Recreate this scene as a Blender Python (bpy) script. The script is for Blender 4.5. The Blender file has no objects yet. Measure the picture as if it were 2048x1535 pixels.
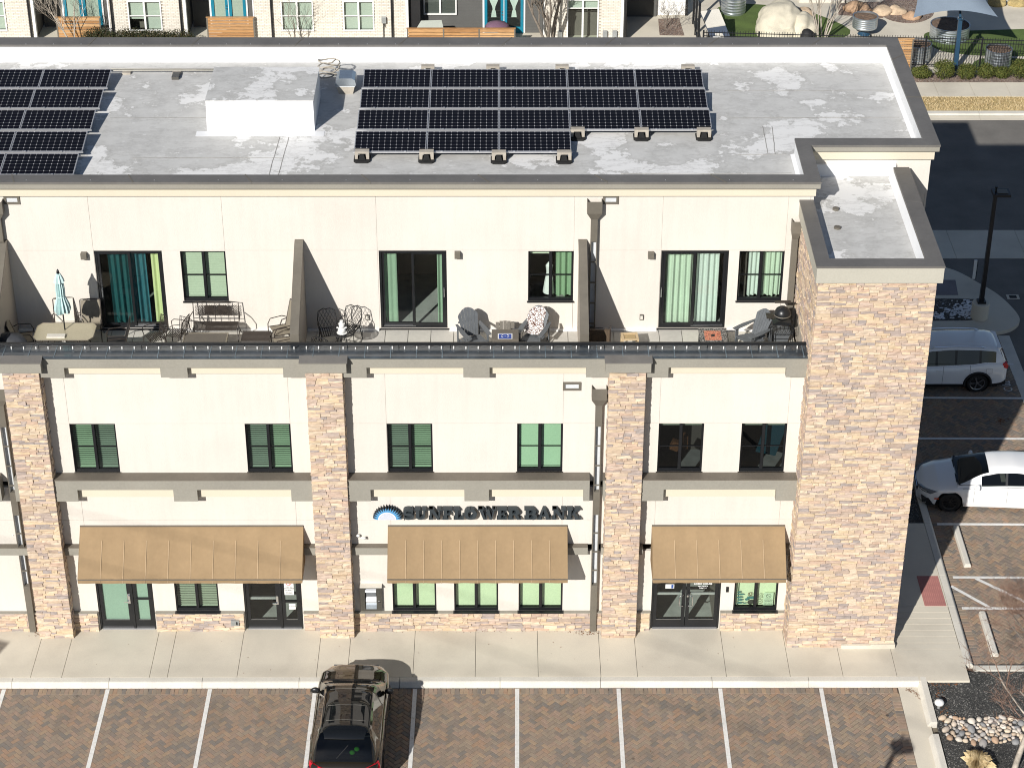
import bpy, math, random
from mathutils import Vector, Matrix, noise
random.seed(7)
R = math.radians
PI = math.pi
C = bpy.context.scene.collection
S = bpy.context.scene

# ------------------------------------------------------------------ camera, sky, sun, exposure
cam_data = bpy.data.cameras.new('camera')
cam_data.sensor_width = 36.0
cam_data.lens = 75.57
cam_data.clip_start = 1.0
cam_data.clip_end = 3000.0
cam = bpy.data.objects.new('camera', cam_data)
C.objects.link(cam)
cr = Vector((0.99998955, -0.00418307, 0.00184359))
cu = Vector((0.00062853, 0.52528157, 0.85092824))
cf = Vector((0.0045279, 0.85091819, -0.52527871))
cam.matrix_world = Matrix(((cr.x, cu.x, -cf.x, -0.135), (cr.y, cu.y, -cf.y, -47.205), (cr.z, cu.z, -cf.z, 37.268), (0, 0, 0, 1)))
S.camera = cam

SUN_DIR = Vector((0.49, 1.0, -0.65)).normalized()      # the way the light travels
elev = math.asin(-SUN_DIR.z)
w = bpy.data.worlds.new('World')
S.world = w
w.use_nodes = True
wn = w.node_tree
for n in list(wn.nodes):
    wn.nodes.remove(n)
sky = wn.nodes.new('ShaderNodeTexSky')
sky.sky_type = 'NISHITA'
sky.sun_disc = False
sky.sun_elevation = elev
sky.sun_rotation = math.atan2(-SUN_DIR.x, -SUN_DIR.y)
sky.altitude = 1600
sky.air_density = 1.0
sky.dust_density = 1.6
sky.ozone_density = 0.5
bg = wn.nodes.new('ShaderNodeBackground')
bg.inputs['Strength'].default_value = 0.062
wo = wn.nodes.new('ShaderNodeOutputWorld')
wn.links.new(sky.outputs[0], bg.inputs['Color'])
wn.links.new(bg.outputs[0], wo.inputs['Surface'])
sd = bpy.data.lights.new('sun', 'SUN')
sd.energy = 5.0
sd.angle = R(0.53)
sd.color = (1.0, 0.962, 0.905)
sun = bpy.data.objects.new('sun', sd)
C.objects.link(sun)
sun.location = (-20, -60, 40)
sun.rotation_euler = SUN_DIR.to_track_quat('-Z', 'Y').to_euler()
S.view_settings.view_transform = 'Standard'
S.view_settings.look = 'None'
S.view_settings.gamma = 1.0
S.view_settings.use_curve_mapping = False
S.view_settings.exposure = 0.12
try:
    S.cycles.max_bounces = 8
    S.cycles.pixel_filter_type = 'BLACKMAN_HARRIS'
    S.cycles.filter_width = 1.05
    S.cycles.transparent_max_bounces = 12
    S.cycles.caustics_reflective = False
    S.cycles.caustics_refractive = False
except Exception:
    pass

# ------------------------------------------------------------------ materials
def newmat(name):
    m = bpy.data.materials.new(name)
    m.use_nodes = True
    nt = m.node_tree
    bs = nt.nodes.get('Principled BSDF')
    return m, nt, bs

def N(nt, t, **kw):
    n = nt.nodes.new(t)
    for k, v in kw.items():
        setattr(n, k, v)
    return n

def coords(nt, scale=(1, 1, 1), obj=False):
    """world position (or object position) scaled, for procedural textures"""
    if obj:
        s = N(nt, 'ShaderNodeTexCoord').outputs['Object']
    else:
        s = N(nt, 'ShaderNodeNewGeometry').outputs['Position']
    mp = N(nt, 'ShaderNodeMapping')
    mp.inputs['Scale'].default_value = scale
    nt.links.new(s, mp.inputs['Vector'])
    return mp.outputs['Vector']

def ntex(nt, vec, scale, detail=4, rough=0.55):
    n = N(nt, 'ShaderNodeTexNoise')
    n.inputs['Scale'].default_value = scale
    n.inputs['Detail'].default_value = detail
    n.inputs['Roughness'].default_value = rough
    nt.links.new(vec, n.inputs['Vector'])
    return n.outputs['Fac']

def ramp(nt, fac, stops, interp='LINEAR'):
    r = N(nt, 'ShaderNodeValToRGB')
    r.color_ramp.interpolation = interp
    el = r.color_ramp.elements
    while len(el) < len(stops):
        el.new(0.5)
    for e, (p, c) in zip(el, stops):
        e.position = p
        e.color = (c[0], c[1], c[2], 1) if not isinstance(c, (int, float)) else (c, c, c, 1)
    nt.links.new(fac, r.inputs['Fac'])
    return r.outputs['Color']

def mixc(nt, fac, a, b, mode='MIX'):
    n = N(nt, 'ShaderNodeMix', data_type='RGBA', blend_type=mode)
    for sock, v in ((n.inputs[0], fac), (n.inputs[6], a), (n.inputs[7], b)):
        if isinstance(v, (int, float)):
            sock.default_value = v if sock.type == 'VALUE' else (v, v, v, 1)
        elif isinstance(v, (tuple, list)):
            sock.default_value = (v[0], v[1], v[2], 1)
        else:
            nt.links.new(v, sock)
    return n.outputs[2]

def bump(nt, bs, h, strength, dist):
    b = N(nt, 'ShaderNodeBump')
    b.inputs['Strength'].default_value = strength
    b.inputs['Distance'].default_value = dist
    nt.links.new(h, b.inputs['Height'])
    nt.links.new(b.outputs[0], bs.inputs['Normal'])

def M(name, col, rough=0.8, var=0.12, vs=1.5, fine=0.06, fs=25, bmp=0.0, bs_=60, metal=0.0, coat=0.0, obj=False, spec=None, scale=(1, 1, 1)):
    m, nt, bs = newmat(name)
    v = coords(nt, scale, obj)
    a = ntex(nt, v, vs, 5)
    f = ntex(nt, v, fs, 3)
    lo = tuple(c * (1 - var) for c in col)
    hi = tuple(min(1, c * (1 + var)) for c in col)
    c1 = ramp(nt, a, [(0.3, lo), (0.7, hi)])
    g = ramp(nt, f, [(0.3, 1 - fine), (0.7, 1 + fine)])
    c2 = mixc(nt, 1.0, c1, g, 'MULTIPLY')
    nt.links.new(c2, bs.inputs['Base Color'])
    bs.inputs['Roughness'].default_value = rough
    bs.inputs['Metallic'].default_value = metal
    if spec is not None:
        bs.inputs['Specular IOR Level'].default_value = spec
    if coat:
        bs.inputs['Coat Weight'].default_value = coat
        bs.inputs['Coat Roughness'].default_value = 0.03
    if bmp:
        bump(nt, bs, ntex(nt, v, bs_, 3), bmp, 0.01)
    return m

def piece_random(nt):
    """one random number for each object and for each loose piece in a joined mesh"""
    oi = N(nt, 'ShaderNodeObjectInfo').outputs['Random']
    ri = N(nt, 'ShaderNodeNewGeometry').outputs['Random Per Island']
    ad = N(nt, 'ShaderNodeMath', operation='ADD')
    nt.links.new(oi, ad.inputs[0]); nt.links.new(ri, ad.inputs[1])
    fr = N(nt, 'ShaderNodeMath', operation='FRACT')
    nt.links.new(ad.outputs[0], fr.inputs[0])
    return fr.outputs[0]

def M_pieces(name, cols, rough=0.85, streak=(3, 3, 14), amt=0.2, bmp=0.4, patch=0.0, patchscale=0.6, patchcol=(0.3, 0.28, 0.25)):
    m, nt, bs = newmat(name)
    r = piece_random(nt)
    n = len(cols)
    c = ramp(nt, r, [(i / n, cc) for i, cc in enumerate(cols)], 'CONSTANT')
    v = coords(nt, streak)
    # shift the texture a little from piece to piece
    add = N(nt, 'ShaderNodeVectorMath', operation='ADD')
    comb = N(nt, 'ShaderNodeCombineXYZ')
    mul = N(nt, 'ShaderNodeMath', operation='MULTIPLY'); mul.inputs[1].default_value = 37.0
    nt.links.new(r, mul.inputs[0]); nt.links.new(mul.outputs[0], comb.inputs[0]); nt.links.new(mul.outputs[0], comb.inputs[2])
    nt.links.new(v, add.inputs[0]); nt.links.new(comb.outputs[0], add.inputs[1])
    f = ntex(nt, add.outputs[0], 2.2, 5, 0.65)
    g = ramp(nt, f, [(0.25, 1 - amt), (0.75, 1 + amt)])
    c2 = mixc(nt, 1.0, c, g, 'MULTIPLY')
    if patch:
        p = ntex(nt, coords(nt), patchscale, 5, 0.6)
        pf = ramp(nt, p, [(0.45, 0.0), (0.7, patch)])
        c2 = mixc(nt, pf, c2, patchcol)
    if name == 'concrete_paver':
        vo = N(nt, 'ShaderNodeTexVoronoi'); vo.inputs['Scale'].default_value = 0.9; nt.links.new(coords(nt), vo.inputs['Vector'])
        sp_ = ramp(nt, vo.outputs['Distance'], [(0.0, 0.75), (0.03, 0.7), (0.055, 0.0)])
        gt_ = ramp(nt, ntex(nt, coords(nt), 0.8, 2), [(0.5, 0.0), (0.56, 1.0)])
        c2 = mixc(nt, mixc(nt, 1.0, sp_, gt_, 'MULTIPLY'), c2, (0.06, 0.05, 0.045))
        dk_ = ramp(nt, ntex(nt, coords(nt, (1.0, 0.5, 1)), 1.5, 7, 0.65), [(0.50, 0.0), (0.72, 0.45)])
        c2 = mixc(nt, dk_, c2, (0.19, 0.155, 0.12))
    nt.links.new(c2, bs.inputs['Base Color'])
    bs.inputs['Roughness'].default_value = rough
    bs.inputs['Specular IOR Level'].default_value = 0.25
    if bmp:
        bump(nt, bs, f, bmp, 0.012)
    return m

def M_glass(name, tint=(0.74, 0.90, 0.82), rough=0.01, gloss=1.0):
    m, nt, bs = newmat(name)
    nt.nodes.remove(bs)
    out = nt.nodes.get('Material Output')
    tr = N(nt, 'ShaderNodeBsdfTransparent'); tr.inputs[0].default_value = (*tint, 1)
    gl = N(nt, 'ShaderNodeBsdfGlossy'); gl.inputs['Roughness'].default_value = rough; gl.inputs[0].default_value = (gloss, gloss, gloss, 1)
    lw_ = N(nt, 'ShaderNodeLayerWeight'); lw_.inputs[0].default_value = 0.5
    pw = N(nt, 'ShaderNodeMath', operation='POWER'); pw.inputs[1].default_value = 4.0; nt.links.new(lw_.outputs['Facing'], pw.inputs[0])
    fr = N(nt, 'ShaderNodeMath', operation='MULTIPLY_ADD'); fr.inputs[1].default_value = 0.85; fr.inputs[2].default_value = 0.05; nt.links.new(pw.outputs[0], fr.inputs[0])
    wv = ntex(nt, coords(nt), 1.2, 2)
    bp_ = N(nt, 'ShaderNodeBump'); bp_.inputs['Strength'].default_value = 0.02; bp_.inputs['Distance'].default_value = 0.02
    nt.links.new(wv, bp_.inputs['Height']); nt.links.new(bp_.outputs[0], gl.inputs['Normal'])
    mx = N(nt, 'ShaderNodeMixShader')
    nt.links.new(fr.outputs[0], mx.inputs[0]); nt.links.new(tr.outputs[0], mx.inputs[1]); nt.links.new(gl.outputs[0], mx.inputs[2])
    nt.links.new(mx.outputs[0], out.inputs['Surface'])
    return m

MAT = {}
def m_stucco():
    m, nt, bs = newmat('stucco')
    v = coords(nt)
    c = ramp(nt, ntex(nt, v, 0.35, 5, 0.6), [(0.3, (0.665, 0.622, 0.562)), (0.7, (0.725, 0.682, 0.622))])
    st = ntex(nt, coords(nt, (2.6, 2.6, 0.22)), 1.6, 6, 0.65)
    c = mixc(nt, 1.0, c, ramp(nt, st, [(0.30, 0.955), (0.55, 1.0), (0.75, 1.02)]), 'MULTIPLY')
    f = ntex(nt, v, 14, 6, 0.7)
    c = mixc(nt, 1.0, c, ramp(nt, f, [(0.3, 0.975), (0.7, 1.02)]), 'MULTIPLY')
    nt.links.new(c, bs.inputs['Base Color'])
    bs.inputs['Roughness'].default_value = 0.92
    bs.inputs['Specular IOR Level'].default_value = 0.2
    bump(nt, bs, ntex(nt, v, 38, 5, 0.7), 0.55, 0.012)
    return m
MAT['stucco'] = m_stucco()
MAT['joint'] = M('joint_backing', (0.45, 0.41, 0.36), 0.9)  # own grey of the strips behind the stucco control joints
MAT['cream'] = M('cream_stucco', (0.66, 0.60, 0.48), 0.9, 0.03, 0.5, 0.03, 30, 0.2, 90, spec=0.2)
MAT['trim'] = M('grey_trim', (0.30, 0.285, 0.245), 0.85, 0.06, 0.8, 0.05, 20, 0.15, 80, spec=0.2)
MAT['trim_light'] = M('pale_grey_trim', (0.47, 0.45, 0.385), 0.85, 0.05, 0.8, 0.04, 20, 0.15, 80, spec=0.2)
MAT['coping'] = M('bronze_metal', (0.15, 0.142, 0.132), 0.5, 0.12, 1.2, 0.05, 10, spec=0.5)
MAT['flash'] = M('bronze_flashing', (0.15, 0.13, 0.105), 0.55, 0.12, 1.2, 0.05, 10)
MAT['spout'] = M('bronze_downspout', (0.15, 0.135, 0.11), 0.5, 0.12, 1.5, 0.04, 10)
MAT['spout_in'] = M('galvanised_inner', (0.62, 0.64, 0.66), 0.4, 0.08, 2)
MAT['black'] = M('black_frame', (0.012, 0.013, 0.015), 0.35, 0.2, 2)
MAT['black_matt'] = M('black_matt', (0.012, 0.012, 0.013), 0.7, 0.2, 4)
MAT['iron'] = M('brown_iron', (0.035, 0.027, 0.022), 0.5, 0.25, 8)
MAT['awning'] = M('tan_canvas', (0.315, 0.222, 0.128), 0.9, 0.07, 1.1, 0.035, 9, 0.3, 120, spec=0.15)
MAT['awning_rib'] = M('pale_seam', (0.43, 0.31, 0.19), 0.9, 0.08)
MAT['glass'] = M_glass('green_glass', (0.75, 0.845, 0.755))
MAT['glass_green'] = M_glass('green_tinted_glass', (0.64, 0.82, 0.69))
MAT['glass_office'] = M_glass('dark_office_glass', (0.42, 0.46, 0.46))
MAT['glass_clear'] = M_glass('grey_glass', (0.80, 0.87, 0.84))
MAT['glass_dark'] = M_glass('screened_glass', (0.56, 0.68, 0.62))
MAT['blind'] = M('white_blind', (0.54, 0.57, 0.50), 0.7, 0.03)
MAT['shade'] = M('pale_roller_shade', (0.80, 0.86, 0.66), 0.85, 0.03)
MAT['curtain'] = M('pale_curtain', (0.66, 0.72, 0.66), 0.9, 0.04)
MAT['curtain_teal'] = M('teal_curtain', (0.03, 0.14, 0.17), 0.9, 0.1)
MAT['curtain_yellow'] = M('yellow_curtain', (0.62, 0.68, 0.34), 0.9, 0.06)
MAT['curtain_green'] = M('green_curtain', (0.30, 0.42, 0.30), 0.9, 0.06)
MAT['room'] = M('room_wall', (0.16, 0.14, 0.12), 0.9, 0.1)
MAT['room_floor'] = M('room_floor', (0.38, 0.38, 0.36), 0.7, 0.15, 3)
MAT['metal'] = M('brushed_metal', (0.62, 0.63, 0.65), 0.3, 0.06, 3, metal=0.9)
MAT['galv'] = M('galvanised_steel', (0.55, 0.60, 0.64), 0.32, 0.12, 3, metal=0.85)
MAT['white'] = M('white_paint', (0.78, 0.78, 0.76), 0.6, 0.03)
MAT['adiron'] = M('grey_plastic_wood', (0.115, 0.125, 0.135), 0.6, 0.1, 8)
MAT['adiron_brown'] = M('taupe_plastic_wood', (0.19, 0.175, 0.15), 0.6, 0.1, 8)
MAT['sling'] = M('tan_sling', (0.24, 0.21, 0.16), 0.8, 0.1, 8)
MAT['tableglass'] = M('tan_table_glass', (0.40, 0.36, 0.25), 0.18, 0.05, 3)
MAT['wicker'] = M('brown_wicker', (0.10, 0.07, 0.045), 0.7, 0.3, 30)
MAT['teak'] = M('light_teak', (0.55, 0.42, 0.25), 0.7, 0.12, 6)
MAT['aqua'] = M('aqua_canvas', (0.50, 0.66, 0.655), 0.9, 0.06, 6)
MAT['kerb'] = M('kerb_concrete', (0.66, 0.63, 0.56), 0.9, 0.07, 1.5, 0.06, 25, 0.2, 70, spec=0.2)
MAT['asphalt'] = M('asphalt', (0.165, 0.155, 0.14), 0.9, 0.16, 0.8, 0.15, 60, 0.4, 120)
MAT['soil'] = M('planter_soil', (0.17, 0.115, 0.08), 0.95, 0.35, 12, 0.2, 40, 0.6, 30)
MAT['teal_door'] = M('teal_paint', (0.012, 0.20, 0.30), 0.4, 0.05)
MAT['siding_dark'] = M('grey_siding', (0.10, 0.10, 0.095), 0.8, 0.05)
MAT['taupe'] = M('taupe_siding', (0.13, 0.115, 0.095), 0.8, 0.05)
MAT['bark'] = M('grey_bark', (0.20, 0.17, 0.14), 0.9, 0.25, 10, 0.1, 40)
MAT['bark_pale'] = M('pale_bark', (0.42, 0.37, 0.31), 0.9, 0.25, 10, 0.1, 40)
MAT['twig_red'] = M('reddish_twigs', (0.24, 0.15, 0.11), 0.9, 0.2, 10)
MAT['rubber'] = M('rubber', (0.012, 0.012, 0.012), 0.85, 0.2, 10)
MAT['rim'] = M('alloy_rim', (0.30, 0.30, 0.31), 0.3, 0.05, metal=0.9)
MAT['rim_dark'] = M('dark_alloy_rim', (0.02, 0.02, 0.021), 0.35, 0.05)
MAT['redlens'] = M('red_lens', (0.55, 0.015, 0.03), 0.12, 0.05)
MAT['orange_lens'] = M('orange_lens', (0.5, 0.08, 0.02), 0.15, 0.05)
MAT['lampglass'] = M('lamp_glass', (0.16, 0.17, 0.18), 0.08, 0.05)
MAT['car_glass'] = M_glass('tinted_car_glass', (0.34, 0.37, 0.35)); MAT['roof_glass'] = M('black_roof_glass', (0.008, 0.009, 0.010), 0.03, 0.05, spec=0.6)
MAT['paint_white'] = M('white_car_paint', (0.86, 0.865, 0.87), 0.28, 0.01, 1, 0.0, 5, coat=1.0)
MAT['paint_dark'] = M('dark_bronze_car_paint', (0.030, 0.024, 0.015), 0.08, 0.03, 1, 0.0, 5, metal=0.35, coat=1.0)
MAT['chrome'] = M('chrome', (0.75, 0.76, 0.78), 0.1, 0.02, metal=1.0)
MAT['seat'] = M('car_seat', (0.35, 0.34, 0.31), 0.8)
MAT['soft_black'] = M('black_cover', (0.035, 0.038, 0.045), 0.7, 0.15, 6, bmp=0.5, bs_=8)
MAT['leaf_brown'] = M('dead_leaf', (0.20, 0.085, 0.035), 0.9, 0.4, 20)
MAT['gold_box'] = M('cardboard', (0.42, 0.31, 0.16), 0.85, 0.1)

STONE_COLS = [(0.60, 0.48, 0.36), (0.68, 0.56, 0.41), (0.56, 0.44, 0.36), (0.63, 0.51, 0.37), (0.45, 0.38, 0.345), (0.59, 0.48, 0.40),
              (0.68, 0.55, 0.38), (0.40, 0.355, 0.335), (0.58, 0.44, 0.34), (0.66, 0.55, 0.43), (0.50, 0.42, 0.37), (0.63, 0.52, 0.40), (0.48, 0.39, 0.32), (0.71, 0.61, 0.47)]
MAT['stone'] = M_pieces('ledge_stone', [(a * .90, b * .87, c * .85) for a, b, c in STONE_COLS], 0.9, (3, 3, 14), 0.28, 0.7)
PAVER_COLS = [(0.36, 0.265, 0.195), (0.31, 0.245, 0.19), (0.41, 0.30, 0.205), (0.28, 0.235, 0.195), (0.37, 0.27, 0.205), (0.34, 0.275, 0.21),
              (0.235, 0.21, 0.185), (0.40, 0.27, 0.185), (0.36, 0.285, 0.21), (0.30, 0.245, 0.19), (0.39, 0.285, 0.215), (0.26, 0.215, 0.18)]
MAT['paver'] = M_pieces('concrete_paver', [tuple(q * .90 for q in c) for c in PAVER_COLS], 0.92, (6, 6, 6), 0.14, 0.3, 0.30, 0.5, (0.24, 0.21, 0.18))
MAT['bed'] = M('joint_sand', (0.085, 0.065, 0.05), 0.95, 0.2, 4)
MAT['brick'] = M_pieces('white_brick', [(0.70, 0.66, 0.58), (0.74, 0.70, 0.62), (0.66, 0.62, 0.54), (0.72, 0.68, 0.60)], 0.85, (5, 5, 9), 0.06, 0.2)
MAT['mortar'] = M('mortar', (0.42, 0.38, 0.32), 0.95, 0.1, 5)
MAT['wood'] = M_pieces('cedar_board', [(0.44, 0.24, 0.10), (0.50, 0.29, 0.13), (0.36, 0.19, 0.08), (0.54, 0.33, 0.16), (0.42, 0.24, 0.11)], 0.7, (1.5, 1.5, 16), 0.3, 0.3)
MAT['riverrock'] = M_pieces('river_rock', [(0.50, 0.40, 0.30), (0.36, 0.34, 0.32), (0.62, 0.52, 0.40), (0.46, 0.32, 0.22), (0.55, 0.50, 0.45), (0.26, 0.26, 0.26), (0.66, 0.60, 0.52), (0.52, 0.44, 0.36)], 0.75, (8, 8, 8), 0.15, 0.2)
MAT['boulder'] = M_pieces('boulder_stone', [(0.42, 0.28, 0.18), (0.40, 0.36, 0.31), (0.52, 0.40, 0.28), (0.33, 0.31, 0.28)], 0.9, (3, 3, 3), 0.3, 0.8)
MAT['deckpaver'] = M_pieces('deck_paver', [(0.56, 0.54, 0.49), (0.52, 0.50, 0.46), (0.58, 0.56, 0.50)], 0.9, (3, 3, 3), 0.08, 0.2)
MAT['leafgreen'] = M_pieces('shrub_leaf', [(0.075, 0.095, 0.02), (0.10, 0.115, 0.025), (0.055, 0.075, 0.018), (0.12, 0.12, 0.03)], 0.8, (10, 10, 10), 0.2, 0)
MAT['leafdark'] = M_pieces('hedge_leaf', [(0.03, 0.038, 0.015), (0.045, 0.05, 0.02), (0.022, 0.03, 0.012), (0.08, 0.06, 0.03)], 0.8, (10, 10, 10), 0.2, 0)
MAT['strawgrass'] = M_pieces('straw_grass', [(0.58, 0.46, 0.26), (0.66, 0.54, 0.33), (0.48, 0.36, 0.19)], 0.8, (10, 10, 10), 0.2, 0)

def m_concrete():
    """pavement: broom-finished slabs with pale and dirty zones"""
    m, nt, bs = newmat('sidewalk_concrete')
    v = coords(nt)
    a = ntex(nt, v, 0.45, 6, 0.6)
    c = ramp(nt, a, [(0.3, (0.55, 0.505, 0.42)), (0.5, (0.65, 0.60, 0.50)), (0.72, (0.72, 0.665, 0.55))])
    f = ntex(nt, v, 45, 4, 0.7)
    c = mixc(nt, 1.0, c, ramp(nt, f, [(0.3, 0.93), (0.7, 1.06)]), 'MULTIPLY')
    sp = N(nt, 'ShaderNodeTexVoronoi'); sp.inputs['Scale'].default_value = 2.3; nt.links.new(v, sp.inputs['Vector'])
    spot = ramp(nt, sp.outputs['Distance'], [(0.0, 0.75), (0.035, 0.75), (0.05, 0.0)])
    gate = ramp(nt, ntex(nt, v, 1.1, 3), [(0.55, 0.0), (0.62, 1.0)])
    c = mixc(nt, mixc(nt, 1.0, spot, gate, 'MULTIPLY'), c, (0.20, 0.16, 0.12))
    nt.links.new(c, bs.inputs['Base Color'])
    bs.inputs['Roughness'].default_value = 0.9
    bs.inputs['Specular IOR Level'].default_value = 0.2
    bump(nt, bs, f, 0.25, 0.005)
    return m
MAT['concrete'] = m_concrete()

def m_roof():
    """white single-ply membrane: dried-puddle film, fastener dots in rows, streaks"""
    m, nt, bs = newmat('roof_membrane')
    v = coords(nt)
    a = ntex(nt, v, 0.42, 9, 0.66)
    wet = ramp(nt, a, [(0.455, 0.0), (0.475, 0.90), (0.70, 1.0)])
    g = ntex(nt, v, 1.7, 8, 0.7)
    grey = ramp(nt, g, [(0.25, (0.43, 0.425, 0.41)), (0.5, (0.55, 0.545, 0.525)), (0.75, (0.63, 0.625, 0.605))])
    c = mixc(nt, wet, (0.79, 0.785, 0.77), grey)
    c = mixc(nt, ramp(nt, a, [(0.448, 0.0), (0.466, 0.40), (0.50, 0.0)]), c, (0.36, 0.35, 0.32))
    # dirt gathered along a few wandering lines
    mn = N(nt, 'ShaderNodeTexNoise'); mn.inputs['Scale'].default_value = 0.5; mn.inputs['Detail'].default_value = 7; mn.inputs['Roughness'].default_value = 0.7
    nt.links.new(coords(nt, (1, 2.2, 1)), mn.inputs['Vector'])
    line = ramp(nt, mn.outputs['Fac'], [(0.47, 0.0), (0.50, 0.28), (0.53, 0.0)])
    c = mixc(nt, line, c, (0.30, 0.29, 0.27))
    # fastener plates under the sheet
    vo = N(nt, 'ShaderNodeTexVoronoi'); vo.inputs['Scale'].default_value = 1.9; vo.inputs['Randomness'].default_value = 0.45
    nt.links.new(coords(nt, (1.0, 1.35, 1)), vo.inputs['Vector'])
    dot = ramp(nt, vo.outputs['Distance'], [(0.0, 0.55), (0.07, 0.55), (0.115, 0.0)])
    c = mixc(nt, dot, c, (0.70, 0.70, 0.69))
    nt.links.new(c, bs.inputs['Base Color'])
    bs.inputs['Roughness'].default_value = 0.6
    bump(nt, bs, ramp(nt, vo.outputs['Distance'], [(0.0, 1.0), (0.14, 0.0)]), 0.25, 0.01)
    return m
MAT['roof'] = m_roof()
MAT['membrane'] = M('white_membrane', (0.80, 0.805, 0.81), 0.6, 0.03, 0.8, 0.02, 10)

def m_paint():
    m, nt, bs = newmat('worn_white_marking')
    v = coords(nt)
    f = ntex(nt, v, 9, 8, 0.75)
    c = ramp(nt, f, [(0.30, (0.38, 0.35, 0.30)), (0.40, (0.70, 0.69, 0.66)), (0.6, (0.80, 0.79, 0.77))])
    nt.links.new(c, bs.inputs['Base Color'])
    bs.inputs['Roughness'].default_value = 0.8
    return m
MAT['marking'] = m_paint()

def m_gravel(name, cols, scale):
    m, nt, bs = newmat(name)
    v = coords(nt)
    vo = N(nt, 'ShaderNodeTexVoronoi'); vo.inputs['Scale'].default_value = scale
    nt.links.new(v, vo.inputs['Vector'])
    sep = N(nt, 'ShaderNodeSeparateColor'); nt.links.new(vo.outputs['Color'], sep.inputs[0])
    n = len(cols)
    c = ramp(nt, sep.outputs[0], [(i / n, cc) for i, cc in enumerate(cols)], 'CONSTANT')
    c = mixc(nt, 1.0, c, ramp(nt, ntex(nt, v, 1.2, 4), [(0.3, 0.75), (0.7, 1.2)]), 'MULTIPLY')
    nt.links.new(c, bs.inputs['Base Color'])
    bs.inputs['Roughness'].default_value = 0.95
    bump(nt, bs, vo.outputs['Distance'], 1.0, 0.03)
    return m
MAT['gravel_dark'] = m_gravel('dark_crushed_gravel', [(0.05, 0.05, 0.048)] * 5 + [(0.085, 0.085, 0.08), (0.12, 0.115, 0.105), (0.065, 0.065, 0.06), (0.26, 0.25, 0.23)], 34)
MAT['gravel_brown'] = m_gravel('brown_gravel', [(0.22, 0.16, 0.13), (0.30, 0.23, 0.19), (0.17, 0.13, 0.11), (0.36, 0.29, 0.24), (0.26, 0.17, 0.12)], 22)
MAT['turf'] = M('green_turf', (0.085, 0.13, 0.03), 0.95, 0.25, 1.2, 0.3, 60, 0.5, 80)
MAT['straw'] = M('dormant_lawn', (0.40, 0.31, 0.14), 0.95, 0.3, 2.5, 0.35, 40, 0.6, 60)
MAT['plaster_rock'] = M('cream_play_rock', (0.62, 0.57, 0.45), 0.9, 0.1, 1.5, 0.06, 20, 0.5, 6)
MAT['shadecloth'] = M('blue_grey_cloth', (0.20, 0.25, 0.31), 0.85, 0.05)
MAT['bluepost'] = M('dark_blue_post', (0.02, 0.06, 0.11), 0.4, 0.1)
MAT['tactile'] = M('red_tactile', (0.42, 0.18, 0.16), 0.85, 0.08)

def m_solar():
    """printed cell grid under glass: 12 x 6 cells, object space of one panel (1.92 x 0.98 m)"""
    m, nt, bs = newmat('solar_cells')
    tc = N(nt, 'ShaderNodeTexCoord').outputs['Object']
    sp = N(nt, 'ShaderNodeSeparateXYZ'); nt.links.new(tc, sp.inputs[0])
    def grid(out, pitch, wid):
        a = N(nt, 'ShaderNodeMath', operation='DIVIDE'); a.inputs[1].default_value = pitch; nt.links.new(out, a.inputs[0])
        b = N(nt, 'ShaderNodeMath', operation='FRACT'); nt.links.new(a.outputs[0], b.inputs[0])
        c = N(nt, 'ShaderNodeMath', operation='SUBTRACT'); c.inputs[1].default_value = 0.5; nt.links.new(b.outputs[0], c.inputs[0])
        d = N(nt, 'ShaderNodeMath', operation='ABSOLUTE'); nt.links.new(c.outputs[0], d.inputs[0])
        e = N(nt, 'ShaderNodeMath', operation='GREATER_THAN'); e.inputs[1].default_value = 0.5 - wid; nt.links.new(d.outputs[0], e.inputs[0])
        return e.outputs[0], d.outputs[0]
    gx, dx = grid(sp.outputs[0], 0.157, 0.035)
    gy, dy = grid(sp.outputs[1], 0.157, 0.04)
    mx = N(nt, 'ShaderNodeMath', operation='MAXIMUM'); nt.links.new(gx, mx.inputs[0]); nt.links.new(gy, mx.inputs[1])
    # pale diamonds where the cut cell corners meet
    s = N(nt, 'ShaderNodeMath', operation='ADD'); nt.links.new(dx, s.inputs[0]); nt.links.new(dy, s.inputs[1])
    dm = N(nt, 'ShaderNodeMath', operation='GREATER_THAN'); dm.inputs[1].default_value = 0.88; nt.links.new(s.outputs[0], dm.inputs[0])
    c = mixc(nt, mx.outputs[0], (0.0045, 0.004, 0.006), (0.075, 0.075, 0.08))
    c = mixc(nt, dm.outputs[0], c, (0.5, 0.5, 0.52))
    nt.links.new(c, bs.inputs['Base Color'])
    bs.inputs['Roughness'].default_value = 0.12
    bs.inputs['Specular IOR Level'].default_value = 0.35
    return m
MAT['solar'] = m_solar()
MAT['alu'] = M('aluminium_frame', (0.62, 0.62, 0.63), 0.35, 0.05, metal=0.6)
MAT['ballast'] = M('ballast_block', (0.42, 0.38, 0.32), 0.9, 0.15, 4)

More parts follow.
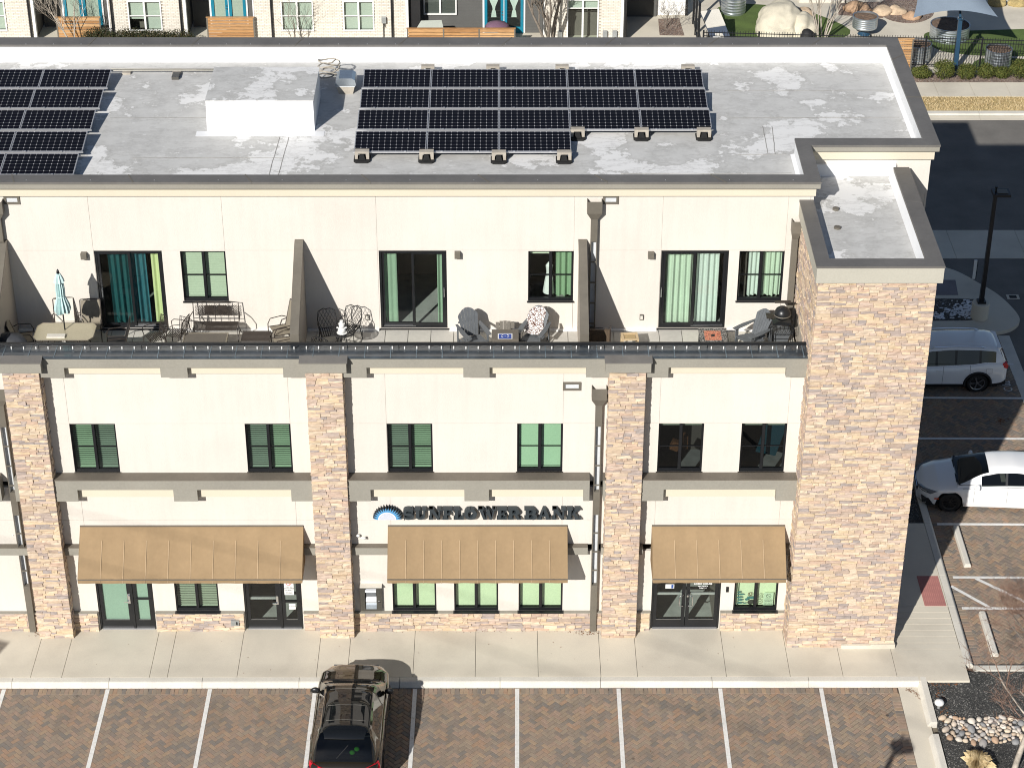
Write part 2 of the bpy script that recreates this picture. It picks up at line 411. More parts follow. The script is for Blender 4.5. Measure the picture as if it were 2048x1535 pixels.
# ------------------------------------------------------------------ mesh helpers
class MB:
    def __init__(self):
        self.v = []; self.f = []
    def add(self, vs, fs):
        b = len(self.v)
        self.v += [tuple(p) for p in vs]
        self.f += [tuple(b + i for i in q) for q in fs]
        return self
    def box(self, x0, y0, z0, x1, y1, z1):
        vs = [(x0, y0, z0), (x1, y0, z0), (x1, y1, z0), (x0, y1, z0), (x0, y0, z1), (x1, y0, z1), (x1, y1, z1), (x0, y1, z1)]
        return self.add(vs, [(0, 3, 2, 1), (4, 5, 6, 7), (0, 1, 5, 4), (1, 2, 6, 5), (2, 3, 7, 6), (3, 0, 4, 7)])
    def cbox(self, c, s, rot=None):
        vs = []
        for dz in (-.5, .5):
            for dx, dy in ((-.5, -.5), (.5, -.5), (.5, .5), (-.5, .5)):
                p = Vector((dx * s[0], dy * s[1], dz * s[2]))
                if rot: p = rot @ p
                vs.append(p + Vector(c))
        return self.add(vs, [(0, 3, 2, 1), (4, 5, 6, 7), (0, 1, 5, 4), (1, 2, 6, 5), (2, 3, 7, 6), (3, 0, 4, 7)])
    def bar(self, a, b, wd, th, up=(0, 0, 1)):
        a = Vector(a); b = Vector(b); d = (b - a); L = d.length
        if L < 1e-6: return self
        d.normalize(); u = Vector(up)
        if abs(d.dot(u)) > 0.97: u = Vector((0, 1, 0))
        s = d.cross(u).normalized(); t = s.cross(d)
        vs = []
        for p in (a, b):
            for i, j in ((-1, -1), (1, -1), (1, 1), (-1, 1)):
                vs.append(p + s * (i * wd / 2) + t * (j * th / 2))
        return self.add(vs, [(0, 1, 2, 3), (7, 6, 5, 4), (0, 4, 5, 1), (1, 5, 6, 2), (2, 6, 7, 3), (3, 7, 4, 0)])
    def prism(self, poly, a, b, axis='z'):
        """2D polygon extruded along an axis between a and b"""
        n = len(poly)
        def P(p, h):
            return {'z': (p[0], p[1], h), 'y': (p[0], h, p[1]), 'x': (h, p[0], p[1])}[axis]
        vs = [P(p, a) for p in poly] + [P(p, b) for p in poly]
        fs = [tuple(range(n))[::-1], tuple(range(n, 2 * n))] + [(i, (i + 1) % n, n + (i + 1) % n, n + i) for i in range(n)]
        return self.add(vs, fs)
    def tube(self, pts, r, n=6, cap=True):
        pts = [Vector(p) for p in pts]
        rs = r if isinstance(r, (list, tuple)) else [r] * len(pts)
        rings = []
        pu = None
        for i, p in enumerate(pts):
            d = (pts[min(i + 1, len(pts) - 1)] - pts[max(i - 1, 0)])
            if d.length < 1e-9: d = Vector((0, 0, 1))
            d.normalize()
            u = pu if pu is not None else (Vector((0, 0, 1)) if abs(d.z) < 0.9 else Vector((1, 0, 0)))
            s = d.cross(u)
            if s.length < 1e-5: s = d.cross(Vector((0.3, 0.9, 0.1)))
            s.normalize(); u = s.cross(d); pu = u
            rings.append([p + (s * math.cos(2 * PI * k / n) + u * math.sin(2 * PI * k / n)) * rs[i] for k in range(n)])
        vs = [q for rg in rings for q in rg]
        fs = []
        for i in range(len(pts) - 1):
            for k in range(n):
                fs.append((i * n + k, i * n + (k + 1) % n, (i + 1) * n + (k + 1) % n, (i + 1) * n + k))
        if cap:
            fs.append(tuple(range(n))[::-1]); fs.append(tuple(range((len(pts) - 1) * n, len(pts) * n)))
        return self.add(vs, fs)
    def lathe(self, prof, c=(0, 0, 0), n=16, axis='z', cap=True):
        vs = []
        for r, h in prof:
            for k in range(n):
                a = 2 * PI * k / n
                p = {'z': (r * math.cos(a), r * math.sin(a), h), 'x': (h, r * math.cos(a), r * math.sin(a)), 'y': (r * math.cos(a), h, r * math.sin(a))}[axis]
                vs.append((p[0] + c[0], p[1] + c[1], p[2] + c[2]))
        fs = []
        m = len(prof)
        for i in range(m - 1):
            for k in range(n):
                fs.append((i * n + k, i * n + (k + 1) % n, (i + 1) * n + (k + 1) % n, (i + 1) * n + k))
        if cap:
            fs.append(tuple(range(n))[::-1]); fs.append(tuple(range((m - 1) * n, m * n)))
        return self.add(vs, fs)
    def build(self, name, mat, parent=None, origin=None, smooth=False, loc=None):
        me = bpy.data.meshes.new(name)
        if origin is not None:
            ox, oy, oz = origin
            me.from_pydata([(x - ox, y - oy, z - oz) for x, y, z in self.v], [], self.f)
        else:
            me.from_pydata(self.v, [], self.f)
        me.materials.append(MAT[mat] if isinstance(mat, str) else mat)
        me.update()
        if smooth:
            me.shade_smooth() if smooth is True else me.shade_smooth()
            if smooth == 'auto':
                try:
                    me.set_sharp_from_angle(angle=R(35))
                except Exception:
                    pass
        o = bpy.data.objects.new(name, me)
        C.objects.link(o)
        if parent is not None: o.parent = parent
        if loc is not None: o.location = loc
        return o

def recalc(o):
    import bmesh
    bm = bmesh.new(); bm.from_mesh(o.data)
    bmesh.ops.recalc_face_normals(bm, faces=bm.faces)
    bm.to_mesh(o.data); bm.free()
    return o

def tag(o, label=None, cat=None, group=None, kind=None):
    if label: o['label'] = label
    if cat: o['category'] = cat
    if group: o['group'] = group
    if kind: o['kind'] = kind
    return o

def empty(name, loc, rz=0, label=None, cat=None, group=None, kind=None):
    o = bpy.data.objects.new(name, None)
    C.objects.link(o)
    o.location = loc; o.rotation_euler = (0, 0, rz)
    o.empty_display_size = 0.2
    return tag(o, label, cat, group, kind)

def copy_tree(o, parent=None):
    c = o.copy(); C.objects.link(c)
    if parent is not None: c.parent = parent
    for ch in list(o.children):
        copy_tree(ch, c)
    return c

def dup(o, loc, rz=0, label=None, group=None):
    c = copy_tree(o)
    c.location = loc; c.rotation_euler = (0, 0, rz)
    if label: c['label'] = label
    if group: c['group'] = group
    return c

def text_obj(name, body, size, mat, parent, loc, rot, ext=0.002, align='CENTER', shear=0, sx=1.0, offset=0.0):
    cu_ = bpy.data.curves.new(name, 'FONT')
    cu_.body = body; cu_.size = size; cu_.extrude = ext; cu_.align_x = align; cu_.shear = shear; cu_.offset = offset
    cu_.resolution_u = 2
    cu_.materials.append(MAT[mat])
    o = bpy.data.objects.new(name, cu_)
    C.objects.link(o)
    o.parent = parent; o.location = loc; o.rotation_euler = rot; o.scale = (sx, 1, 1)
    return o

def struct(name, mb, mat, parent=None, smooth=False):
    o = mb.build(name, mat, parent, smooth=smooth)
    if parent is None: o['kind'] = 'structure'
    return o
# ------------------------------------------------------------------ ground and paving
def sheet(name, poly, z, mat, thick=None):
    mb = MB()
    if thick:
        mb.prism(poly, z - thick, z)
    else:
        mb.add([(x, y, z) for x, y in poly], [tuple(range(len(poly)))])
    o = mb.build(name, mat)
    o['kind'] = 'structure'
    return o

def rect(x0, y0, x1, y1):
    return [(x0, y0), (x1, y0), (x1, y1), (x0, y1)]

sheet('ground', rect(-1500, -1500, 1500, 1500), -0.05, M('bare_ground', (0.20, 0.17, 0.13), 0.95, 0.2, 0.05))
sheet('street_asphalt', rect(-90, 24.1, 90, 33.85), -0.004, 'asphalt')
sheet('lot_lane_asphalt', [(17.25, -14), (30, -14), (30, 21.85), (8, 21.85), (8, 16.0), (17.25, 16.0)], -0.008, 'asphalt')
sheet('parking_aisle_asphalt', rect(-60, -30, 10.5, -8.4), -0.008, 'asphalt')

def slabs(name, xs, y0, y1, z, mat, gap=0.012, thick=0.1, pname='slab'):
    root = empty(name, (xs[0], y0, z - thick), kind='structure')
    for a, b in zip(xs[:-1], xs[1:]):
        MB().box(a + gap / 2, y0 + gap / 2, z - thick, b - gap / 2, y1 - gap / 2, z).build(pname, mat, root, origin=root.location)
    return root

def slabs_y(name, x0, x1, ys, z, mat, gap=0.012, thick=0.1, pname='slab'):
    root = empty(name, (x0, ys[0], z - thick), kind='structure')
    for a, b in zip(ys[:-1], ys[1:]):
        MB().box(x0 + gap / 2, a + gap / 2, z - thick, x1 - gap / 2, b - gap / 2, z).build(pname, mat, root, origin=root.location)
    return root

sheet('joint_bed_of_sidewalk', rect(-30, -2.08, 12.44, 0.4), 0.09, 'bed')
slabs('front_sidewalk', [-24, -20.5, -17.2, -15.1, -12.84, -12.0, -9.64, -9.16, -7.285, -5.15, -4.32, -2.55, -0.87, 0.83, 2.52, 3.506, 5.904, 7.626, 9.05, 10.504], -2.075, 0.3, 0.15, 'concrete')
slabs('corner_sidewalk', [10.504, 12.44], -2.26, -0.91, 0.149, 'concrete')
slabs_y('scored_ramp', 10.40, 12.42, [-0.91, -0.64, -0.37, -0.10, 0.17, 0.44, 0.71, 0.99], 0.148, 'concrete', 0.022)
sheet('side_sidewalk', rect(10.4, 1.0, 12.42, 5.04), 0.142, 'concrete', 0.1)
tact = empty('tactile_paving', (11.77, 1.02, 0.14), kind='structure')
tb = MB()
tb.box(11.77, 1.02, 0.13, 12.38, 2.42, 0.149)
tb.build('panel', 'tactile', tact, origin=tact.location)
td = MB()
for i in range(11):
    for j in range(25):
        x = 11.80 + i * 0.056; y = 1.06 + j * 0.056
        td.add([(x - .014, y - .014, .149), (x + .014, y - .014, .149), (x + .014, y + .014, .149), (x - .014, y + .014, .149), (x, y, .157)], [(0, 1, 4), (1, 2, 4), (2, 3, 4), (3, 0, 4)])
tag(td.build('raised_domes', 'tactile', tact, origin=tact.location), kind='stuff')
sheet('side_planting_bed', rect(10.4, 5.04, 12.42, 16.3), 0.12, 'gravel_dark', 0.1)

def kerb_run(name, p0, p1, cuts, depth_out, top_w=0.18, h=0.15, z0=0.0):
    """kerb along p0-p1; depth_out = unit vector towards the road; sloped face; pieces with joints"""
    p0 = Vector(p0); p1 = Vector(p1); d = (p1 - p0); L = d.length; d.normalize()
    out = Vector(depth_out)
    root = empty(name, (p0.x, p0.y, 0), kind='structure')
    cs = [0] + cuts + [L]
    for a, b in zip(cs[:-1], cs[1:]):
        a2 = a + 0.006; b2 = b - 0.006
        prof = [(0, z0 - 0.05), (0, z0 + h), (top_w, z0 + h), (top_w + 0.03, z0 + h - 0.015), (top_w + 0.10, z0 + 0.012), (top_w + 0.10, z0 - 0.05)]
        vs = []
        for s in (a2, b2):
            for q, zz in prof:
                p = p0 + d * s + out * q
                vs.append((p.x, p.y, zz))
        n = len(prof)
        fs = [tuple(range(n)), tuple(range(n, 2 * n))[::-1]] + [(i, n + i, n + (i + 1) % n, (i + 1) % n) for i in range(n)]
        o = MB().add(vs, fs).build('kerb_piece', 'kerb', root, origin=root.location)
        recalc(o)
    return root
kerb_run('front_kerb', (-24.0, -2.083), (11.07, -2.083), [x + 24 for x in (-21.3, -18.6, -16.0, -13.3, -10.7, -8.2, -5.6, -2.9, -0.2, 2.5, 5.5, 8.1)], (0, -1), 0.17)
kerb_run('end_kerb', (11.27, -2.084), (11.27, -3.95), [], (-1, 0), 0.15)
kerb_run('end_kerb_beyond_gap', (11.22, -4.40), (11.22, -14), [1.9, 4.5, 7.0], (-1, 0), 0.15)
kerb_run('side_kerb', (12.43, 16.3), (12.43, -1.55), [2.8, 5.6, 8.4, 11.26, 13.85, 15.31], (1, 0), 0.17)
kerb_run('bed_kerb', (12.65, -1.80), (30, -1.80), [2.6, 5.2], (0, 1), 0.18)
sheet('gutter_pan', rect(10.5, -14, 11.12, -2.36), 0.004, 'concrete', 0.05)
sheet('gravel_bed', [(11.27, -14), (30, -14), (30, -1.8), (12.45, -1.8), (12.45, -2.27), (11.27, -2.27)], 0.09, 'gravel_dark', 0.1)

# --- herringbone concrete pavers
def herring(x0, y0, x1, y1, wd=0.1175, skip=None):
    out = []
    c45 = math.sqrt(0.5)
    n = int(((x1 - x0) + (y1 - y0)) / wd) + 4
    def W(s, t):
        return (x0 + (s - t) * c45 * wd, y0 + (s + t) * c45 * wd)
    for i in range(-4, n):
        for j in range(-n, n):
            k = (i - j) % 4
            if k == 0:
                cs, ct, ang = i + 1, j + .5, 45
            elif k == 3:
                cs, ct, ang = i + .5, j + 1, 135
            else:
                continue
            x, y = W(cs, ct)
            m = 0.055
            if x0 + m < x < x1 - m and y0 + m < y < y1 - m:
                if skip and skip(x, y): continue
                out.append((x, y, ang, 0))
    return out

def unit_paver(L, Wd):
    mb = MB()
    g = 0.005; h = 0.045; c = 0.007
    a, b = L / 2 - g, Wd / 2 - g
    vs = [(-a, -b, -h), (a, -b, -h), (a, b, -h), (-a, b, -h), (-a, -b, -c), (a, -b, -c), (a, b, -c), (-a, b, -c),
          (-a + c, -b + c, 0), (a - c, -b + c, 0), (a - c, b - c, 0), (-a + c, b - c, 0)]
    fs = [(0, 1, 5, 4), (1, 2, 6, 5), (2, 3, 7, 6), (3, 0, 4, 7), (4, 5, 9, 8), (5, 6, 10, 9), (6, 7, 11, 10), (7, 4, 8, 11), (8, 9, 10, 11)]
    return vs, fs

def lay_pavers(rootname, places, nobj, pick):
    root = empty(rootname, (places[0][0], places[0][1], 0), kind='structure')
    rx, ry = places[0][0], places[0][1]
    vs, fs = unit_paver(0.235, 0.1175)
    me = bpy.data.meshes.new('paver'); me.from_pydata(vs, [], fs); me.materials.append(MAT['paver'])
    rnd = random.Random(3)
    places = sorted(places, key=pick)
    for x, y, ang, up in places[:nobj]:
        o = bpy.data.objects.new('paver', me); C.objects.link(o); o.parent = root
        o.location = (x - rx, y - ry, rnd.uniform(-0.002, 0.001) + up * .004); o.rotation_euler = (rnd.uniform(-.006, .006), rnd.uniform(-.006, .006), R(ang))
    V = []; F = []
    for x, y, ang, up in places[nobj:]:
        ca, sa = math.cos(R(ang)), math.sin(R(ang)); dz = rnd.uniform(-0.0025, 0.001) + up * .004; t1 = rnd.uniform(-.008, .008); t2 = rnd.uniform(-.008, .008)
        b = len(V)
        for vx, vy, vz in vs:
            V.append((x - rx + vx * ca - vy * sa, y - ry + vx * sa + vy * ca, vz + dz + vx * t1 + vy * t2))
        F += [tuple(b + i for i in f) for f in fs]
    me2 = bpy.data.meshes.new('paver_field'); me2.from_pydata(V, [], F); me2.materials.append(MAT['paver'])
    o = bpy.data.objects.new('paver_field', me2); C.objects.link(o); o.parent = root; o['kind'] = 'stuff'
    return root

sheet('paver_joint_sand', rect(-24, -8.4, 10.5, -2.30), -0.014, 'bed', 0.03)
P = herring(-17.5, -8.4, 10.46, -2.40)
x = -17.44
while x < 10.47:
    P.append((x, -2.49, 90, 1)); x += 0.1175
y = -8.3
while y < -2.55:
    P.append((10.38, y, 0, 1)); y += 0.1175
lay_pavers('front_lot_pavers', P, 300, lambda p: (0 if (-5.60 < p[1] and -9.5 < p[0] < 9.9) else 50) + abs(p[1] + 5.6))
sheet('side_lot_joint_sand', rect(12.5, -1.62, 16.85, 16.3), -0.014, 'bed', 0.03)
P = herring(12.74, -1.62, 16.90, 16.33)
y = -1.42
while y < 16.2:
    P.append((12.83, y, 0, 1)); y += 0.1175
lay_pavers('side_lot_pavers', P, 0, lambda p: 0)
sheet('lot_edge_ribbon', rect(16.85, -1.6, 17.25, 16.3), 0.0, 'kerb', 0.05)

# --- painted markings, thin sheets on the pavers
def stripe(a, b, wd=0.11, z=0.009):
    a = Vector((*a, 0)); b = Vector((*b, 0)); d = (b - a).normalized(); s = Vector((-d.y, d.x, 0)) * wd / 2
    o = MB().add([(a - s + Vector((0, 0, z))), (b - s + Vector((0, 0, z))), (b + s + Vector((0, 0, z))), (a + s + Vector((0, 0, z)))], [(0, 1, 2, 3)]).build('parking_line', 'marking')
    o['kind'] = 'structure'
    return o
for x in (-16.24, -13.50, -10.72, -7.98, -5.16, -2.48, 0.26, 2.98, 5.71, 8.42):
    stripe((x, -2.40), (x - 0.04, -7.9))
for y in (14.44, 12.29, 9.86, 7.45, 5.18, 2.54, 1.09):
    stripe((12.85 if y < 14 else 12.9, y), (17.0, y - 0.04))
stripe((13.50, 2.48), (14.95, 1.15), 0.11, 0.013)
stripe((12.72, 2.12), (13.62, 1.14), 0.11, 0.013)
t = empty('bay_number', (16.35, 12.35, 0.006), kind='structure')
text_obj('painted_number', 'C 02', 0.42, 'marking', t, (0.30, 0.66, 0.0), (0, 0, R(90)), 0.0005, 'CENTER', sx=0.8)
for o_ in t.children: o_.name = 'painted_number'

# --- wheel stops
for (x, y0, y1, lab) in ((13.36, 3.03, 4.94, 'concrete wheel stop in the bay above the hatched aisle'), (13.36, -1.06, 0.81, 'concrete wheel stop in the bay below the hatched aisle by the gravel bed')):
    mb = MB()
    sec = [(-0.10, 0.0), (-0.085, 0.10), (-0.06, 0.12), (0.06, 0.12), (0.085, 0.10), (0.10, 0.0)]
    mb.prism([(p[0] + x, p[1]) for p in sec], y0, y1, 'y')
    o = mb.build('wheel_stop', 'kerb', origin=(x, (y0 + y1) / 2, 0), loc=(x, (y0 + y1) / 2, 0))
    recalc(o)
    tag(o, lab, 'wheel stop', 'concrete wheel stops')

# --- island with the lamp
def smooth_poly(pts, n=6):
    """Catmull-Rom through closed points"""
    out = []
    m = len(pts)
    for i in range(m):
        p0, p1, p2, p3 = [Vector((*pts[(i + k - 1) % m], 0)) for k in range(4)]
        for k in range(n):
            t = k / n
            q = 0.5 * ((2 * p1) + (p2 - p0) * t + (2 * p0 - 5 * p1 + 4 * p2 - p3) * t * t + (-p0 + 3 * p1 - 3 * p2 + p3) * t ** 3)
            out.append((q.x, q.y))
    return out
isl = [(9.5, 21.8), (13.6, 21.6), (15.85, 20.95), (16.9, 19.7), (17.45, 18.75), (17.78, 17.5), (17.62, 16.85), (16.95, 16.38), (15.6, 16.30), (9.5, 16.30)]
def open_smooth(pts, n=5):
    out = []
    for i in range(len(pts) - 1):
        p0 = Vector((*pts[max(i - 1, 0)], 0)); p1 = Vector((*pts[i], 0)); p2 = Vector((*pts[i + 1], 0)); p3 = Vector((*pts[min(i + 2, len(pts) - 1)], 0))
        for k in range(n):
            t = k / n
            q = 0.5 * ((2 * p1) + (p2 - p0) * t + (2 * p0 - 5 * p1 + 4 * p2 - p3) * t * t + (-p0 + 3 * p1 - 3 * p2 + p3) * t ** 3)
            out.append((q.x, q.y))
    out.append(pts[-1])
    return out
sheet('island_pavement', open_smooth(isl), 0.13, 'concrete', 0.18)
sheet('island_bed', open_smooth([(9.6, 17.15), (14.9, 17.1), (16.25, 17.2), (16.62, 17.75), (16.45, 18.4), (15.9, 18.62), (9.6, 18.62)]), 0.145, 'gravel_dark', 0.02)
sheet('island_ramp_panel', [(15.15, 18.9), (15.95, 18.9), (16.05, 20.0), (15.2, 20.0)], 0.136, M('dark_tactile', (0.22, 0.20, 0.21), 0.9), 0.02)
sn = MB()
rs = random.Random(5)
for k in range(420):
    a = rs.random()
    x = rs.gauss(15.9, 0.35) if a < 0.5 else rs.uniform(14.3, 15.2) if a < 0.75 else rs.uniform(16.0, 16.55)
    y = rs.gauss(17.75, 0.28) if a < 0.5 else rs.uniform(17.2, 17.6) if a < 0.75 else rs.uniform(17.5, 18.5)
    if not (14 < x < 16.58 and 17.2 < y < 18.55): continue
    if (x - 16.39) ** 2 + (y - 17.32) ** 2 < 0.1: continue
    r = rs.uniform(0.02, 0.06)
    sn.add([(x - r, y - r * .7, .146), (x + r, y - r * .5, .146), (x + r * .6, y + r, .146), (x - r * .8, y + r * .8, .146), (x, y, .146 + r * .5)], [(0, 1, 4), (1, 2, 4), (2, 3, 4), (3, 0, 4)])
tag(sn.build('snow_patch', M('old_snow', (0.75, 0.77, 0.80), 0.9)), 'thin patches of old snow on the dark island bed', kind='stuff')

# concrete cross pan with joints
slabs('cross_pan', [8.0, 11.2, 14.0, 16.45, 19.0, 21.7, 24.5, 27.3, 30], 21.86, 24.09, 0.0, 'concrete')
slabs('far_gutter', [i * 3.1 - 30 for i in range(24)], 33.86, 34.21, 0.0, 'concrete')
slabs('far_kerb', [i * 3.1 - 30 for i in range(24)], 34.21, 34.50, 0.12, 'kerb')
sheet('dormant_verge', rect(-40, 34.5, 44, 35.95), 0.10, 'straw', 0.1)
slabs('far_sidewalk', [i * 1.52 - 30.4 for i in range(48)], 35.95, 37.40, 0.12, 'concrete')
sheet('shrub_strip', rect(-40, 37.4, 44, 38.45), 0.11, 'gravel_brown', 0.1)
sheet('court_paving', rect(7.9, 38.45, 44, 60), 0.10, 'concrete', 0.1)
sheet('house_frontage', rect(-40, 38.45, 7.9, 60), 0.10, 'concrete', 0.1)
sheet('court_turf', smooth_poly([(9.3, 39.3), (9.4, 44.0), (10.1, 46.2), (12.5, 46.1), (13.7, 45.6), (15.5, 43.2), (14.3, 41.5), (13, 39.3)], 4), 0.112, 'turf', 0.01)
sheet('lawn_turf', open_smooth([(26, 40.3), (21.5, 40.25), (19.6, 40.6), (19.0, 41.1), (18.7, 41.9), (18.9, 42.9), (20.5, 43.1), (26, 43.5)]), 0.112, 'turf', 0.01)
sheet('edging_turf', open_smooth([(24, 38.6), (20.5, 38.6), (20.3, 39.4), (20.9, 40.0), (22.0, 40.05), (24, 39.5)]), 0.113, 'turf', 0.01)
sheet('court_gravel_bed', smooth_poly([(17.3, 44.6), (17.0, 46.0), (18.2, 47.2), (19.4, 46.9), (19.6, 45.2), (18.9, 44.2), (18.0, 44.05)], 4), 0.113, 'gravel_brown', 0.01)
sheet('court_side_bed', [(15.2, 45.0), (17.2, 44.6), (17.3, 46.6), (15.4, 46.4)], 0.114, 'gravel_brown', 0.01)
sheet('house_side_bed', [(6.9, 42.6), (8.0, 42.55), (7.9, 44.6), (6.95, 44.5)], 0.113, 'gravel_brown', 0.01)

# dead grass blades on the verge
gb = MB(); rs = random.Random(8)
for k in range(9000):
    x = rs.uniform(15.5, 24); y = rs.uniform(34.55, 35.9); h = rs.uniform(.03, .09); a = rs.uniform(0, PI); r = .012
    dx, dy = math.cos(a) * r, math.sin(a) * r
    gb.add([(x - dx, y - dy, .1), (x + dx, y + dy, .1), (x + rs.uniform(-.04, .04), y + rs.uniform(-.04, .04), .1 + h)], [(0, 1, 2)])
tag(gb.build('verge_grass', 'strawgrass'), 'dry yellow grass of the verge beside the street', kind='stuff')
# ------------------------------------------------------------------ the bank and apartment building
B = empty('bank_building', (0, 0, 0.15), 0, 'three storey cream stucco bank building with stone piers and stone corner tower', 'building')
BO = (0, 0, 0.15)

def bpart(mb, name, mat, parent=None, smooth=False, kind=None, label=None):
    o = mb.build(name, mat, parent or B, origin=BO if (parent is None or parent is B) else (0, 0, 0), smooth=smooth)
    if kind: o['kind'] = kind
    if label: o['label'] = label
    return o
def sub(mb, name, mat, parent, smooth=False, kind=None):
    """sub-part of a building part: built in world coordinates, part sits at the building's origin"""
    o = mb.build(name, mat, parent, origin=BO, smooth=smooth)
    if kind: o['kind'] = kind
    return o

OPEN = []      # (x0, x1, z0, z1) of openings in the wall now being laid
def wall(x0, x1, z0, z1, y, xj, zj, openings, mat='stucco', th=0.10, g=0.004, name='wall_panel'):
    xs = [x0] + [x for x in xj if x0 < x < x1] + [x1]
    zs = [z0] + [z for z in zj if z0 < z < z1] + [z1]
    for a, b in zip(xs[:-1], xs[1:]):
        for c, d in zip(zs[:-1], zs[1:]):
            px0, px1, pz0, pz1 = a + g, b - g, c + g, d - g
            cx = sorted({px0, px1} | {v for o in openings for v in (o[0], o[1]) if px0 < v < px1})
            cz = sorted({pz0, pz1} | {v for o in openings for v in (o[2], o[3]) if pz0 < v < pz1})
            mb = MB()
            for i in range(len(cx) - 1):
                for k in range(len(cz) - 1):
                    mx, mz = (cx[i] + cx[i + 1]) / 2, (cz[k] + cz[k + 1]) / 2
                    if any(o[0] < mx < o[1] and o[2] < mz < o[3] for o in openings): continue
                    mb.box(cx[i], y, cz[k], cx[i + 1], y + th, cz[k + 1])
            if mb.v: bpart(mb, name, mat)
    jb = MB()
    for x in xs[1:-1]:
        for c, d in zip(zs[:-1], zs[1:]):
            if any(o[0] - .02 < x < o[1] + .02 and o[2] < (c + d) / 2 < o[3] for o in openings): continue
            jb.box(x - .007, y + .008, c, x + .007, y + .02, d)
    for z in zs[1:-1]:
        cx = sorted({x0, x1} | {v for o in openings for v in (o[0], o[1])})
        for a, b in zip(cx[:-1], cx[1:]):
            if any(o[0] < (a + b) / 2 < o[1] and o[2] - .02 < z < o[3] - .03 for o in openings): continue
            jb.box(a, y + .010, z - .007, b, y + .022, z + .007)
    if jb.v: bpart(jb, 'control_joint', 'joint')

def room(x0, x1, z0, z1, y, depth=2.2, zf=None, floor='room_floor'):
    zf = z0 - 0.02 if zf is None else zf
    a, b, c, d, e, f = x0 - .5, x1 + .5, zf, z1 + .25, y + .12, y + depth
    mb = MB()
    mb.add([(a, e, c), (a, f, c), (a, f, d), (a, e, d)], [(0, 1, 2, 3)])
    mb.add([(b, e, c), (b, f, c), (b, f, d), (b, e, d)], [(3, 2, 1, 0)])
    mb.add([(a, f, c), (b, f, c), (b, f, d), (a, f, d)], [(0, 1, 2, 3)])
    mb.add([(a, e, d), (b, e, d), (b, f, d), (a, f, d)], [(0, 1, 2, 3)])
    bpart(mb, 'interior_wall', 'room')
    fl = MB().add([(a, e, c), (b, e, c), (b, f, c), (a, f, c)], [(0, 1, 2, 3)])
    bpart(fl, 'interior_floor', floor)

def curtain_mb(x0, x1, z0, z1, y, amp=0.03, pitch=0.13, seed=0):
    mb = MB(); rs = random.Random(seed)
    n = max(6, int((x1 - x0) / 0.02))
    ph = rs.uniform(0, 6)
    top = []; bot = []
    for i in range(n + 1):
        x = x0 + (x1 - x0) * i / n
        d = amp * math.sin(2 * PI * x / pitch + ph) + amp * .5 * math.sin(2 * PI * x / (pitch * 2.7) + ph * 2)
        top.append((x, y + d, z1)); bot.append((x + 0.01 * math.sin(x * 9 + ph), y + d * 1.3, z0 + .01 * math.sin(x * 23)))
    b = len(mb.v)
    mb.add(top + bot, [(i, i + 1, n + 2 + i, n + 1 + i) for i in range(n)])
    return mb

def blind_mb(x0, x1, z0, z1, y, tilt=10, pitch=0.060):
    mb = MB(); z = z1 - .02; c = math.cos(R(tilt)) * .024; s = math.sin(R(tilt)) * .024
    while z > z0:
        mb.add([(x0, y - c, z - s), (x1, y - c, z - s), (x1, y + c, z + s), (x0, y + c, z + s)], [(0, 1, 2, 3)])
        z -= pitch
    mb.box(x0, y - .02, z1 - .03, x1, y + .03, z1)
    mb.box(x0, y - .02, z0 - .02, x1, y + .02, z0)
    return mb

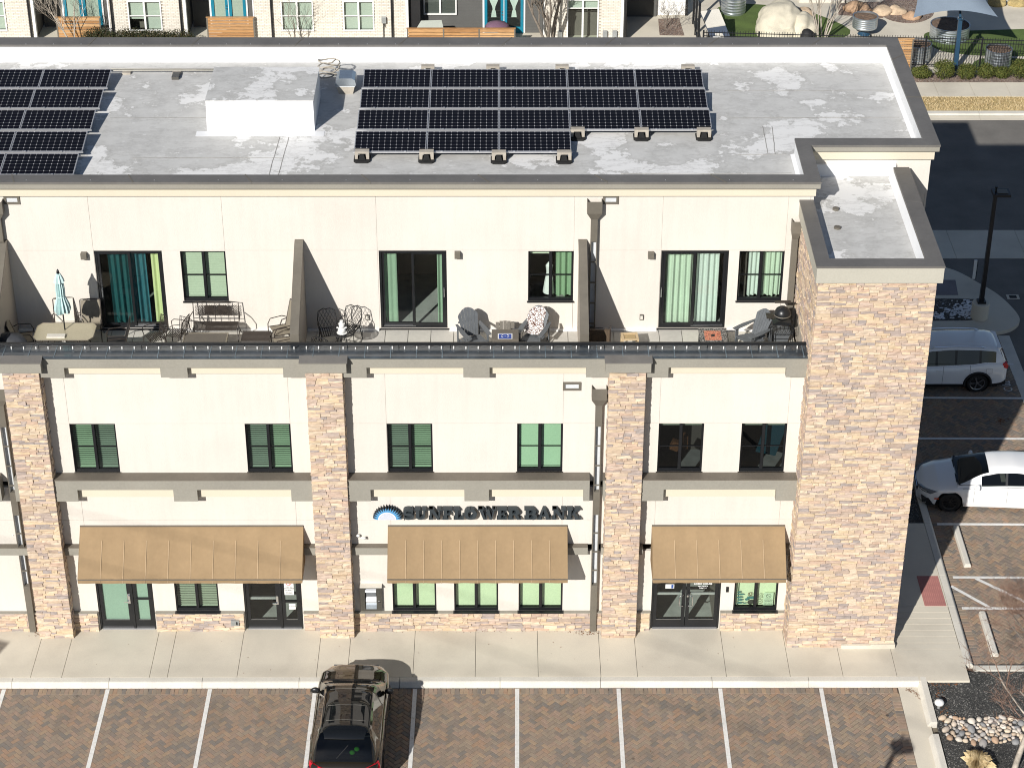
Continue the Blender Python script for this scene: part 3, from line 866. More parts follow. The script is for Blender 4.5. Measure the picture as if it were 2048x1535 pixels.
def window(x0, x1, z0, z1, y, fill, muntin=True, sill='frame', recess=0.045, glass=('glass', 'glass'), sill_proud=0.05, name='window', low=None):
    fr = MB(); t = 0.036; ya = y + recess; yb = y + recess + .06
    fr.box(x0, ya, z0, x0 + t, yb, z1); fr.box(x1 - t, ya, z0, x1, yb, z1)
    fr.box(x0 + t, ya, z1 - t, x1 - t, yb, z1); fr.box(x0 + t, ya, z0, x1 - t, yb, z0 + t + .03)
    xm = (x0 + x1) / 2
    fr.box(xm - .032, ya - .01, z0 + t + .03, xm + .032, yb, z1 - t)
    # thin inner sash lines
    for a, b in ((x0 + t, xm - .032), (xm + .032, x1 - t)):
        fr.box(a, ya + .02, z0 + t + .03, a + .012, yb + .012, z1 - t); fr.box(b - .012, ya + .02, z0 + t + .03, b, yb + .012, z1 - t)
        if muntin:
            fr.box(a + .012, ya + .035, (z0 + z1) / 2 - .009, b - .012, yb + .014, (z0 + z1) / 2 + .009)
    # reveal liner
    fr.box(x0 - .0, y + .004, z0, x0 + .012, ya, z1); fr.box(x1 - .012, y + .004, z0, x1, ya, z1)
    W_ = bpart(fr, name, 'black')
    s = MB()
    if sill:
        s.box(x0 - .03, y - sill_proud, z0 - .035, x1 + .03, ya, z0 - .002)
        s.box(x0 + .012, y - .0, z0 - .001, x1 - .012, ya, z0 + .022)
        sub(s, 'sill', 'black', W_)
    for i, (a, b) in enumerate(((x0 + t + .012, xm - .044), (xm + .044, x1 - t - .012))):
        p = MB().add([(a - .02, yb - .012, z0 + t), (b + .02, yb - .012, z0 + t), (b + .02, yb - .012, z1 - t), (a - .02, yb - .012, z1 - t)], [(0, 1, 2, 3)])
        sub(p, 'pane', glass[i], W_)
        k = fill[i]
        aa, bb, cc, dd, yy = a - .03, b + .03, z0 + t, z1 - t, yb + .10
        if k == 'blind': sub(blind_mb(aa, bb, cc + .02, dd, yy), 'blind', 'blind', W_, kind='stuff')
        elif k == 'blind_closed': sub(blind_mb(aa, bb, cc + .02, dd, yy, 52, 0.05), 'blind', 'blind', W_, kind='stuff')
        elif k == 'shade': sub(MB().box(aa, yy, cc, bb, yy + .01, dd), 'roller_shade', 'shade', W_)
        elif k == 'shade_top': sub(MB().box(aa, yy, dd - .14, bb, yy + .05, dd), 'roller_shade', 'shade', W_)
        elif k == 'curtain': sub(curtain_mb(aa, bb, cc, dd, yy + .04, seed=int(a * 100)), 'curtain', 'curtain', W_)
        elif k == 'curtain_half': sub(curtain_mb(aa + (bb - aa) * .45, bb, cc, dd, yy + .04, seed=int(a * 100)), 'curtain', 'curtain', W_)
        elif k == 'curtain_green': sub(curtain_mb(aa + (bb - aa) * .2, bb, cc, dd, yy + .04, .03, .16, seed=3), 'curtain', 'curtain_green', W_)
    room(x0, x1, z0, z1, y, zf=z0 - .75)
    return W_

def slider(x0, x1, z0, z1, y, left_first, fills, handle_x, glass):
    fr = MB(); t = .06; ya = y + .03; yb = y + .12
    fr.box(x0, ya, z0, x0 + t, yb, z1); fr.box(x1 - t, ya, z0, x1, yb, z1)
    fr.box(x0 + t, ya, z1 - t, x1 - t, yb, z1); fr.box(x0 + t, ya, z0, x1 - t, yb, z0 + .05)
    fr.box(x0 - .05, y - .03, z0 - .04, x1 + .05, ya, z0 - .002)
    D = bpart(fr, 'sliding_door', 'black')
    xm = (x0 + x1) / 2
    for i, (a, b) in enumerate(((x0 + t, xm + .04), (xm - .04, x1 - t))):
        front = (i == 0) == left_first
        yy = y + (.045 if front else .085)
        lf = MB(); s = .065
        lf.box(a, yy, z0 + .05, a + s, yy + .035, z1 - t); lf.box(b - s, yy, z0 + .05, b, yy + .035, z1 - t)
        lf.box(a + s, yy, z1 - t - s, b - s, yy + .035, z1 - t); lf.box(a + s, yy, z0 + .05, b - s, yy + .035, z0 + .05 + .09)
        sub(lf, 'leaf_frame', 'black', D)
        sub(MB().add([(a + s - .01, yy + .017, z0 + .13), (b - s + .01, yy + .017, z0 + .13), (b - s + .01, yy + .017, z1 - t - s + .01), (a + s - .01, yy + .017, z1 - t - s + .01)], [(0, 1, 2, 3)]), 'pane', glass[i], D)
        if not front:
            sub(MB().box(a + .02, y + .031, z0 + .051, b, y + .083, z0 + .058), 'track', 'metal', D)
    sub(MB().tube([(handle_x, y + .03, z0 + .95), (handle_x, y - .03, z0 + .97), (handle_x, y - .03, z0 + 1.2), (handle_x, y + .03, z0 + 1.22)], .013), 'handle', 'metal', D)
    for k, (f0, f1, matn, zb, amp) in enumerate(fills):
        sub(curtain_mb(f0, f1, z0 + zb, z1 - .08, y + .24, amp, .15, seed=k + int(x0 * 10)), 'curtain', matn, D)
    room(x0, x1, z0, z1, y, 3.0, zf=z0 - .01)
    return D

# --- openings
W2 = [(-11.426, -10.238), (-6.861, -5.667), (-3.152, -1.963), (0.253, 1.448), (3.958, 5.14), (6.125, 7.311)]
W3 = [(-8.594, -7.404), (0.551, 1.741), (6.104, 7.29)]
D3 = [(-10.85, -9.07), (-3.38, -1.60), (4.05, 5.83)]
GW = [(-9.12, -7.93), (-3.15, -1.95), (-1.46, -0.25), (0.31, 1.52), (6.23, 7.43)]
GD = [(-11.27, -9.72), (-7.24, -5.645), (3.965, 5.86)]
Z2a, Z2b, Z3a, Z3b = 5.405, 6.915, 9.09, 10.585
op_low = [(a, b, 0.80, 2.42) for a, b in GW] + [(a, b, 0.0, 2.46) for a, b in GD]
# ground floor wall, band wall, upper wall
wall(-24, 7.70, 0.15, 2.82, 0.0, [], [], op_low)
wall(-24, 7.70, 3.04, 4.92, 0.0, [-20.6, -16.4, -11.37, -5.66, -3.13, 1.47, 3.96, 7.30], [3.85], [])
wall(-24, 7.70, 5.10, 8.70, 0.0, [-19.0, -16.5, -11.43, -5.67, -3.16, 1.45, 3.96, 7.31], [6.925], [(a, b, Z2a, Z2b) for a, b in W2])
op3 = [(a, b, Z3a, Z3b) for a, b in W3] + [(a, b, 8.25, 10.60) for a, b in D3]
wall(-24, 7.86, 8.10, 12.30, 2.655, [-18.6, -15.2, -10.86, -7.41, -3.41, 1.745, 4.04, 7.29], [10.61], op3)
# plain body behind the facade
core = MB()
core.box(-24, 3.6 + 2.3, 0.15, 11.28, 11.7, 12.1)
core.box(7.95, 4.82, 0.15, 11.27, 4.98, 12.6)
core.box(7.95, 4.985, 0.15, 11.27, 5.89, 12.1)
bpart(core, 'rear_walls', 'stucco')
side = MB(); side.box(7.864, 2.66, 8.2, 7.94, 4.82, 12.6)
bpart(side, 'return_wall', 'stucco')
bk = MB(); bk.box(-24, 11.70, 12.1, 11.28, 11.80, 12.6); bk.box(11.28, 4.83, 0.15, 11.33, 11.8, 12.6); bpart(bk, 'parapet_backing', 'stucco')
st = MB(); st.box(8.2, 11.81, 0.15, 11.50, 18.25, 10.0)
bpart(st, 'unseen_rear_block', 'stucco', label='unseen lower block behind the main roof, added to cast a street shadow')  # hidden block, added to cast the raised step of the street shadow
# floor slabs (close the storeys off)
fs = MB(); fs.box(-24, .11, 3.05, 7.86, 5.8, 3.25); fs.box(-24, .11, 7.9, 7.86, 5.8, 8.05)
bpart(fs, 'floor_slab', 'room')

# --- windows
B2 = 'blind'
for (a, b), f, gl in zip(W2, [('blind', 'blind'), ('blind', 'blind'), ('blind', 'blind'), ('blind_closed', 'blind_closed'), ('shade_top', 'shade_top'), ('shade_top', 'shade_top')],
                         [('glass_green', 'glass_dark'), ('glass_dark', 'glass_green'), ('glass_dark', 'glass_green'), ('glass_green', 'glass_green'), ('glass_office', 'glass_office'), ('glass_office', 'glass_office')]):
    window(a, b, Z2a, Z2b, 0.0, f, True, glass=gl, sill_proud=0.0)
for (a, b), f, gl in zip(W3, [('blind_closed', 'blind_closed'), ('shade_top', 'curtain_green'), ('curtain_half', 'curtain')], [('glass', 'glass'), ('glass_clear', 'glass'), ('glass_clear', 'glass')]):
    window(a, b, Z3a, Z3b, 2.655, f, True, glass=gl)
for i, (a, b) in enumerate(GW):
    window(a, b, 0.80, 2.42, 0.0, ('blind', 'blind') if i == 0 else ('shade', 'shade'), False, recess=.03, glass=('glass', 'glass'), sill_proud=.12)
slider(*D3[0], 8.25, 10.60, 2.655, True, [(-10.55, -9.55, 'curtain_teal', .03, .035), (-9.42, -9.12, 'curtain_yellow', .02, .025)], -10.74, ('glass_dark', 'glass_clear'))
slider(*D3[1], 8.25, 10.60, 2.655, False, [(-3.26, -2.93, 'curtain_green', .03, .012), (-1.86, -1.66, 'curtain_green', .03, .03)], -1.68, ('glass_clear', 'glass_clear'))
slider(*D3[2], 8.25, 10.60, 2.655, True, [(4.16, 4.93, 'curtain', .03, .035), (5.02, 5.62, 'curtain', .03, .035)], 4.09, ('glass', 'glass_clear'))
# things seen inside the right-hand office windows of the middle storey
ins = MB(); ins.cbox((4.45, .45, 5.95), (.22, .18, .26), Matrix.Rotation(.4, 3, 'Y')); ins.cbox((4.72, .5, 6.05), (.12, .2, .4)); bpart(ins, 'office_item', 'leaf_brown')
ins = MB(); ins.cbox((7.0, .55, 6.1), (.55, .05, 1.0), Matrix.Rotation(.25, 3, 'Y')); bpart(ins, 'office_panel', M('teal_cloth', (0.02, .09, .12)))
# white dress shape behind the window of the middle flat
dr = MB(); dr.lathe([(.17, 9.15), (.13, 9.45), (.08, 9.75), (.10, 9.95), (.03, 10.05)], (1.12, 3.05, 0), 10); bpart(dr, 'hanging_dress', 'white')

# --- ground floor doors
def leaf(D, a, b, z0, z1, y, bottom=.24, gl='glass', bar=None, bar2=False, pull=None):
    lf = MB(); s = .10
    lf.box(a, y, z0, a + s, y + .045, z1); lf.box(b - s, y, z0, b, y + .045, z1)
    lf.box(a + s, y, z1 - .1, b - s, y + .045, z1); lf.box(a + s, y, z0, b - s, y + .045, z0 + bottom)
    sub(lf, 'leaf_frame', 'black', D)
    sub(MB().add([(a + s, y + .022, z0 + bottom), (b - s, y + .022, z0 + bottom), (b - s, y + .022, z1 - .1), (a + s, y + .022, z1 - .1)], [(0, 1, 2, 3)]), 'pane', gl, D)
    sub(MB().box(a + s, y + .0, z0 + bottom + .001, b - s, y + .012, z0 + bottom + .012), 'glazing_bead', 'metal', D)
    if bar: sub(MB().box(a + s - .02, y + .07, bar - .035, b - s + .02, y + .11, bar + .035), 'push_bar', 'alu', D)

def door_frame(x0, x1, z1, y=0.0, mids=()):
    fr = MB(); t = .05
    fr.box(x0, y + .02, .16, x0 + t, y + .14, z1); fr.box(x1 - t, y + .02, .16, x1, y + .14, z1); fr.box(x0 + t, y + .02, z1 - t, x1 - t, y + .14, z1)
    for m in mids: fr.box(m - .03, y + .02, .16, m + .03, y + .14, z1 - t)
    D = bpart(fr, 'door', 'black')
    sub(MB().box(x0 + t, y - .02, .150, x1 - t, y + .13, .168), 'threshold', 'alu', D)
    return D
# door under the left awning, frosted glass
D = door_frame(-11.27, -9.72, 2.46, mids=[-10.32])
D['label'] = 'black glazed door with frosted glass and side light'
leaf(D, -11.22, -10.35, .17, 2.41, .05, .27, 'glass')
leaf(D, -10.29, -9.77, .17, 2.41, .05, .27, 'glass')
sub(MB().box(-10.29, .04, 1.14, -9.77, .10, 1.19), 'mid_rail', 'black', D)
frost = M('frosted_panel', (0.40, 0.50, 0.47), .5, .02)
sub(MB().box(-11.13, .10, .44, -10.45, .105, 2.3), 'frosted_panel', frost, D); sub(MB().box(-10.19, .10, .44, -9.87, .105, 2.3), 'frosted_panel', frost, D)
h = MB(); h.box(-10.44, .03, 1.02, -10.37, .05, 1.34); h.lathe([(.03, 0), (.03, .03)], (-10.405, .0, 1.28), 10, 'y'); h.bar((-10.405, .0, 1.10), (-10.53, -.01, 1.10), .025, .025); sub(h, 'handle', 'chrome', D)
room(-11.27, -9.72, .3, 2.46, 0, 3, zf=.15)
# second door of the left awning, clear glass with push bar
D = door_frame(-7.24, -5.645, 2.46, mids=[-6.24])
D['label'] = 'black glazed door with push bar and no smoking notice'
leaf(D, -7.19, -6.27, .17, 2.41, .05, .27, 'glass_clear', bar=1.13)
leaf(D, -6.21, -5.70, .17, 2.41, .05, .27, 'glass_clear')
sub(MB().box(-6.21, .04, 1.04, -5.70, .10, 1.09), 'mid_rail', 'black', D)
h = MB(); h.box(-6.36, .03, .98, -6.30, .05, 1.26); h.bar((-6.33, .0, 1.02), (-6.46, -.01, 1.04), .025, .025); sub(h, 'handle', 'chrome', D)
nt_ = MB().box(-6.12, .045, 1.30, -5.86, .05, 1.82); nw = sub(nt_, 'notice', 'white', D)
sub(MB().box(-6.02, .045, .80, -5.84, .05, 1.0), 'small_notice', 'white', D)
red = M('sign_red', (0.6, 0.03, 0.03)); blk = M('sign_ink', (0.02, .02, .02))
def ring_mb(cx, cz, y, r, wd, n=20):
    mb = MB(); vs = []
    for k in range(n):
        a = 2 * PI * k / n
        vs += [(cx + math.cos(a) * r, y, cz + math.sin(a) * r), (cx + math.cos(a) * (r - wd), y, cz + math.sin(a) * (r - wd))]
    mb.add(vs, [(2 * k, 2 * k + 1, (2 * k + 3) % (2 * n), (2 * k + 2) % (2 * n)) for k in range(n)])
    return mb
rg = ring_mb(-5.99, 1.70, .043, .075, .014); rg.bar((-6.04, .043, 1.75), (-5.94, .043, 1.65), .014, .002, (0, 1, 0)); sub(rg, 'prohibition_ring', red, D)
def signtext(body, size, x, y, z, mat, par, sx=1.0, rot=(R(90), 0, 0)):
    return text_obj('lettering', body, size, mat, par, (x, y, z - .15), rot, .0008, 'CENTER', sx=sx)
MAT['ink'] = blk
for ln, zz, sz in (('THIS IS A', 1.56, .05), ('SMOKE FREE', 1.505, .05), ('PROPERTY', 1.45, .05), ('thank you for', 1.395, .035), ('not smoking', 1.35, .035)):
    signtext(ln, sz, -5.99, .042, zz, 'ink', D)
signtext('NO SOLICITING', .026, -5.93, .042, .90, 'ink', D)
room(-7.24, -5.645, .3, 2.46, 0, 3, zf=.15)
# bank entrance, double doors
D = door_frame(3.965, 5.86, 2.46)
D['label'] = 'black double glass doors of the bank with lobby hours lettering'
leaf(D, 4.015, 4.905, .17, 2.41, .05, .27, 'glass_clear', bar=1.27)
leaf(D, 4.920, 5.81, .17, 2.41, .05, .27, 'glass_clear', bar=1.27)
for sx_, xx in ((-1, 4.83), (1, 4.995)):
    sub(MB().tube([(xx, .05, 1.34), (xx, -.04, 1.34), (xx + sx_ * .09, -.05, 1.30), (xx + sx_ * .10, -.05, 1.0), (xx + sx_ * .06, -.04, .96), (xx, -.04, .96), (xx, .05, .96)], .016, 8), 'handle', 'chrome', D, smooth=True)
sub(MB().box(4.94, .03, 1.22, 4.985, .05, 1.28), 'lock_cylinder', 'chrome', D)
MAT['letter_white'] = M('white_lettering', (0.85, .85, .85), .6)
for ln, zz, sz, xx in (('Guardian', 1.84, .13, 4.46), ('Mortgage', 1.73, .13, 4.46), ('Sunflower', 1.86, .13, 5.37), ('Bank', 1.75, .14, 5.37), ('LOBBY HOURS', 1.63, .075, 5.37), ('Mon - Thu 9 - 5', 1.555, .042, 5.37), ('Friday 9 - 6', 1.50, .042, 5.37)):
    o_ = signtext(ln, sz, xx, .062, zz, 'letter_white', D); o_.data.offset = .0025
nb = sub(MB().box(4.34, .055, 1.50, 4.58, .062, 1.64), 'notice', 'white', D)
sub(MB().box(4.50, .052, 1.51, 4.56, .0545, 1.63), 'notice_mark', M('sign_blue', (.03, .08, .3)), D)
room(3.965, 5.86, .3, 2.46, 0, 3.2, zf=.15)
# stickers in the window by the entrance
MAT['sticker_dark'] = M('sticker_dark', (.03, .035, .03)); MAT['sticker_teal'] = M('sticker_teal', (.04, .18, .2)); MAT['sticker_pale'] = M('sticker_pale', (.62, .74, .60))
skr = MB()
for (x, z, a, b) in ((6.38, 1.35, .05, .03), (6.42, 1.27, .10, .03), (6.40, 1.17, .08, .035), (6.42, 1.08, .08, .03), (6.41, .98, .09, .03), (6.60, 1.10, .05, .045), (6.55, .97, .05, .02)):
    skr.add([(x + math.cos(t_ * PI / 6) * a, .088, z + math.sin(t_ * PI / 6) * b) for t_ in range(12)], [tuple(range(12))])
sk = bpart(skr, 'window_stickers', 'sticker_teal')
bpart(ring_mb(6.68, 1.28, .088, .06, .02), 'sticker_ring', 'leaf_brown')
bpart(MB().box(6.61, .086, 1.12, 6.80, .088, 1.20), 'window_sticker', 'sticker_teal')
bpart(MB().lathe([(.0, 0.086), (.085, .086), (.085, .088), (0, .088)], (6.71, 0, 1.0), 16, 'y'), 'round_sticker', 'sticker_dark')
for cz in (1.22, 1.03):
    bpart(ring_mb(6.96, cz, .088, .082, .012), 'sticker_ring', 'sticker_dark')
    signtext('NO', .06, 6.96, .087, cz - .02, 'ink', B)
bpart(MB().box(7.06, .086, .90, 7.33, .090, 1.33), 'notice', 'sticker_pale')
nsr = ring_mb(7.20, 1.22, .085, .07, .012); nsr.bar((7.15, .085, 1.26), (7.25, .085, 1.18), .012, .002, (0, 1, 0)); bpart(nsr, 'sticker_ring', 'sticker_dark')
for ln, zz in (('THIS IS A', 1.11), ('SMOKE FREE', 1.065), ('PROPERTY', 1.02), ('thank you for', .97), ('not smoking', .93)):
    signtext(ln, .042, 7.20, .084, zz, 'ink', B)

# --- trims
def beam(x0, x1, y, z0, z1, name='cornice_beam', mat='trim', y1=0.0):
    return bpart(MB().box(x0, y, z0, x1, y1, z1), name, mat)
bays = [(-11.95, -5.155), (-4.215, 2.6), (3.54, 7.68)]
def cornice(zb, zt, zk, blocks, cream_z, yf=-.33, spout=None, left=True):
    for i, (a, b) in enumerate(bays):
        segs = [(a, b)] if not (spout and i == 1) else [(a, 2.17), (2.53, b)]
        for s0, s1 in segs: beam(s0, s1, yf, zb, zt)
        for s0, s1 in segs: bpart(MB().box(s0 - .0, yf - .025, zt + .001, s1, -.001, zt + .026), 'flashing', 'flash')
    for s0, s1 in blocks:
        beam(s0, s1, yf, zk, zb - .001, 'bracket_block')
    for i, (a, b) in enumerate(bays):
        bpart(MB().box(a, yf + .16, cream_z, b if i != 1 or not spout else 2.17, -.001, zb - .002), 'cream_frieze', 'cream')
    if left:
        beam(-24, -13.38 if spout else -12.89, yf, zb, zt); beam(-13.62 - .0, -13.38, yf, zk, zb - .001, 'bracket_block')
        if spout: beam(-13.01, -12.89, yf, zk, zt)
        bpart(MB().box(-24, yf - .025, zt + .001, -13.38 if spout else -12.89, -.001, zt + .026), 'flashing', 'flash')
        bpart(MB().box(-24, yf + .16, cream_z, -13.62, -.001, zb - .002), 'cream_frieze', 'cream')
cornice(5.05, 5.355, 4.685, [(-11.95, -11.36), (-8.83, -8.20), (-5.72, -5.155), (-4.215, -3.62), (-1.14, -.49), (2.01, 2.17), (2.53, 2.60), (3.54, 4.13), (7.11, 7.68)], 4.72, spout=True)
cornice(8.82, 9.14, 8.53, [(-11.95, -11.31), (-8.86, -8.17), (-5.73, -5.155), (-4.215, -3.60), (-1.13, -.46), (2.01, 2.60), (3.54, 4.11), (7.12, 7.68)], 8.55)
for a, b in ((-24, -12.89), (-11.95, -5.155), (-4.215, 2.17), (2.53, 2.6), (3.54, 3.66), (7.5, 7.68)):
    beam(a, b, -.16, 2.80, 3.045, 'belt_course'); bpart(MB().box(a, -.18, 3.046, b, -.001, 3.066), 'flashing', 'flash')
for a, b in ((-24, -12.89), (-11.95, -11.29), (-9.70, -7.26), (-5.62, -5.155), (-4.215, 2.6), (3.54, 3.945), (5.88, 7.68)):
    bpart(MB().box(a, -.115, .772, b, -.001, .790), 'wainscot_cap', 'trim')

# --- ledge stone
def stone_variant(rs):
    j = lambda a: rs.uniform(-a, a)
    fb = [(-.5, -.5 + j(.10), -.5 + j(.04)), (j(.2), -.5 + j(.16), -.5 + j(.05)), (.5, -.5 + j(.10), -.5 + j(.04))]
    ft = [(-.5 + abs(j(.02)), -.42 + j(.10), .5 + j(.04)), (j(.2), -.44 + j(.14), .5), (.5 - abs(j(.02)), -.42 + j(.10), .5 + j(.04))]
    vs = fb + ft + [(-.5, .5, -.5), (.5, .5, -.5), (-.5, .5, .5), (.5, .5, .5)]
    fs = [(0, 1, 4, 3), (1, 2, 5, 4), (3, 4, 5, 9, 8), (0, 6, 7, 2, 1), (0, 3, 8, 6), (2, 7, 9, 5)]
    return vs, fs
rsv = random.Random(21)
SV = [stone_variant(rsv) for _ in range(8)]
SME = []
for vs, f_ in SV:
    me = bpy.data.meshes.new('stone'); me.from_pydata(vs, [], f_); me.materials.append(MAT['stone']); SME.append(me)
stone_list = []   # (centre, size, plane)
def lay_stones(u0, u1, z0, z1, face, plane, rh=0.074, lmin=.12, lmax=.46, seed=1, holes=(), dmax=.042):
    """plane '-y': u=x, face=y ; '-x': u=y, face=x (outward -x) ; '+x': outward +x"""
    rs = random.Random(seed)
    z = z0
    while z < z1 - .02:
        h = min(rh * rs.choice((.8, 1, 1, 1.15, 1.35)), z1 - z)
        if z1 - z - h < .03: h = z1 - z
        u = u0
        while u < u1 - .01:
            L = rs.uniform(lmin, lmax)
            if u1 - u - L < .09: L = u1 - u
            if not any(a < u + L / 2 < b for a, b in holes):
                split = h > .085 and rs.random() < .25
                for q in ((0, .5), (.5, 1)) if split else ((0, 1),):
                    d = rs.uniform(.004, dmax)
                    zz0 = z + h * q[0]; zz1 = z + h * q[1]
                    g = .0025
                    sz = (L - 2 * g, .05 + d, zz1 - zz0 - 2 * g)
                    c_u = u + L / 2; c_z = (zz0 + zz1) / 2
                    if plane == '-y': c = (c_u, face - d / 2 + .025, c_z)
                    elif plane == '-x': c = (face - d / 2 + .025, c_u, c_z)
                    else: c = (face + d / 2 - .025, c_u, c_z)
                    stone_list.append((c, sz, plane))
            u += L
        z += h
TX0, TX1, TY = 7.67, 10.58, -.81
T_TOP = 11.62
tower_first = len(stone_list)
lay_stones(TX0 - .012, TX1 + .012, .15, T_TOP, TY, '-y', seed=2)
tower_last = len(stone_list)
lay_stones(TY + .05, 0.0, .15, T_TOP, TX0, '-x', seed=3)
lay_stones(0.0, 2.65, 9.0, T_TOP, TX0, '-x', seed=4)
lay_stones(TY + .05, 4.8, .15, T_TOP, TX1, '+x', seed=5, lmax=.6)
for k, (a, b) in enumerate(((-20.63, -19.69), (-12.89, -11.95), (-5.155, -4.215), (2.60, 3.54))):
    lay_stones(a, b, .15, 8.79, -.38, '-y', seed=10 + k)
    lay_stones(-.34, 0.0, .15, 8.79, a + .02, '-x', seed=30 + k)
    lay_stones(-.34, 0.0, .15, 8.79, b - .02, '+x', seed=40 + k)
for k, (a, b, hl) in enumerate(((-24, -20.63, ()), (-19.69, -12.89, ()), (-11.95, -5.155, ((-11.3, -9.69), (-7.27, -5.61))), (-4.215, 2.6, ()), (3.54, 7.67, ((3.93, 5.89),)))):
    rs_ = [a] + [v for h_ in hl for v in h_] + [b]
    for m in range(0, len(rs_), 2):
        lay_stones(rs_[m], rs_[m + 1], .15, .772, -.07, '-y', seed=60 + k * 5 + m, rh=.078)
idx = sorted(range(tower_first, tower_last), key=lambda i: -stone_list[i][1][0] * stone_list[i][1][2])[:300]
chosen = set(idx)
rs = random.Random(9)
V = []; F = []
for i, (c, sz, plane) in enumerate(stone_list):
    if i in chosen:
        o = bpy.data.objects.new('stone', SME[i % 8]); C.objects.link(o); o.parent = B
        o.location = (c[0], c[1], c[2] - .15); o.scale = (sz[0], sz[1], sz[2])
        continue
    vs, f_ = SV[i % 8]
    b0 = len(V)
    for x, y, z in vs:
        if plane == '-y': p = (c[0] + x * sz[0], c[1] + y * sz[1], c[2] + z * sz[2])
        elif plane == '-x': p = (c[0] + y * sz[1], c[1] + x * sz[0], c[2] + z * sz[2])
        else: p = (c[0] - y * sz[1], c[1] + x * sz[0], c[2] + z * sz[2])
        V.append((p[0], p[1], p[2] - .15))
    F += [tuple(b0 + q for q in f) for f in f_]
me = bpy.data.meshes.new('stone_veneer'); me.from_pydata(V, [], F); me.materials.append(MAT['stone'])
o = bpy.data.objects.new('stone_veneer', me); C.objects.link(o); o.parent = B; o['kind'] = 'stuff'
# cores behind the stone
cores = MB()
cores.box(TX0 + .03, TY + .03, .15, TX1 - .03, 4.79, T_TOP)
for a, b in ((-20.63, -19.69), (-12.89, -11.95), (-5.155, -4.215), (2.60, 3.54)): cores.box(a + .03, -.355, .15, b - .03, -.001, 8.80)
bpart(cores, 'pier_core', 'mortar')
wc = MB()
for a, b in ((-24, -12.95), (-11.9, -11.29), (-9.70, -7.26), (-5.62, -5.2), (-4.2, 2.55), (3.6, 3.945), (5.88, 7.65)): wc.box(a, -.055, .15, b, -.001, .771)
bpart(wc, 'wainscot_core', 'mortar')
bpart(MB().box(9.15, -.90, .15, 9.95, -.80, .27).box(9.95, -.905, .15, 10.62, -.80, .30), 'plinth_stone', 'concrete')

# --- pier caps
for a, b in ((-20.73, -19.59), (-13.0, -11.84), (-5.265, -4.095), (2.495, 3.65)):
    p = bpart(MB().box(a, -.55, 8.795, b, -.331, 9.085), 'pier_cap', 'trim')
    sub(MB().box(a, -.331, 8.795, a + .10, 0, 9.085).box(b - .10, -.331, 8.795, b, 0, 9.085), 'cap_return', 'trim', p)
    cp = MB(); cp.prism([(-.58, 9.086), (-.33, 9.172), (-.33, 9.19), (-.58, 9.115)], a - .03, b + .03, 'x'); recalc(sub(cp, 'cap_flashing', 'coping', p))

# --- balcony: deck, parapet cap, railing
MAT['capmetal'] = M('dark_glossy_cap', (0.050, 0.062, 0.075), 0.28, 0.35, 2.5, 0.1, 12, coat=.6)
MAT['capseam'] = M('cap_seam_metal', (.13, .17, .20), .3, .3, 3)
bpart(MB().box(-24, 0.101, 8.05, 7.66, 2.655, 8.16), 'balcony_deck', 'mortar')
bpart(MB().box(-24, .101, 8.16, 7.66, .19, 9.13).box(-24, -.0, 8.69, 7.66, .10, 9.13), 'balcony_parapet', 'stucco')
bpart(MB().box(-24, 2.56, 8.19, D3[0][0] - .05, 2.654, 8.24).box(D3[0][1] + .05, 2.56, 8.19, D3[1][0] - .05, 2.654, 8.24).box(D3[1][1] + .05, 2.56, 8.19, D3[2][0] - .05, 2.654, 8.24).box(D3[2][1] + .05, 2.56, 8.19, 7.66, 2.654, 8.24), 'kick_flashing', 'white')
x = -24.0; i = 0
while x < 7.62:
    x2 = min(x + .657, 7.68)
    pc = MB(); pc.prism([(-.365, 9.10), (-.365, 9.165), (-.355, 9.172), (.20, 9.180), (.22, 9.175), (.22, 9.12), (.20, 9.15), (-.345, 9.14)], x + .002, x2 - .002, 'x')
    recalc(bpart(pc, 'parapet_cap', 'capmetal'))
    sb = MB().box(x2 - .012, -.37, 9.14, x2 + .012, .224, 9.186)
    bpart(sb, 'cap_seam', 'capseam')
    x = x2; i += 1
# deck pavers (61 cm squares)
me = None
px = MB()
for k in range(52):
    for j in range(4):
        x0 = -24 + k * .61; y0 = 2.64 - (j + 1) * .61
        if x0 > 7.5: continue
        x1 = min(x0 + .60, 7.64)
        o = MB().box(x0 + .006, max(y0 + .006, .2), 8.165, x1, y0 + .60, 8.20)
        if j < 2 and -13.6 < x0: bpart(o, 'deck_tile', 'deckpaver')
        else: px.add(o.v, o.f)
tag(bpart(px, 'deck_tiles', 'deckpaver'), kind='stuff')
rail = MB()
rail.box(-24, .02, 9.275, 7.62, .075, 9.345)
RL = bpart(rail, 'railing', 'black', label='black top rail with string lights along the balcony')
posts = MB()
x = -23.8
while x < 7.6:
    p = MB().box(x - .012, .035, 9.17, x + .012, .06, 9.275)
    if x > -13.6: sub(p, 'baluster', 'black', RL)
    else: posts.add(p.v, p.f)
    x += 1.314
sub(posts, 'balusters_beyond', 'black', RL, kind='stuff')
lw = MB(); pts = []
bulbs = []
x = -13.6; k = 0; rs = random.Random(12)
while x < 7.5:
    bulbs.append((x, .0 + rs.uniform(-.01, .01), 9.215 + rs.uniform(-.012, .012) - (.02 if rs.random() < .15 else 0)))
    x += .3135
for a, b in zip(bulbs[:-1], bulbs[1:]):
    pts += [(a[0], a[1], a[2] + .055), ((a[0] + b[0]) / 2, .0, 9.245)]
lw.tube(pts, .006, 4)
sub(lw, 'light_cable', 'black_matt', RL)
bm_ = None
for (x, y, z) in bulbs:
    m_ = MB().lathe([(.010, -.055), (.017, -.03), (.016, .01), (.013, .045)], (x, y, z), 6)
    sub(m_, 'bulb', 'white', RL, smooth=True)

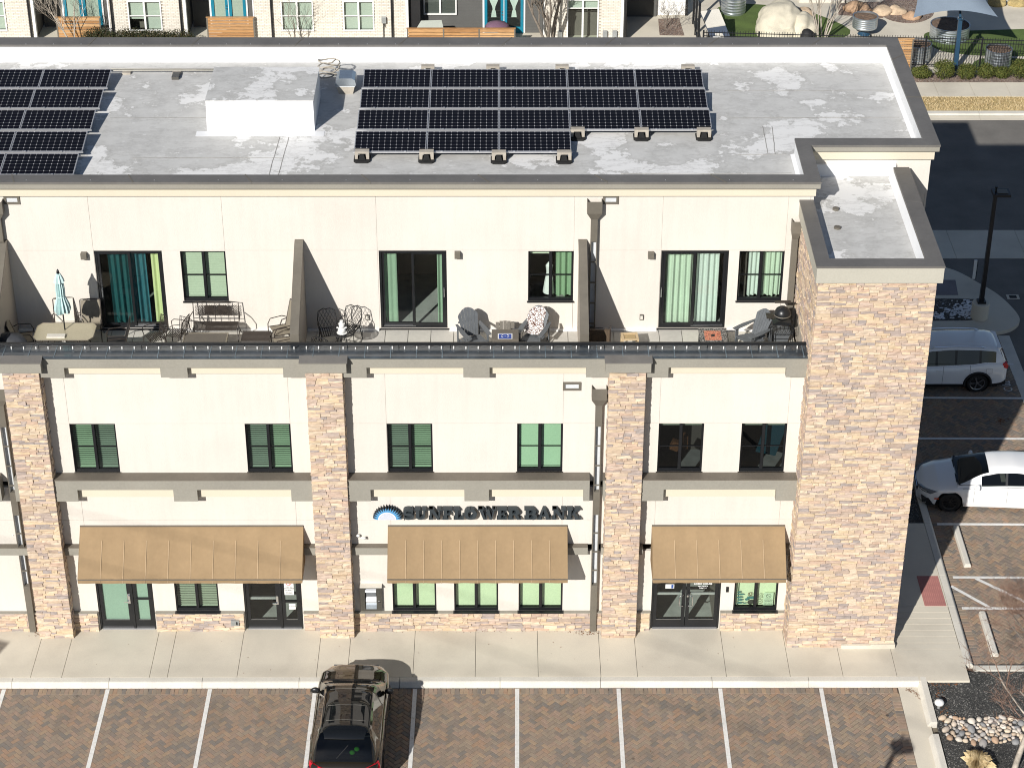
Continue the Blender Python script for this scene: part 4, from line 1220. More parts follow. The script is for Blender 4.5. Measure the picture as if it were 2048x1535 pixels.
# --- divider walls between the balconies
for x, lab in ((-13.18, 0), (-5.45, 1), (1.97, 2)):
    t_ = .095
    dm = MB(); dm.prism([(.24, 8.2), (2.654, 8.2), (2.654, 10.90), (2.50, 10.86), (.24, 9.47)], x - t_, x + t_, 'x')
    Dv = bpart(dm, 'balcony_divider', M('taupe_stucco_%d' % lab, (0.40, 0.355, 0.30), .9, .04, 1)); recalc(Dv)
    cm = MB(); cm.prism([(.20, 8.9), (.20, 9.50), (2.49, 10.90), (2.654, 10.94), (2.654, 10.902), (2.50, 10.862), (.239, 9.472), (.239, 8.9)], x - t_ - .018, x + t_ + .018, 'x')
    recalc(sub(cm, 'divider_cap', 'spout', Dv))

# --- downspouts
def downspout(x, yw, zt, zb, opens, bw=.39, pw=.175, solid_to=None):
    """collector box on top, rectangular pipe, slotted open face with straps"""
    o = MB(); d = .20
    z1 = zt; z2 = zt - .34; z3 = z2 - .20
    # collector walls (open top)
    xo0, xo1 = x - bw / 2, x + bw / 2
    yb, yf = yw - .005, yw - .22
    o.box(xo0, yf, z2, xo1, yf + .015, z1); o.box(xo0, yf + .015, z2, xo0 + .015, yb, z1); o.box(xo1 - .015, yf + .015, z2, xo1, yb, z1)
    o.box(xo0 + .015, yf + .015, z2, xo1 - .015, yb, z2 + .01)
    p0, p1 = x - pw / 2, x + pw / 2; yp = yw - .15
    o.add([(xo0, yf, z2), (xo1, yf, z2), (xo1, yb, z2), (xo0, yb, z2), (p0, yp, z3), (p1, yp, z3), (p1, yb, z3), (p0, yb, z3)], [(0, 1, 5, 4), (1, 2, 6, 5), (2, 3, 7, 6), (3, 0, 4, 7)])
    segs = []; z = z3
    for a, b in opens:
        segs.append((z, a, False)); segs.append((a, b, True)); z = b
    segs.append((z, zb, False))
    inner = MB()
    for a, b, op in segs:
        if a - b < .01: continue
        if not op:
            o.box(p0, yp, b, p1, yb, a)
        else:
            o.box(p0, yp, b, p0 + .022, yb, a); o.box(p1 - .022, yp, b, p1, yb, a)
            zz = a - .02
            while zz > b + .1:
                o.box(p0 + .022, yp - .002, zz - .02, p1 - .022, yp + .010, zz + .02); zz -= .62
            inner.box(p0 + .022, yb - .012, b, p1 - .022, yb, a)
            inner.box(p0 + .0225, yp + .012, b, p0 + .026, yb - .012, a)
    # collar and shoe
    P_ = bpart(o, 'downspout', 'spout')
    sub(MB().box(xo0 + .016, yf + .016, z2 + .012, xo1 - .016, yb - .001, z2 + .16), 'collector_liner', 'white', P_)
    if inner.v: sub(inner, 'channel_liner', 'spout_in', P_)
    return P_
for dx in (0, -15.49):
    downspout(2.26 + dx, 2.655, 12.13, 8.20, [(10.98, 8.3)])
    downspout(2.37 + dx, 0.0, 8.10, .17, [(6.95, 4.85), (4.15, 1.75)])
downspout(7.52, 2.655, 11.55, 8.20, [], .24, .15)
# the cornice beams are cut back around the lower downspouts; scupper frames in the wall
def scupper(x0, x1, z0, z1, y):
    s = MB(); t = .06
    s.box(x0, y - .03, z0, x0 + t, y, z1); s.box(x1 - t, y - .03, z0, x1, y, z1); s.box(x0 + t, y - .03, z0, x1 - t, y, z0 + t); s.box(x0 + t, y - .03, z1 - t, x1 - t, y, z1)
    q = bpart(s, 'scupper', 'spout')
    sub(MB().box(x0 + t, y - .004, z0 + t, x1 - t, y - .001, z1 - t), 'scupper_pan', 'spout_in', q)
for dx in (0, -15.49):
    scupper(2.47 + dx, 2.88 + dx, 11.97, 12.22, 2.655)
    scupper(1.43 + dx, 1.90 + dx, 7.94, 8.19, 0.0)

# --- roofs, parapets, coping
OUT = [(-24, 2.38), (8.06, 2.38), (8.06, 4.58), (11.50, 4.58), (11.50, 11.93), (-24, 11.93)]
INN = [(-24, 2.82), (7.67, 2.82), (7.67, 5.02), (11.09, 5.02), (11.09, 11.37), (-24, 11.37)]
rf = MB().add([(x, y, 12.2) for x, y in [(-24, 2.84), (7.66, 2.84), (7.66, 5.04), (11.08, 5.04), (11.08, 11.36), (-24, 11.36)]], [(0, 1, 2, 3, 4, 5)])
bpart(rf, 'roof', 'roof')
seg_ranges = {0: [(-24 + 2.25 + i * 3.04) for i in range(10)], 4: [(-24 + 2.8 + i * 3.05) for i in range(11)]}
for i in range(5):
    o0, o1, i0, i1 = Vector(OUT[i]), Vector(OUT[i + 1]), Vector(INN[i]), Vector(INN[i + 1])
    cuts = []
    if i in seg_ranges: cuts = sorted([(c - o0.x) / (o1.x - o0.x) for c in seg_ranges[i] if min(o0.x, o1.x) < c < max(o0.x, o1.x)])
    elif i == 3: cuts = [.42, .83]
    ts = [0] + cuts + [1]
    for a, b in zip(ts[:-1], ts[1:]):
        L = (o1 - o0).length; ga = .003 / L if a else .001 / L; gb = .003 / L if b < 1 else .001 / L
        q = [o0.lerp(o1, a + ga), o0.lerp(o1, b - gb), i0.lerp(i1, b - gb), i0.lerp(i1, a + ga)]
        mb = MB(); mb.prism([(p.x, p.y) for p in q], 12.665, 12.73)
        recalc(bpart(mb, 'coping', 'coping'))
        if i not in (): 
            sm = MB()
            if a > 0:
                p = o0.lerp(o1, a); q2 = i0.lerp(i1, a); sm.bar((p.x, p.y, 12.733), (q2.x, q2.y, 12.733), .035, .006)
                bpart(sm, 'coping_seam', 'spout')
# raised bolts along the coping
bolts = MB(); rs = random.Random(4)
for k in range(60):
    x = -23 + k * .82
    if x < 11: bolts.cbox((x + rs.uniform(-.1, .1), 11.42, 12.735), (.02, .02, .01)); 
    if x < 7.9 and k % 2: bolts.cbox((x, 2.5, 12.735), (.018, .018, .01))
tag(bpart(bolts, 'coping_screws', 'alu'), kind='stuff')
# fascia and cream band
def band(pts, z0, z1, th, mat, name):
    for a, b in zip(pts[:-1], pts[1:]):
        a = Vector(a); b = Vector(b); d = (b - a).normalized(); n = Vector((-d.y, d.x))   # inward side for this winding
        ext = th
        q = [a, b, b + n * th - d * 0, a + n * th]
        mb = MB(); mb.prism([(p.x, p.y) for p in q], z0, z1); recalc(bpart(mb, name, mat))
band([(-24, 2.395), (8.045, 2.395)], 12.53, 12.664, .12, 'trim', 'fascia')
band([(8.045, 2.518), (8.045, 4.592)], 12.53, 12.664, .12, 'trim', 'fascia')
band([(8.046, 4.595), (11.485, 4.595)], 12.53, 12.664, .12, 'trim', 'fascia')
band([(11.485, 4.718), (11.485, 11.79)], 12.53, 12.664, .12, 'trim', 'fascia')
band([(11.485, 11.915), (-24, 11.915)], 12.53, 12.664, .12, 'trim', 'fascia')
band([(-24, 2.54), (7.965, 2.54)], 12.25, 12.529, .10, 'cream', 'cream_band')
band([(7.965, 2.643), (7.965, 4.69)], 12.25, 12.529, .09, 'cream', 'cream_band')
band([(7.98, 4.70), (11.39, 4.70)], 12.25, 12.529, .10, 'cream', 'cream_band')
band([(11.39, 4.803), (11.39, 11.8)], 12.25, 12.529, .10, 'cream', 'cream_band')
# white membrane upstands inside the parapet, with a small cant
up = MB()
II = [(-24, 2.80), (7.69, 2.80), (7.69, 5.00), (11.11, 5.00), (11.11, 11.39), (-24, 11.39)]
JJ = [(-24, 2.90), (7.60, 2.90), (7.60, 5.10), (11.01, 5.10), (11.01, 11.29), (-24, 11.29)]
for i in range(5):
    a, b, c, d = II[i], II[i + 1], JJ[i + 1], JJ[i]
    up.add([(*a, 12.28), (*b, 12.28), (*b, 12.664), (*a, 12.664), (*d, 12.206), (*c, 12.206)], [(0, 1, 2, 3), (4, 5, 1, 0)])
bpart(up, 'parapet_membrane', 'membrane')
bpart(MB().box(-24, 2.60, 12.31, 7.9, 2.79, 12.66), 'front_parapet_core', 'stucco')
# tower roof
ZT = 12.09
OUT2 = [(7.565, 2.65), (7.565, -.97), (10.72, -.97), (10.72, 4.57)]
IN2 = [(7.93, 2.65), (7.93, -.55), (10.30, -.55), (10.30, 4.57)]
for i in range(3):
    o0, o1, i0, i1 = Vector(OUT2[i]), Vector(OUT2[i + 1]), Vector(IN2[i]), Vector(IN2[i + 1])
    for a, b in ((0, 1),) if i < 2 else ((0, .62), (.622, 1)):
        q = [o0.lerp(o1, a), o0.lerp(o1, b), i0.lerp(i1, b), i0.lerp(i1, a)]
        mb = MB(); mb.prism([(p.x, p.y) for p in q], ZT - .05, ZT); recalc(bpart(mb, 'coping', 'coping'))
fb = MB(); fb.box(7.58, -.955, T_TOP, 10.705, -.82, ZT - .051); bpart(fb, 'fascia', 'trim_light')
fb = MB(); fb.box(7.58, -.819, T_TOP, 7.70, 2.65, ZT - .051); bpart(fb, 'fascia', 'trim_light')
fb = MB(); fb.box(10.585, -.819, T_TOP, 10.705, 4.57, ZT - .051); bpart(fb, 'fascia', 'trim_light')
tr = MB().add([(7.86, 4.79, 11.75), (7.86, -.6, 11.75), (10.35, -.6, 11.75), (10.35, 4.79, 11.75)], [(0, 1, 2, 3)])
bpart(tr, 'roof', 'roof', label='small lower roof of the stone corner tower')
um = MB()
um.add([(7.94, 2.65, 12.035), (7.94, -.53, 12.035), (10.29, -.53, 12.035), (10.29, 4.57, 12.035), (7.99, 2.65, 11.756), (7.99, -.45, 11.756), (10.20, -.45, 11.756), (10.20, 4.57, 11.756)], [(0, 1, 5, 4), (1, 2, 6, 5), (2, 3, 7, 6)])
um.box(7.95, 4.70, 11.755, 10.40, 4.815, 12.10)
bpart(um, 'parapet_membrane', 'membrane')
bpart(MB().box(7.71, -.81, T_TOP, 7.93, 2.65, 12.03).box(7.94, -.81, T_TOP, 10.30, -.56, 12.03).box(10.31, -.81, T_TOP, 10.58, 4.57, 12.03), 'tower_parapet_core', 'stucco')
# notch wall with joint panels
MB_ = MB().box(7.96, 4.80, 11.2, 11.33, 4.819, 12.26); bpart(MB_, 'wall_panel', 'stucco')
for (x, y) in ((8.55, 2.75), (8.45, 1.7)):
    bpart(MB().lathe([(.09, 11.751), (.09, 11.80), (.05, 11.81)], (x, y, 0), 12), 'roof_drain', 'spout')
# ------------------------------------------------------------------ awnings
def awning(x0, x1, label, seams):
    zt, zb, dp, vz = 3.66, 2.66, 1.06, 0.13
    root = empty('awning', ((x0 + x1) / 2, 0, zb), 0, label, 'awning', 'tan awnings over the ground floor')
    og = root.location
    def B_(mb, n, m, par=root, **k): return mb.build(n, m, par, origin=og if par is root else (0, 0, 0), **k)
    n = 90; m = 8; vs = []; rs = random.Random(int(x0 * 10))
    for j in range(m + 1):
        t = j / m
        for i in range(n + 1):
            u = i / n; x = x0 + (x1 - x0) * u
            sag = -.03 * math.sin(PI * t) * (.4 + abs(math.sin(u * PI * (len(seams) + 1)))) + rs.uniform(-.0025, .0025)
            rip = .012 * math.sin(u * 40 + rs.random()) * (1 - t) ** 4
            vs.append((x, -.012 - (dp - .012) * t, zt + (zb - zt) * t + sag + rip))
    fs = [(j * (n + 1) + i, j * (n + 1) + i + 1, (j + 1) * (n + 1) + i + 1, (j + 1) * (n + 1) + i) for j in range(m) for i in range(n)]
    cv = MB().add(vs, fs); recalc(B_(cv, 'canopy', 'awning', smooth=True))
    v = MB(); vs = []
    for j in range(3):
        for i in range(n + 1):
            u = i / n
            vs.append((x0 + (x1 - x0) * u, -dp - .004 - .006 * math.sin(u * 55) * j / 2, zb - vz * j / 2))
    v.add(vs, [(j * (n + 1) + i, j * (n + 1) + i + 1, (j + 1) * (n + 1) + i + 1, (j + 1) * (n + 1) + i) for j in range(2) for i in range(n)])
    B_(v, 'valance', 'awning', smooth=True)
    for x in (x0, x1):
        sd_ = MB().prism([(-.012, zt), (-dp, zb), (-dp, zb - vz), (-.012, zb - vz)], x - .004, x + .004, 'x'); recalc(B_(sd_, 'side_panel', 'awning'))
    for x in seams:
        s = MB(); s.bar((x, -.30, zt + (zb - zt) * .28 + .008), (x + .01, -dp, zb + .012), .020, .004)
        s.bar((x, -dp - .010, zb), (x, -dp - .012, zb - vz), .014, .003, (0, 1, 0))
        B_(s, 'seam', 'awning_rib')
    f = MB(); f.bar((x0, -.03, zt + .012), (x1, -.03, zt + .012), .04, .03); f.bar((x0, -dp, zb - .01), (x1, -dp, zb - .01), .03, .03)
    f.bar((x0 + .02, -.04, zb - .1), (x0 + .02, -dp, zb - .03), .03, .03); f.bar((x1 - .02, -.04, zb - .1), (x1 - .02, -dp, zb - .03), .03, .03)
    B_(f, 'frame', 'flash')
    return root
def seams(x0, x1, n): return [x0 + (x1 - x0) * (i + 1) / (n + 1) for i in range(n)]
awning(-11.48, -5.49, 'widest tan awning, over the two single doors on the left', seams(-11.48, -5.49, 9))
awning(-3.21, 1.61, 'tan awning over the three green windows, under the bank sign', seams(-3.21, 1.61, 9))
awning(3.89, 7.46, 'shortest tan awning, over the double entrance doors by the stone tower', seams(3.89, 7.46, 5))

# ------------------------------------------------------------------ the bank sign
SG = empty('wall_sign', (-.4, -.02, 3.96), 0, 'dark raised bank letters with half sunflower emblem above the middle awning', 'sign')
def rect_(a, b, c, d): return [(a, c), (b, c), (b, d), (a, d)]
def ribbon(pts, ws):
    out = []
    P_ = [Vector((p[0], p[1])) for p in pts]
    L = []; Rr = []
    for i, p in enumerate(P_):
        d = (P_[min(i + 1, len(P_) - 1)] - P_[max(i - 1, 0)]).normalized(); n_ = Vector((-d.y, d.x))
        w_ = ws[i] if isinstance(ws, (list, tuple)) else ws
        L.append(p + n_ * w_ / 2); Rr.append(p - n_ * w_ / 2)
    for i in range(len(P_) - 1):
        out.append([tuple(L[i]), tuple(L[i + 1]), tuple(Rr[i + 1]), tuple(Rr[i])])
    return out
def arc(cx, cz, rx, rz, a0, a1, n=10): return [(cx + rx * math.cos(R(a0 + (a1 - a0) * i / n)), cz + rz * math.sin(R(a0 + (a1 - a0) * i / n))) for i in range(n + 1)]
def glyph(ch):
    st = .25; sf = .13; e = .09
    def stem(x, w=st, top=True, bot=True):
        o = [rect_(x, x + w, 0 if not bot else sf, 1 if not top else 1 - sf)]
        if bot: o.append(rect_(x - e, x + w + e, 0, sf))
        if top: o.append(rect_(x - e, x + w + e, 1 - sf, 1))
        return o
    if ch == 'S':
        p = arc(.40, .74, .27, .16, 20, 180, 8) + arc(.40, .58, .27, .10, 190, 250, 3) + arc(.40, .38, .27, .10, 60, 0, 3) + arc(.40, .26, .27, .15, -10, -165, 8)
        o = ribbon(p, [.16, .18, .2, .2, .2, .2, .22, .22, .22] + [.22] * 4 + [.24] * 4 + [.22, .22, .2, .2, .2, .2, .18, .18, .14])
        return .80, o + [rect_(.62, .72, .66, 1.0), rect_(.06, .15, 0, .34)]
    if ch == 'U': return 1.0, [rect_(.14, .38, .30, .87), rect_(.05, .47, .87, 1), rect_(.66, .80, .30, .87), rect_(.58, .90, .87, 1)] + ribbon(arc(.48, .32, .24, .23, 180, 360, 10), [.24, .24, .23, .2, .18, .16, .16, .15, .14, .14, .14])
    if ch == 'N': return 1.02, stem(.14, .13) + [rect_(.76, .89, .2, .87), rect_(.67, .99, .87, 1)] + [[(.10, 1), (.42, 1), (.89, .0), (.68, .0)]]
    if ch == 'F': return .80, stem(.12) + [rect_(.46, .76, .86, 1), rect_(.66, .76, .66, .86), rect_(.37, .56, .45, .58), rect_(.53, .60, .36, .67)]
    if ch == 'L': return .78, stem(.12) + [rect_(.46, .76, 0, .14), rect_(.66, .76, .14, .36)]
    if ch == 'O': return .98, ribbon(arc(.48, .5, .33, .40, 90, 450, 24), [.18 if i % 12 in (0, 11, 1) else .26 for i in range(25)])
    if ch == 'W': return 1.35, [[(.10, 1), (.36, 1), (.58, 0), (.42, 0)], [(.56, .0), (.66, .0), (.80, 1), (.70, 1)][::1], [(.58, 1), (.84, 1), (1.04, 0), (.88, 0)], [(.98, 0), (1.06, 0), (1.26, 1), (1.14, 1)], rect_(.02, .44, .88, 1), rect_(1.04, 1.34, .88, 1)]
    if ch == 'E': return .80, stem(.12) + [rect_(.46, .76, .86, 1), rect_(.66, .76, .68, .86), rect_(.37, .56, .45, .57), rect_(.52, .59, .36, .66), rect_(.46, .76, 0, .14), rect_(.66, .76, .14, .32)]
    if ch == 'R': return .98, stem(.12) + [rect_(.46, .58, .87, 1), rect_(.37, .56, .44, .56), [(.50, .46), (.72, .46), (.94, .0), (.70, .0)], rect_(.70, 1.0, 0, .11)] + ribbon(arc(.56, .715, .20, .215, 90, -90, 8), [.14, .17, .21, .24, .25, .24, .21, .17, .13])
    if ch == 'B': return .92, stem(.12) + [rect_(.46, .56, .88, 1), rect_(.37, .56, .46, .57), rect_(.46, .58, 0, .12)] + ribbon(arc(.56, .74, .18, .20, 90, -90, 8), [.12, .17, .21, .23, .23, .21, .2, .17, .12]) + ribbon(arc(.58, .28, .22, .22, 90, -90, 8), [.12, .17, .22, .25, .25, .24, .21, .17, .12])
    if ch == 'A': return 1.0, [[(.40, 1), (.60, 1), (.92, .0), (.66, .0)], [(.38, .90), (.46, 1), (.24, .0), (.12, .0)], rect_(.28, .66, .26, .38), rect_(.02, .36, 0, .12), rect_(.58, 1.0, 0, .12)]
    if ch == 'K': return 1.02, stem(.12) + [[(.37, .36), (.52, .50), (.86, .95), (.70, .95)], [(.44, .52), (.62, .62), (.96, .0), (.70, .0)], rect_(.58, .98, .88, 1), rect_(.62, 1.02, 0, .12)]
    return .4, []
def place_word(word, xa, xb, z0, h):
    gl = [glyph(c) for c in word]
    tot = sum(g[0] for g in gl); sc = (xb - xa) / tot
    x = xa
    for ch, (w_, polys) in zip(word, gl):
        mb = MB()
        for k, pl in enumerate(polys):
            q = [(x + px_ * sc, z0 + pz * h) for px_, pz in pl]
            mb.prism(q, -.165 - .0006 * k, -.012, 'y')
        o = mb.build('letter', 'sign_slate', SG, origin=SG.location); recalc(o)
        o['label'] = 'dark slate raised letter ' + ch
        x += w_ * sc
MAT['sign_slate'] = M('sign_slate', (0.035, 0.045, 0.052), .55, .06)
MAT['sign_blue2'] = M('sign_blue', (0.10, 0.33, 0.60), .5, .04); MAT['sign_white'] = M('sign_face', (0.78, 0.80, 0.84), .5, .02)
place_word('SUNFLOWER', -2.79, .36, 3.965, .345)
place_word('BANK', .44, 1.96, 3.965, .345)
cx, cz = -3.215, 3.96
def petals(r0, r1, n, y0, y1, mat, nm, dx=0, dz=0):
    n = 16
    mb = MB()
    for k in range(n):
        a0 = PI * k / n; a1 = PI * (k + 1) / n; am = (a0 + a1) / 2
        q = [(cx + dx + math.cos(a) * r, cz + dz + math.sin(a) * r) for a, r in ((a0, r0), (a0 + .012, r0 + (r1 - r0) * .3), (am, r1), (a1 - .012, r0 + (r1 - r0) * .3), (a1, r0))]
        mb.prism(q, y0, y1, 'y')
    o = mb.build(nm, mat, SG, origin=SG.location); recalc(o)
petals(.26, .40, 22, -.150, -.012, 'sign_slate', 'petal_returns', .016, .012)  # dark slate returns of the raised petals, behind the blue ring
petals(.24, .382, 20, -.160, -.151, 'sign_blue2', 'petal_ring')
mb = MB(); mb.prism([(cx + math.cos(PI * k / 20) * .245, cz + math.sin(PI * k / 20) * .245) for k in range(21)], -.168, -.1605, 'y'); recalc(mb.build('half_disc', 'sign_white', SG, origin=SG.location))
mb = MB()
for k in range(7):
    zz = .012 + k * .032; hw = math.sqrt(max(.0, .225 ** 2 - zz ** 2)) - .01
    mb.box(cx - hw, -.1705, cz + zz, cx + hw, -.1685, cz + zz + .010)
mb.build('stripes', M('sign_indigo', (.10, .11, .26), .5), SG, origin=SG.location)

# ------------------------------------------------------------------ cash machine
A = empty('cash_machine', (-3.73, -.06, .86), 0, 'built-in cash machine with silver shelves beside the left stone pier', 'cash machine')
def ap(mb, n, m, par=A, **k): return mb.build(n, m, par, origin=A.location if par is A else (0, 0, 0), **k)
f = MB(); x0, x1, z0, z1 = -4.03, -3.44, .86, 1.70
f.box(x0, -.11, z0, x0 + .13, .0, z1); f.box(x1 - .15, -.11, z0, x1, .0, z1); f.box(x0 + .13, -.11, z1 - .07, x1 - .15, 0, z1); f.box(x0 + .13, -.11, z0, x1 - .15, 0, z0 + .07)
MAT['atm'] = M('brushed_bronze', (0.14, 0.135, 0.12), .35, .1, 2, metal=.6)
ap(f, 'surround', 'atm')
ap(MB().box(x0 + .131, -.02, z0 + .07, x1 - .151, -.003, z1 - .07), 'recess_back', 'black')
ap(MB().box(x0 + .135, -.115, 1.50, x1 - .155, -.021, 1.57), 'hood', 'sign_white')
ap(MB().box(x0 + .16, -.07, 1.33, x1 - .16, -.021, 1.49), 'screen', 'lampglass')
q = MB(); q.prism([(-.021, 1.31), (-.021, 1.20), (-.12, 1.17), (-.125, 1.20)], x0 + .15, x1 - .152, 'x'); recalc(ap(q, 'keypad_shelf', 'alu'))
q = MB(); q.prism([(-.021, 1.14), (-.021, .96), (-.14, .95), (-.10, 1.06)], x0 + .15, x1 - .152, 'x'); recalc(ap(q, 'cash_tray', 'galv'))
ap(MB().lathe([(.03, -.125), (.03, -.111)], (x1 - .075, 0, 1.17), 12, 'y'), 'lock', 'chrome')
ap(MB().box(x0, -.18, z1 + .001, x1 + .01, 0, z1 + .03), 'drip_cap', 'kerb')

# ------------------------------------------------------------------ small wall things
wl = MB(); wl.box(-.075, -.14, -.085, .075, -.11, .085).box(-.075, -.11, .07, .075, 0, .085).box(-.075, -.11, -.085, -.062, 0, .07).box(.062, -.11, -.085, .075, 0, .07)
L0 = empty('wall_light', (-11.11, 2.655, 10.49), 0, 'square dark wall light left of the teal-curtained sliding door', 'wall light', 'dark wall lights on the top floor')
wl.build('housing', 'spout', L0); MB().box(-.05, -.08, -.07, .05, -.005, .065).build('lamp', 'lampglass', L0)
dup(L0, (-1.31, 2.655, 10.51), 0, 'square dark wall light right of the middle sliding door')
dup(L0, (3.77, 2.655, 10.50), 0, 'square dark wall light beside the sliding door with pale curtains')
ob = empty('outlet_cover', (-3.74, 2.655, 8.60), 0, 'small weatherproof outlet cover left of the middle sliding door', 'outlet cover', 'weatherproof outlet covers')
MB().box(-.05, -.05, -.075, .05, 0, .075).build('cover', 'atm', ob); MB().box(-.035, -.062, -.05, .035, -.051, .055).build('lid', 'kerb', ob)
dup(ob, (3.59, 2.655, 8.60), 0, 'small weatherproof outlet cover left of the sliding door with pale curtains')
sc = empty('security_camera', (-4.02, -.0, 3.38), 0, 'white security camera on the wall right of the second stone pier', 'camera', 'white security cameras')
MB().lathe([(.03, 0), (.05, .03), (.05, .06), (.02, .07)], (0, -.08, -.03), 10).build('dome', 'white', sc, smooth=True); MB().bar((0, 0, 0), (0, -.08, 0), .03, .03).build('arm', 'white', sc); MB().lathe([(.02, 0), (.045, .14)], (.06, -.1, -.06), 8, 'x').build('shroud', 'white', sc, smooth=True)
dup(sc, (-13.32, -.02, 3.36), R(150), 'white security camera beside the downspout at the left edge')
ir = MB().box(6.0, -.03, 1.43, 6.07, .0, 1.60); tag(ir.build('door_entry_pad', 'black', origin=(6.035, 0, 1.5), loc=(6.035, 0, 1.5)), 'black door entry pad between the entrance and the sticker window', 'entry pad')
v_ = empty('wall_vent', (-7.52, -.11, .45), 0, 'small silver outlet box in the stone base under the left awning', 'outlet box')
MB().box(-.11, -.02, -.09, .11, .03, .09).build('housing', 'galv', v_); MB().box(.03, -.03, -.05, .07, -.021, .05).build('socket', 'black', v_)

# ------------------------------------------------------------------ solar panels
def make_panel():
    r = empty('solar_panel', (0, 0, 0), 0, 'panel', 'solar panel', 'dark solar panels on the roof')
    f = MB(); L, Wd, t = .96, .49, .02
    f.box(-L, -Wd, -.035, L, -Wd + t, .003); f.box(-L, Wd - t, -.035, L, Wd, .003); f.box(-L, -Wd + t, -.035, -L + t, Wd - t, .003); f.box(L - t, -Wd + t, -.035, L, Wd - t, .003)
    f.build('frame', 'alu', r)
    MB().box(-.9401, -.4701, -.012, .9401, .4701, -.001).build('cells', 'solar', r)
    return r
PN = make_panel(); PN.rotation_euler = (R(7.8), 0, 0); first = True
ordn = ['first', 'second', 'third', 'fourth', 'fifth']
rowy = [9.08, 7.69, 6.29, 4.90, 3.51]
rown = ['back row', 'second row from the back', 'third row from the back', 'fourth row from the back', 'front row']
for arr, xr0, rows in (('middle', -4.10, [5, 5, 5, 3]), ('left', -11.33 - 1.94 * 3, [3, 3, 3, 3, 3])):
    for r_, n_ in enumerate(rows):
        for k in range(n_):
            xc = xr0 + 1.94 * (k + .5)
            yl = rowy[r_]; c_, s_ = math.cos(R(7.8)), math.sin(R(7.8))
            loc = (xc, yl + .49 * c_, 12.40 + .49 * s_)
            if arr == 'middle': lb = 'solar panel of the middle array, %s, %s from the left' % (rown[r_] if r_ < 3 else 'short front row', ordn[k])
            else: lb = 'solar panel of the left array, %s, %s from its right end' % (rown[r_], ordn[n_ - 1 - k])
            if first: PN.location = loc; PN['label'] = lb; first = False
            else:
                c = dup(PN, loc, 0, lb); c.rotation_euler = (R(7.8), 0, 0)
        rl = MB(); xa, xb = xr0 - .02, xr0 + 1.94 * n_ + .02
        rl.box(xa, rowy[r_] - .035, 12.36, xb, rowy[r_] - .005, 12.40)
        rl.box(xa, rowy[r_] + 1.02, 12.44, xb, rowy[r_] + 1.05, 12.48)
        for k in range(n_ * 2): rl.box(xa + .4 + k * .97, rowy[r_] - .05, 12.395, xa + .46 + k * .97, rowy[r_] - .0, 12.425)
        o = rl.build('panel_rail', 'alu', origin=((xa + xb) / 2, rowy[r_], 12.3), loc=((xa + xb) / 2, rowy[r_], 12.3))
        tag(o, 'aluminium mounting rail under the %s of the %s solar array' % (rown[r_], arr), 'mounting rail', 'mounting rails of the solar arrays')
def make_foot():
    r = empty('ballast_foot', (0, 0, 12.2), 0, 'x', 'ballast foot', 'ballast feet holding the solar arrays')
    b = MB(); b.prism([(-.22, -.14), (-.15, -.22), (.15, -.22), (.22, -.14), (.22, .2), (-.22, .2)], .002, .05); recalc(b.build('tray', 'rubber', r))
    k = MB(); k.prism([(-.19, .02), (-.19, .27), (.19, .27), (.19, .02), (.12, .02), (.10, .21), (-.10, .21), (-.12, .02)], -.06, .12, 'y'); recalc(k.build('bracket', 'ballast', r))
    c = MB(); c.prism([(-.09, .03), (-.06, .20), (.05, .20), (.10, .03)], -.13, .03, 'y'); recalc(c.build('post', 'rubber', r))
    return r
FT = make_foot()
fl = [(-3.87, 4.78, 'front edge, far left'), (-2.15, 4.76, 'front edge, second from the left'), (-.22, 4.72, 'front edge, third from the left'), (1.52, 4.72, 'front edge, at the corner of the short row'),
      (1.92, 6.16, 'just right of the short front row'), (3.66, 6.14, 'right part, left one of two'), (5.36, 6.14, 'right end')]
for i, (x, y, w_) in enumerate(fl):
    lb = 'beige ballast foot of the middle array, ' + w_
    if i == 0: FT.location = (x, y, 12.202); FT['label'] = lb
    else: dup(FT, (x, y, 12.202), 0, lb)
for i, x in enumerate((-2.28, -.40, 1.60, 5.24)):
    dup(FT, (x, 10.45, 12.202), 0, 'ballast foot behind the back row of the middle array, %s from left' % ordn[i])
# ------------------------------------------------------------------ other roof things
hb = empty('roof_hatch_box', (-6.75, 7.73, 12.2), 0, 'white membrane covered box standing on the roof between the solar arrays', 'roof box')
hx = MB(); hx.add([(-8.22, 6.59, 12.2), (-5.27, 6.59, 12.2), (-5.27, 8.87, 12.2), (-8.22, 8.87, 12.2), (-8.20, 6.61, 13.1), (-5.28, 6.61, 13.1), (-5.28, 8.86, 13.1), (-8.20, 8.86, 13.1)], [(0, 1, 5, 4), (1, 2, 6, 5), (2, 3, 7, 6), (3, 0, 4, 7)])
hx.build('sides', 'membrane', hb, origin=hb.location)
MB().box(-8.215, 6.595, 13.1, -5.265, 8.875, 13.11).build('lid', 'roof', hb, origin=hb.location)
MB().box(-8.5, 6.25, 12.203, -5.0, 6.58, 12.208).build('skirt', 'membrane', hb, origin=hb.location)
vt = empty('roof_ventilator', (-4.57, 9.35, 12.2), 0, 'silver hooded roof ventilator on a pale curb beside the white box', 'ventilator')
mb = MB(); mb.prism([(-.30, .26), (-.27, .42), (-.18, .48), (.18, .48), (.27, .42), (.30, .26)], -.30, .30, 'y'); recalc(mb.build('hood', 'galv', vt))
